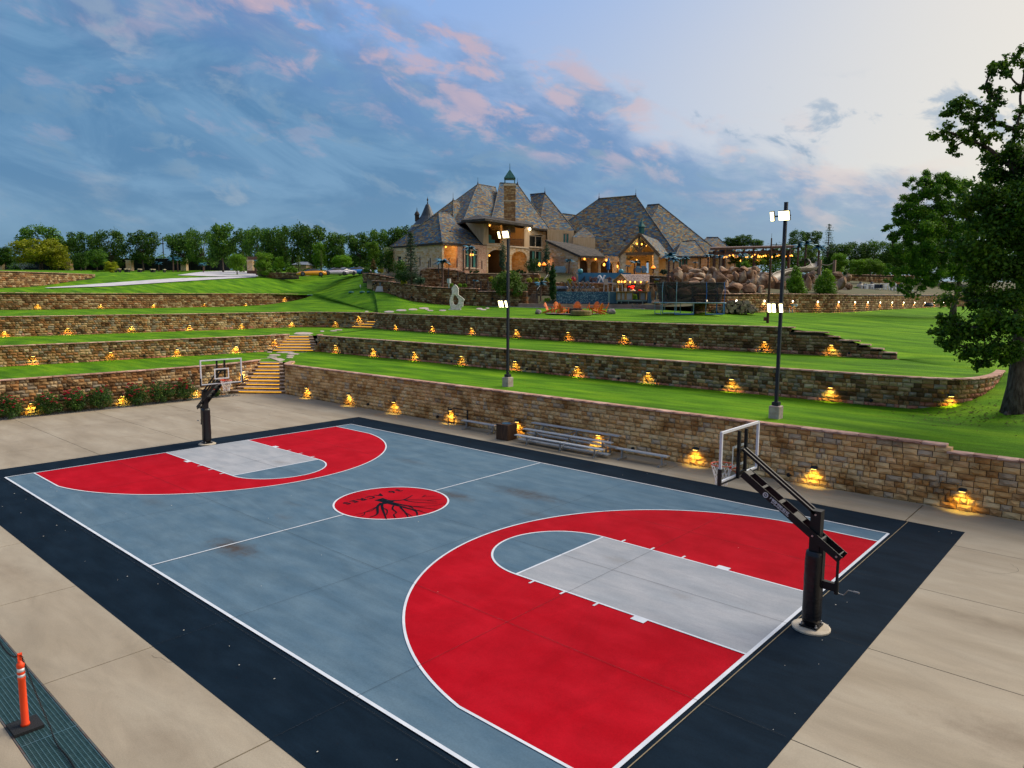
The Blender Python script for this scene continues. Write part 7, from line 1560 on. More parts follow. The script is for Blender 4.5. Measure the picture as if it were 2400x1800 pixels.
def bowl(u, v, d, l, tall):
    r_ = thing('fire_bowl', l, 'fire bowl', at(u, v+tall, d), group='burning fire bowls on the terrace'); k = d/F; m = MB(); m.lathe([(.10,0),(.10,(tall-3)*k),(.28,(tall-2)*k),(.34,tall*k),(0,tall*k)], 12); m.build('bowl', mat('bowl_copper', (.14,.05,.02), (.2,.08,.03), scale=4, rough=.5), r_); m = MB(); m.lathe([(.24,tall*k),(.28,(tall+2)*k),(.14,(tall+5)*k),(.06,(tall+6.5)*k),(0,(tall+7.5)*k)], 9); m.build('flame', emat('flame', (1,.20,.012), 1.0), r_); return r_
bowl(1531,629,88,'burning copper fire bowl on a stand right of the porch',12); bowl(1275,622,90,'burning fire bowl left of the covered lounge',12)
for u, v, l in ((1360,637.5,'round turquoise planter left on top of the blue wall'),(1455.5,638,'round turquoise planter right on top of the blue wall')): m = MB(); m.lathe([(.12,-.2),(.3,0),(.32,.2),(.2,.36),(0,.38)], 12); tag(m.build('planter', mat('planter_teal', (.05,.26,.33), (.08,.33,.40), scale=5, rough=.4), loc=at(u,v,86), smooth=True), l, 'planter', 'turquoise planters on the blue wall')
sof = mat('sofa_blue', (.07,.18,.27), (.22,.30,.36), scale=9, rough=.9)
for u, w, v, d, l in ((1313,24,640,93,'long patio sofa with patterned cushions in the covered lounge'),(1509,9,640,90,'blue patio armchair under the porch'),(1496,9,640,90,'striped patio chair under the porch, left of the blue one')):
    r_ = thing('patio_sofa', l, 'sofa', at(u,v,d), rz=math.atan2(RH.y,RH.x)); k = d/F; m = MB(); m.box((0,0,.25),(w*k,.8,.4)); m.build('seat', sof, r_); m = MB(); m.box((0,.4,.6),(w*k,.2,.6)); m.build('backrest', sof, r_); m = MB(); m.box((-w*k/2,0,.45),(.14,.8,.35)); m.box((w*k/2,0,.45),(.14,.8,.35)); m.build('armrests', sof, r_)
# metal palms
frond_m = mat('metal_frond', (.015,.085,.13), (.03,.14,.20), (.05,.20,.27), scale=2, rough=.5, metal=.3); ptrunk = mat('metal_trunk', (.085,.045,.035), (.13,.075,.06), scale=6, rough=.8)
def palm_proto():
    r_ = thing('metal_palm','x','palm'); m = MB(); m.tube([(0,0,-.1),(.05,.02,1.0),(.0,.03,2.1),(.03,0,3.0)], [.14,.12,.11,.10], 9)
    for z in np.arange(.2,3,.28): m.lathe([(.15,z-.05),(.16,z+.05),(.11,z+.06)], 9)
    m.build('trunk', ptrunk, r_); rr = random.Random(4)
    for k in range(15):
        a = 2*pi*k/15+rr.uniform(-.15,.15); e = rr.uniform(.15,1.25); L3 = rr.uniform(1.0,1.35); pts = []
        for i in range(7): t = i/6; r2 = L3*t*cos(e*(1-t*.35)); z = 3.0+L3*(sin(e)*t-.62*t*t); pts.append(Vector((r2*cos(a), r2*sin(a), z)))
        s = Vector((-sin(a), cos(a), 0)); m = MB()
        for i in range(6):
            w0, w1 = [.05,.16,.21,.20,.15,.09,.01][i], [.05,.16,.21,.20,.15,.09,.01][i+1]; p, q = pts[i], pts[i+1]
            for sg in (-1,1): m.face([p, q, q+s*sg*w1-Vector((0,0,w1*.6)), p+s*sg*w0-Vector((0,0,w0*.6))])
        m.build('frond', frond_m, r_)
    return r_
pp = palm_proto(); PL = [(373,643,612,165,'metal palm first from the left on the far lawn'),(407,645,600,160,'taller of the metal palm pair on the far lawn'),(417,640,601,163,'second of the metal palm pair on the far lawn'),(477,648,614,150,'metal palm with leaning trunk beside the drive'),(608,648,606,128,'blue metal palm before the lime-green tree'),
 (1037,672,603,86.3,'metal palm in front of the stone wing, standing on the garden wall'),(1100,632,573,91,'tall metal palm before the curtained window'),(1267,705,657,78.5,'metal palm with thin trunk left of the cypress'),(1114,673,655,84,'small stemless metal palm beside the round shrubs'),(1334,640,606,88,'metal palm in front of the covered lounge'),(1471,641,620,88,'low metal palm left under the porch'),(1487,641,609,87,'metal palm in the middle of the porch'),(1567,660,589,84,'tall metal palm at the right porch corner'),(1578,656,600,82,'broad metal palm above the boulders'),
 (1605,632,600,92,'metal palm in front of the curtained right window'),(1659,627,594,88,'metal palm with drooping fronds at the pergola post'),(1686,630,597,88,'metal palm under the pergola'),(1629,628,613,87,'tiny metal palm on top of the boulders'),(1737,640,592,94,'metal palm among the string lights'),(1869.5,622,568,96,'metal palm left above the slide'),(1887,622,563,98,'metal palm behind the slide'),(1917,638,570,94,'metal palm with long trunk right of the slide'),(1558,697,667,74,'spiky metal palm on the boulders right of the bar'),(1540,668,652,80,'metal palm behind the bar roof end')]
for i, (u, vb, vt, d, l) in enumerate(PL):
    o = pp if i == 0 else dup(pp); o.location = at(u, vb, d); h = (vb-vt)/F*d; s = h/3.55; w = max(s, min(1.15, .55+.3*s)); o.scale = (w if s > .35 else s*1.6, w if s > .35 else s*1.6, s); o.rotation_euler = (0,0,u % 6.28); o['label'] = 'blue-green '+l; o['group'] = 'painted metal palms'
# planting on the terraces
SH = [(940,664,605,40,94,'tall dark juniper-like shrub left of the stone wing',far_leaf,1400,.22,'dome'),(910,640,577,44,102,'tall green shrub hiding the left end of the house',far_leaf,1500,.24,'dome'),(953,664,633,66,89.5,'wide dark green shrub on the left garden wall',dark_leaf,1800,.18,'dome'),(1249,642,603,40,90,'dark round shrub in front of the lower windows',dark_leaf,1300,.17,'dome'),(1178,634,561,22,93,'slender grey-green tree between the house arches',blue_leaf,1100,.18,'column'),(1281,642,562,21,92,'slender grey-green tree at the corner of the sloping roof',blue_leaf,1100,.18,'column'),
 (1190,695,632,82,80.5,'large feathery pine shrub beside the light pole',pine_leaf,4200,.22,'dome'),(1295,704,609,21,77.8,'narrow dark green cypress beside the pool',dark_leaf,5200,.15,'column'),(1863,689,623,54,73.5,'conical green shrub between the boulders, left one',bright_leaf,3600,.18,'cone'),(1934,690,631,64,77,'broad conical green shrub, right one of the pair',bright_leaf,4200,.19,'cone'),(1282,707,698,22,77.5,'low clipped green shrub at the foot of the cypress',bright_leaf,700,.10,'dome'),
 (1059,673,663.5,12,84.8,'small round green shrub left behind the sculpture top',bright_leaf,500,.09,'dome'),(1078,673.5,664,11,84.8,'small round green shrub, middle of three on the garden wall',bright_leaf,500,.09,'dome'),(1089,674,664,13,84.6,'small round green shrub, right of three on the garden wall',bright_leaf,500,.09,'dome'),(985,666,650,27,88.4,'blue-green agave rosette on the garden wall',blue_leaf,420,.3,'dome'),(946,667,657,20,89.3,'yellow-green spiky plant low on the garden wall',lime_leaf,260,.2,'dome'),(892,640,630,20,97.5,'yellow-green spiky plant on the upper left wall',lime_leaf,300,.2,'dome'),
 (1240,662,651,15,82.6,'lime-yellow grass clump, left of four above the stepped wall',lime_leaf,260,.2,'dome'),(1257,661,651,14,82.4,'lime-yellow grass clump, second of four above the stepped wall',lime_leaf,260,.2,'dome'),(1271,661,650,14,82,'lime-yellow grass clump, third of four above the stepped wall',lime_leaf,260,.2,'dome'),(1282,661,651,12,81.8,'lime-yellow grass clump right beside the cypress',lime_leaf,240,.2,'dome'),(1334,664,653,16,83.6,'lime-yellow grass clump under the egg chair',lime_leaf,260,.2,'dome'),(1150,662,648,12,86,'lime-yellow clump behind the feathery pine shrub',lime_leaf,200,.2,'dome'),(1537,664,659,12,80,'lime-yellow clump right of the thatched bar',lime_leaf,160,.16,'dome'),(1555,643,631,24,85,'grey-green mounded shrub on the porch terrace',blue_leaf,700,.14,'dome'),
 (1567,702,681,24,73.6,'green hanging plant on the boulders beside the trampoline',far_leaf,700,.14,'dome'),(1110,640,634,60,90.5,'low dark hedge under the curtained window',mat and dark_leaf,1200,.14,'dome'),(1215,642,632,50,89,'low dark planting before the second arch',dark_leaf,800,.14,'dome'),(640,646,628,60,128,'long green shrub bank left of the yellow car',far_leaf,1500,.3,'dome'),(684,646,625,36,127,'taller green shrub behind the yellow car roof',bright_leaf,900,.28,'dome'),(725,642,628,44,126,'dark green shrub behind the yellow car',far_leaf,900,.28,'dome'),(865,641,624,40,112,'low green shrub between cars and house',far_leaf,900,.2,'dome'),(875,632,606,18,108,'rust-tinged small shrub between cars and house',leafmat('rusty_leaf', (.10,.07,.02), (.16,.11,.03), (.2,.15,.05)),500,.2,'cone'),
 (1895,618,604,60,98,'spreading blue-green juniper on the slide mound',blue_leaf,1400,.2,'dome'),(1745,628,612,30,92,'bright green shrub left under the string lights',bright_leaf,700,.18,'dome'),(2005,690,672,30,98,'sparse shrub at the right end of the boulders',far_leaf,600,.18,'dome'),(2080,692,683,40,112,'pale low grass clump on the lit wall end',lime_leaf,200,.2,'dome')]
for u, vb, vt, wp, d, l, lm_, dn, lf, shp in SH: bush(u, vb, vt, wp, d, l, lm_, dn, lf, 18 if shp != 'dome' else 14, 'shrub' if 'tree' not in l and 'cypress' not in l else 'tree', None, 'shrub' if 'cypress' not in l else 'cypress', shp)
# undergrowth line behind the far fence so the wood reads solid
rr = random.Random(31); bl = []
for i in range(120): u = rr.uniform(-60, 960); d = rr.uniform(180, 198) if u < 640 else rr.uniform(166,178); bl.append((tuple(at(u, rr.uniform(610, 626), d)), rr.uniform(1.6, 2.6)))
for i in range(70): u = rr.uniform(1690, 2420); bl.append((tuple(at(u, rr.uniform(600, 640), rr.uniform(140, 150))), rr.uniform(1.6, 3.2)))
P_, S_, O_ = blobs_to_leaves(bl, 42000, 77, .55, .8, .3); o = link('undergrowth', leaf_mesh('undergrowth', P_, S_, 77, out=O_), far_leaf); tag(o, 'dense green undergrowth under the trees along the far boundary', 'undergrowth', kind='stuff')
# boulders of the rock waterfall
BD = []
rows = [(1585,1690,632,9,84),(1585,1700,645,8,82),(1590,1705,657,7,80),(1605,1700,668,6,78.5)]
spec_ = [(1587,633,12,9),(1609,630,12,10),(1631,636,14,9),(1652,633,13,8),(1672,636,12,8),(1694,634,13,11),(1718,631,12,8),(1743,630,13,8),(1590,647,12,12),(1606,655,10,16),(1619,645,8,10),(1642,648,18,11),(1660,653,12,10),(1688,654,22,17),(1710,652,9,12),(1724,649,11,14),(1741,650,13,17),(1757,648,11,14),(1775,656,10,14),(1790,658,12,16),(1765,662,8,16),
 (1629,656,16,6),(1630,664,20,7),(1668,663,11,9),(1703,665,8,10),(1722,676,24,13),(1757,678,18,14),(1781,684,6,12),(1812,668,18,22),(1830,672,14,18),(1793,645,12,7),(1897,648,14,10),(1893,668,9,18),(1906,640,10,7),(1965,646,14,12),(1972,665,12,18),(1985,652,10,10),(1575,690,9,14),(1552,700,14,12),(1540,708,12,9),(1571,713,14,8),(1548,717,14,7),(1585,716,16,8),(1615,716,18,8),(1560,680,8,14),(1530,688,7,16),(1640,690,26,14),(1600,690,18,14),(1680,690,22,14),(1702,690,12,12)]
bnm = ['rust-brown','grey lichened','tan','dark brown','pale grey-topped','reddish']
for i, (u, v, wu, hv) in enumerate(spec_):
    d = 80-(v-640)*.16 if u < 1800 else 84-(v-640)*.12
    if u < 1625 and v > 675: d = 72.5
    k = d/F; rock(u, v, d, (wu*k*1.32, wu*k*1.05, hv*k*1.30), bnm[i % 6]+[' rounded',' broad',' tall',' low',' leaning',' blocky',' small',' wedge-shaped'][i % 8]+' boulder, '+('at the waterfall foot beside the pool' if v > 675 and u < 1625 else 'upper waterfall row' if v < 640 else 'middle waterfall row' if v < 660 else 'lowest waterfall row')+' '+('behind the trampoline' if u < 1710 else 'right of the trampoline' if u < 1850 else 'beside the conical shrubs'), 'boulders of the rock waterfall', i+20)
rr = random.Random(77)
for i in range(46):
    u = rr.uniform(1585,1800) if i < 36 else rr.uniform(1885,1990); v = rr.uniform(634,686) if i < 36 else rr.uniform(645,684); d = (81.2-(v-640)*.16) if u < 1800 else (85-(v-640)*.12); k = d/F; s = rr.uniform(7,13)
    rock(u, v, d, (s*k*rr.uniform(.9,1.5), s*k, s*k*rr.uniform(.7,1.1)), rr.choice(bnm)+' filler stone '+['behind the trampoline','left of the rust mast','by the conical shrubs'][0 if u < 1700 else 1 if u < 1800 else 2]+', '+('high' if v < 650 else 'mid-height' if v < 668 else 'low')+' among the boulders', 'filler stones of the rock waterfall', i+90)
mm = MB(); P = [at(u, v, d) for u, v, d in ((1575,688,80),(1700,691,80),(1850,691,82),(1990,691,88),(1990,650,92),(1850,640,92),(1700,634,90),(1580,634,88))]; c0 = P[0]
bm = bmesh.new(); [bm.verts.new(p-c0) for p in P+[p+FH*8-Vector((0,0,1)) for p in P]]; r = bmesh.ops.convex_hull(bm, input=bm.verts); me = bpy.data.meshes.new('rock_mound'); bm.to_mesh(me); bm.free(); o = link('rock_mound', me, mat('mound_earth', (.022,.015,.011), (.045,.03,.022), scale=2, rough=.95), loc=c0+FH*.5); tag(o, 'dark earth mound behind the stacked boulders', 'mound', kind='structure')
# firewood stack
fw_ = thing('firewood_pile', 'heap of split firewood stacked against the lit stone wall', 'firewood', spot(1730,733)+Vector((0,0,0))); o_ = Vector(fw_.location); cut = mat('log_end', (.20,.14,.09), (.36,.29,.22), scale=7, rough=.9, rnd=.45); brk = mat('log_bark', (.03,.022,.018), (.07,.055,.045), scale=9, rough=.95); lme = []
for k in range(5):
    m = MB(); n = R.choice((3,4,6,7)); m.lathe([(.16,-.02),(.16,.5)], n, mi=1, ax=Matrix.Rotation(pi/2,3,'X')); me = m.mesh('log'); me.materials.append(cut); me.materials.append(brk)
    for p in me.polygons: p.material_index = 0 if len(p.vertices) == n and n != 4 or abs(p.normal.y) > .9 else 1
    lme.append(me)
rr = random.Random(6); rzw = math.atan2(RH.y, RH.x)
for i in range(290):
    u = rr.triangular(1666, 1775, 1735); top = np.interp(u, [1664,1690,1712,1730,1745,1775], [730,722,705,712,707,729]); v = rr.uniform(top, 731); p = at(u, v, 64.6+rr.uniform(-.5,.6)); o = bpy.data.objects.new('log', rr.choice(lme)); COL.objects.link(o); o.parent = fw_; o.location = p-o_; o.rotation_euler = (rr.uniform(-.3,.3), rr.uniform(0,6), rzw+rr.uniform(-.5,.5)); s = rr.uniform(.7,1.25); o.scale = (s,s,s)
# pergola with string lights
pg = thing('pergola', 'brown timber pergola roof with rows of glowing string lights', 'pergola', at(1745,640,96)); o_ = Vector(pg.location); pgm = mat('pergola_wood', (.075,.035,.022), (.12,.06,.04), scale=3, rough=.8); Tp = lambda u, v, d: at(u, v, d)-o_
a, b, c, d_ = Tp(1664,586,94), Tp(1862,581,98), Tp(1866,579,106), Tp(1668,583,104); m = MB(); m.prism([a,b,c,d_], (0,0,.28)); m.build('roof', pgm, pg, fix=True)
for i in range(9): t = (i+.5)/9; m = MB(); m.bar(a.lerp(b,t)-Vector((0,0,.25)), d_.lerp(c,t)-Vector((0,0,.25)), .12, .3); m.build('rafter', pgm, pg)
m = MB(); m.bar(a+Vector((0,0,-.45))+FH*.4, b+Vector((0,0,-.45))+FH*.4, .25, .4); m.build('beam', pgm, pg)
for u, dd in ((1675,95),(1697,98),(1769,96),(1850,98)): m = MB(); p = Tp(u,588,dd); q = Tp(u,640,dd); q.x, q.y = p.x, p.y; m.bar(p, q, .3); m.build('post', pgm, pg)
for u in (1769,): m = MB(); p = Tp(u,604,96); m.bar(p, p+RH*.9+Vector((0,0,.9)), .16); m.bar(p, p-RH*.9+Vector((0,0,.9)), .16); m.build('brace', pgm, pg)
rr = random.Random(9)
for i in range(64):
    u = rr.uniform(1682, 1858); v = 597+5*abs(sin(u*.11))+rr.uniform(-1.5,2.5); m = MB(); m.lathe([(0,-.11),(.075,-.04),(.06,.06),(0,.10)], 6, Tp(u, v, rr.uniform(94.5,103))); m.build('bulb', glow_orange, pg)
for u, v in ((1737,611),(1776,609.5),(1781,609.5),(1779,610.5)): m = MB(); m.lathe([(0,-.16),(.16,-.08),(.16,.08),(0,.16)], 8, Tp(u, v, 97)); m.build('lantern', glow_orange, pg)
l = bpy.data.lights.new('pergola_light','POINT'); l.energy = 120; l.color = (1,.5,.14); l.shadow_soft_size = .6; lo = bpy.data.objects.new('pergola_light', l); COL.objects.link(lo); lo.parent = pg; lo.location = Tp(1740,606,99)
# small building seen behind the pergola, slide, rope posts
sb = thing('pool_house', 'small tan pool house with a grey roof seen under the pergola', 'building', at(1705,640,110)); k = 110/F; m = MB(); m.box((0,0,1.2),(22*k,3,3.4),rz=rzw); m.build('wall', stone_h, sb, fix=True); autouv(sb.children[-1].data); m = MB(); m.prism([RH*x*k+Vector((0,0,2.9)) for x in (-13,13)]+[RH*9*k+FH*.2+Vector((0,0,3.9)), RH*-9*k+FH*.2+Vector((0,0,3.9))], FH*2.5); m.build('roof', shingle, sb, fix=True); autouv(sb.children[-1].data)
rb = thing('roof_wing', 'small right-hand wing under the last low slate roof', 'building', at(1676,640,114.5)); k = 114.5/F; m = MB(); m.box(FH*3+Vector((0,0,1.5)),(58*k,5,4.6),rz=rzw); m.build('wall', stone_h, rb, fix=True); autouv(rb.children[-1].data)
sl = thing('water_slide', 'curving beige water slide among the boulders', 'slide', at(1840,640,88)); o_ = Vector(sl.location); C_ = crom([at(*q)-o_ for q in ((1905,612,96),(1912,622,93),(1900,631,90),(1878,633,88),(1856,637,86.5),(1832,643,85),(1822,650,84))], 6); m = MB()
for p, q in zip(C_, C_[1:]):
    t = (q-p).normalized(); s = t.cross(Vector((0,0,1))).normalized()
    for a0, a1 in zip(np.linspace(-1.5,1.5,8)[:-1], np.linspace(-1.5,1.5,8)[1:]): f = lambda c, a: c+s*.62*sin(a)+Vector((0,0,-.62*cos(a)+.3)); m.face([f(p,a0), f(q,a0), f(q,a1), f(p,a1)])
m.build('trough', mat('slide_beige', (.20,.165,.125), (.27,.23,.18), scale=2, rough=.5), sl, True, True); m = MB(); m.tube([p+Vector((0,0,.28))+ (C_[min(i+1,len(C_)-1)]-C_[max(i-1,0)]).normalized().cross(Vector((0,0,1))).normalized()*.62 for i, p in enumerate(C_)], .07, 6); m.build('rim', MATS['slide_beige'], sl)
rp = thing('rope_fence', 'two timber posts joined by a sagging rope above the slide', 'rope fence', at(1940,640,86)); o_ = Vector(rp.location)
for u, vt, vb in ((1922.5,609,646),(1956.5,609.5,642)): m = MB(); a = at(u,vt,85)-o_; b = at(u,vb,85)-o_; b.x, b.y = a.x, a.y; m.bar(a, b, .28); m.build('post', mat('grey_timber', (.22,.14,.10), (.30,.2,.15), scale=4, rough=.9), rp)
m = MB(); m.tube([at(1922.5+34*t, 617+8*4*t*(1-t)*.8-4*t, 85)-o_ for t in np.linspace(0,1,9)], .05, 6); m.build('rope', mat('rope', (.35,.30,.24), rough=.9), rp)
# pool filter tanks and pipework
tk_m = mat('tank_beige', (.40,.34,.26), (.48,.42,.33), scale=3, rough=.5); blk = mat('tank_top', (.02,.03,.05), rough=.5)
def tank():
    r_ = thing('filter_tank','x','filter tank',group='pool filter tanks behind the lit wall'); m = MB(); m.lathe([(.45,0),(.52,.1),(.52,.75),(.42,1.0),(.2,1.12),(0,1.15)], 16); m.build('tank', tk_m, r_, True); m = MB(); m.lathe([(.2,1.05),(.2,1.3),(.12,1.36),(0,1.36)], 12); m.build('valve', blk, r_); return r_
tk = tank(); TKP = [(2016,684,99),(2042.5,684,100),(2095,685,103),(2112,685,104)]
for i, (u, v, d) in enumerate(TKP): o = tk if i == 0 else dup(tk); o.location = at(u, v, d); o['label'] = ['leftmost beige filter tank, clear of the oak foliage','second beige filter tank from the left','third beige filter tank, behind the oak leaves','rightmost beige filter tank, behind the oak leaves'][i]
pw = thing('pipework', 'tangle of white plastic pipes around the filter tanks', 'pipes', at(2050,684,98)); o_ = Vector(pw.location); rr = random.Random(12)
for i in range(16):
    u = 2020+i*7.2; v0 = 684; v1 = rr.uniform(664,676); d = 97.5+i*.4; u2 = u+rr.uniform(5,14); m = MB(); pts = [at(u,v0,d), at(u,v1,d), at(u2,v1,d), at(u2,rr.uniform(676,684),d)]; m.tube([p-o_ for p in pts], .075, 6); m.build('pipe', white_paint, pw)
for u in (2028,2056,2064,2108): m = MB(); m.box(at(u,671,98.5)-o_, (.6,.5,.5)); m.build('pump_box', blk, pw)
# cars on the drive
def car(u, vb, d, rz, c, label, L3=4.5):
    r_ = thing('sports_car', label, 'car', spot(u, vb) if False else at(u, vb, d), rz=rz, group='sports cars parked by the house'); st_ = [(-2.25,.70,.30,.62),(-2.1,.86,.20,.78),(-1.4,.95,.16,.86),(-.5,.96,.16,.84),(.4,.95,.16,.80),(1.1,.94,.16,.74),(1.8,.88,.18,.62),(2.15,.72,.22,.48),(2.25,.5,.28,.40)]
    pm_ = mat('car_'+label.split()[0], c, rough=.22, spec=.6); m = MB(); vs = []; 
    for x, w, z0, z1 in st_: vs += [(x,-w,z0),(x,-w,z0+(z1-z0)*.55),(x,-w*.86,z1-.03),(x,-w*.4,z1),(x,w*.4,z1),(x,w*.86,z1-.03),(x,w,z0+(z1-z0)*.55),(x,w,z0)]
    n = 8; m.raw(vs, [(i*n+j, i*n+(j+1) % n, (i+1)*n+(j+1) % n, (i+1)*n+j) for i in range(len(st_)-1) for j in range(n)]+[tuple(range(n-1,-1,-1)), tuple(range((len(st_)-1)*n, len(st_)*n))]); m.build('body', pm_, r_, True, True)
    m = MB(); cb = [(-1.7,.70,.80,.82),(-.9,.66,.80,1.14),(-.1,.64,.80,1.20),(.5,.68,.78,1.05),(1.15,.74,.72,.76)]; vs = []
    for x, w, z0, z1 in cb: vs += [(x,-w,z0),(x,-w*.78,z1-.04),(x,0,z1),(x,w*.78,z1-.04),(x,w,z0)]
    m.raw(vs, [(i*5+j, i*5+j+1, (i+1)*5+j+1, (i+1)*5+j) for i in range(4) for j in range(4)]); m.build('windows', mat('car_glass', (.012,.015,.018), rough=.08, spec=.7), r_, True, True)
    m = MB(); cb2 = cb[1:4]; vs = []
    for x, w, z0, z1 in cb2: vs += [(x,-w*.74,z1-.005),(x,0,z1+.02),(x,w*.74,z1-.005)]
    m.raw(vs, [(i*3+j, i*3+j+1, (i+1)*3+j+1, (i+1)*3+j) for i in range(2) for j in range(2)]); m.build('roof', pm_, r_, True)
    for x in (-1.35,1.35):
        for s in (-1,1):
            m = MB(); m.lathe([(.33,-.11),(.34,-.08),(.34,.08),(.33,.11),(0,.11)], 18, (x,s*.86,.33), ax=Matrix.Rotation(-s*pi/2,3,'X')); w_ = m.build('wheel', mat('tyre', (.012,.012,.013), rough=.8), r_); m = MB(); m.lathe([(.22,.115),(.20,.125),(0,.13)], 12, (x,s*.86,.33), ax=Matrix.Rotation(-s*pi/2,3,'X')); m.build('rim', mat('rim_grey', (.10,.12,.15), rough=.3, metal=.6), w_)
    for s in (-1,1): m = MB(); m.box((-2.2,s*.55,.66),(.06,.25,.09)); m.build('tail_light', redm, r_); m = MB(); m.box((1.95,s*.62,.58),(.3,.16,.07),rz=s*.3); m.build('headlight', mat('lamp_clear', (.6,.62,.65), rough=.2), r_)
    m = MB(); m.box((-2.15,0,.92),(.25,1.5,.04)); m.box((-2.15,-.5,.86),(.1,.05,.1)); m.box((-2.15,.5,.86),(.1,.05,.1)); m.build('spoiler', pm_, r_); return r_
side = math.atan2(-RH.y, -RH.x)
car(730,647.5,112,side+.35,(.72,.30,.008),'yellow low sports car parked broadside at the top of the lawn'); car(783,645.5,114,side+.6,(.42,.40,.50),'silver-white sports car beside the yellow one'); car(806,644.5,118,side+1.0,(.46,.44,.52),'pearl-white car seen from behind, between silver and blue cars'); car(828,643,120,side+.5,(.03,.20,.62),'blue sports car right of the white ones'); car(842,642,123,side+.6,(.30,.32,.38),'grey car at the right end, mostly hidden')
# drive
dm = mat('drive_concrete', (.44,.42,.44), (.56,.54,.56), scale=.8, rough=.85)
def strip(name, top, bot, label, n=26, k=4):
    tu = [q[0] for q in top]; bu = [q[0] for q in bot]; m = MB(); G = []
    for i in range(n+1):
        t = i/n; tp_ = (np.interp(t, np.linspace(0,1,len(top)), tu), np.interp(t, np.linspace(0,1,len(top)), [q[1] for q in top])); bp_ = (np.interp(t, np.linspace(0,1,len(bot)), bu), np.interp(t, np.linspace(0,1,len(bot)), [q[1] for q in bot]))
        G.append([spot(tp_[0]+(bp_[0]-tp_[0])*j/k, tp_[1]+(bp_[1]-tp_[1])*j/k)+Vector((0,0,.10)) for j in range(k+1)])
    for i in range(n):
        for j in range(k): m.face([G[i][j], G[i+1][j], G[i+1][j+1], G[i][j+1]])
    return tag(m.build(name, dm, None, True, True), label, 'driveway', kind='structure')
strip('driveway', [(105,676),(250,665),(400,654),(500,651),(600,648.5)], [(112,677),(260,672),(400,662.5),(500,656),(600,650.5)], 'pale concrete drive curving up the left lawn')
strip('driveway', [(478,637),(530,635.5),(570,636),(600,638)], [(415,646),(490,648.5),(540,649.5),(605,649)], 'wide pale concrete apron of the drive below the trees')
# far fence, pillars, low posts, sprinkler, houses, poles and wires
fn = thing('boundary_fence', 'long black screened fence along the far left boundary', 'fence', at(10,634,180)); o_ = Vector(fn.location); fpts = [at(u, 634, d) for u, d in ((-60,184),(100,180),(250,178),(400,176),(540,174))]
scr = mat('fence_screen', (.010,.013,.018), (.018,.022,.028), scale=.6, rough=.9, stretch=(1,1,3))
for a, b in zip(fpts, fpts[1:]):
    nseg = 6
    for i in range(nseg): p, q = a.lerp(b, i/nseg), a.lerp(b, (i+.97)/nseg); m = MB(); m.bar(p-o_+Vector((0,0,1.45)), q-o_+Vector((0,0,1.45)), .06, 2.9); m.build('screen_panel', scr, fn); m = MB(); m.bar(p-o_, p-o_+Vector((0,0,3.05)), .14); m.build('post', black_metal, fn)
for u, l in ((3,'stone gate pillar at the left edge of the photo'),(163,'second stone pillar from the left in the far fence'),(305,'third stone pillar from the left in the far fence'),(433,'stone pillar behind the pair of metal palms'),(588,'stone pillar beside the drive wall')):
    d = 172 if u < 500 else 140; k = d/F; r_ = thing('stone_pillar', l, 'pillar', at(u,634.5 if u < 500 else 634,d), group='stone pillars of the far fence'); m = MB(); m.box((0,0,11.5*k),(12.5*k,12.5*k,23*k),rz=rzw); m.build('shaft', stone_h, r_, fix=True); autouv(r_.children[-1].data); m = MB(); m.box((0,0,23.6*k),(14*k,14*k,1.6*k),rz=rzw); m.build('cap', trim_m, r_)
gwp = MB(); gwp.box((0,0,1.4),(3.4,.5,3.6),rz=rzw); tag(gwp.build('brick_wall', mat('gate_brick', (.13,.065,.045), (.20,.11,.08), scale=3, rough=.9), loc=at(600,640,142)), 'low brown brick wall by the drive below the trees', 'wall')
bm_ = MB(); bm_.box((0,0,.45),(.4,.4,.9)); bme = bm_.mesh('bollard'); bme.materials.append(mat('bollard_dark', (.02,.022,.025), rough=.7)); capm = MB(); capm.box((0,0,.98),(.5,.5,.16)); cme = capm.mesh('cap'); cme.materials.append(trim_m)
for i, u in enumerate((272,281,295,302,326,330,356,361.5,386)): o = link('bollard', bme, loc=at(u,641.5+i*.2,146)); tag(o, ('dark low lawn post with a pale cap, '+['leftmost','second from the left','third from the left','fourth from the left','fifth from the left','fourth from the right','third from the right','second from the right','rightmost'][i]), 'bollard', 'low dark posts on the left lawn'); link('cap', cme, None, o)
for k_, (u, v, w, h, d, l, c) in enumerate(((444,620,44,16,190,'white neighbouring house with a grey roof behind the fence',(.42,.42,.44)),(712,640,30,18,138,'small tan stone shed among the trees',(.34,.24,.15)),(150,632,36,12,200,'white shed far behind the yellow-green tree',(.5,.5,.52)))):
    r_ = thing('outbuilding', l, 'building', at(u, v+10, d)); s = d/F; m = MB(); m.box((0,0,(h*.5+5)*s),(w*s,5,h*s+10*s),rz=rzw); m.build('wall', mat('shed_wall%d' % k_, c, tuple(x*.85 for x in c), scale=2), r_); m = MB(); zt = (h+10)*s; a = RH*w*s*.56; m.raw([-a-FH*3+Vector((0,0,zt)), a-FH*3+Vector((0,0,zt)), a+FH*3+Vector((0,0,zt)), -a+FH*3+Vector((0,0,zt)), -a*.6+Vector((0,0,zt+8*s)), a*.6+Vector((0,0,zt+8*s))], [(0,1,5,4),(1,2,5),(2,3,4,5),(3,0,4)]); m.build('roof', mat('shed_roof', (.16,.19,.24), (.22,.25,.30), scale=3), r_)
wood_p = mat('utility_pole', (.035,.028,.024), rough=.9)
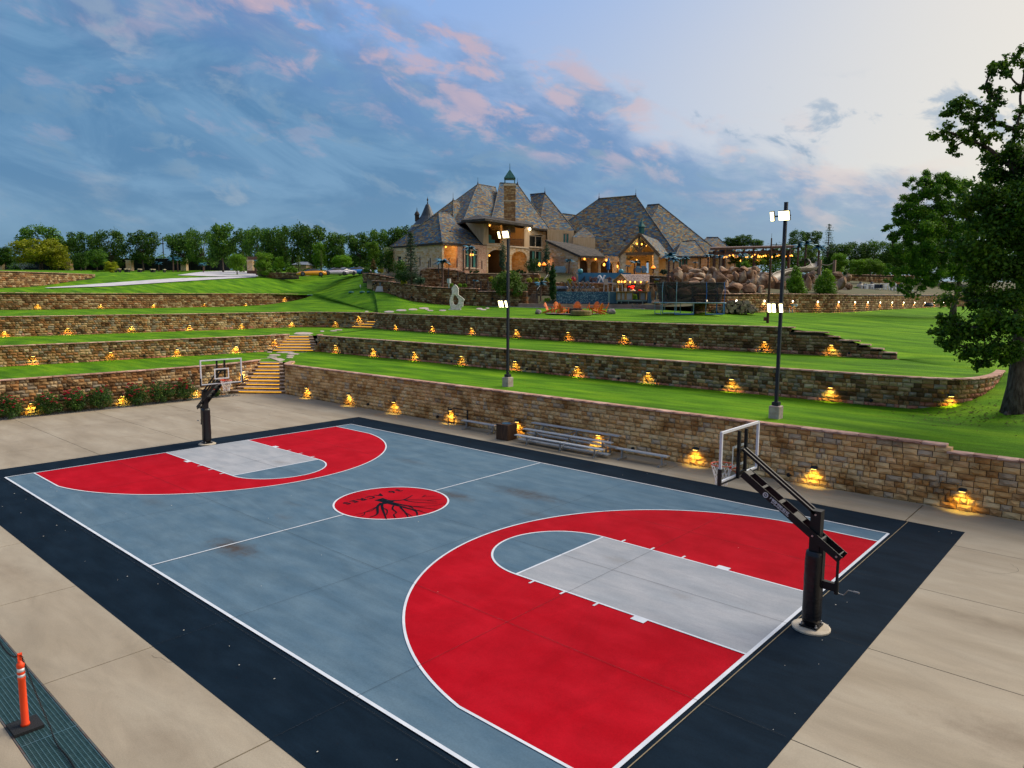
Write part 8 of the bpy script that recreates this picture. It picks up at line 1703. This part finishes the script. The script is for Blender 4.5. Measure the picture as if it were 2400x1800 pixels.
def upole(u, vt, d, l, arms=True):
    r_ = thing('utility_pole', l, 'utility pole', at(u, 632, d), group='distant utility poles'); k = d/F; h = (632-vt)*k; m = MB(); m.tube([(0,0,-3),(0,0,h)], [.2,.13], 7); m.build('pole', wood_p, r_); m = MB(); m.bar(RH*-1.6+Vector((0,0,h-.7)), RH*1.6+Vector((0,0,h-.7)), .16); m.bar(RH*-1.1+Vector((0,0,h-2.2)), RH*.3+Vector((0,0,h-2.2)), .3); m.build('crossarm', wood_p, r_); return at(u, vt+3, d)
w1 = upole(385,556,230,'utility pole with crossarm between the trees on the left'); w2 = upole(1911,543,220,'utility pole with a bracket behind the dark oak crown'); w3 = upole(1817,570,260,'small distant utility pole behind the pergola roof'); w0 = at(-300,540,260); w4 = at(2600,600,300)
wm = MB()
for off in (0, 3, 6, 9, 16):
    for a, b in ((w0-Vector((0,0,off*.13)), at(385,559+off*.3,230)), (at(385,559+off*.3,230), at(1300,560+off,330)), (at(1300,560+off,330), at(1817,572+off*.5,260)), (at(1817,572+off*.5,260), w4-Vector((0,0,off*.1)))):
        if off > 6 and a is not None and prj(a)[0] > 1000: continue
        pts = [a.lerp(b, t)-Vector((0,0,5.0*4*t*(1-t))) for t in np.linspace(0,1,12)]; wm.tube([p-w0 for p in pts], .022, 4, caps=False)
tag(wm.build('power_line', mat('wire', (.03,.035,.04), rough=.8), loc=w0), 'thin power lines strung across the sky behind the trees', 'power line')
spk = MB(); rr = random.Random(3)
for k in range(900): t = rr.random(); a = rr.uniform(-1,1); p = RH*(a*3.6*(t**.8))+Vector((0,0,1.7*t*(1.1-t)*3*rr.uniform(.6,1))); s = .035; spk.face([p, p+RH*s, p+RH*s*.5+Vector((0,0,s))])
tag(spk.build('sprinkler_spray', mat('water_spray', (.75,.8,.85), rough=.4), loc=at(52,632,158)), 'fine white spray of a lawn sprinkler at the far left', 'water spray', kind='stuff')
# small things by the walls
for u, v, d, w, h, l in ((1105,713,85,1.0,.5,'dark covered grill lying low at the garden wall foot'),(2177,716,100,1.2,.5,'dark robot mower by the far end of the lit wall')):
    r_ = thing('lawn_equipment', l, 'equipment', at(u,v+2,d)); m = MB(); m.lathe([(w*.5,0),(w*.5,h*.4),(w*.3,h),(0,h)], 10); m.build('cover', mat('cover_dark', (.015,.02,.03), rough=.6), r_); m = MB(); m.lathe([(.15,-.05),(.15,.05)], 8, (w*.3,-.3,.12), ax=Matrix.Rotation(pi/2,3,'X')); m.build('wheel', black_metal, r_)
for i, (u, v) in enumerate(((868,667),(877,670),(913,683),(966,701),(882,668),(1113,703.5),(1155,704),(928,697))):
    h = PTH['G'].hit(u, v-4)
    if h: o = link('wall_fitting', dpm, loc=h[0]+Vector((h[1].y,-h[1].x,0))*.05); o.scale = (1.7,)*3; o.rotation_euler = (0,0,math.atan2(h[1].y,h[1].x)); tag(o, 'small dark fitting on the rust-stained garden wall, '+['upper left by the step','left above the pedestal box','right of the pedestal box','left of the middle','hidden low at the left bend','right of the sculpture','farthest right','between pedestal box and sculpture'][i], 'fitting', 'dark fittings on the garden wall')
q = at(1052.5,671,84.9); m = MB(); m.bar((0,0,-.2),(0,0,.35),.12); m.box((0,0,.62),(.42,.25,.55)); tag(m.build('utility_box', mat('box_white', (.5,.5,.53), rough=.6), loc=q), 'white utility box on the garden wall, left of the sculpture top', 'utility box')
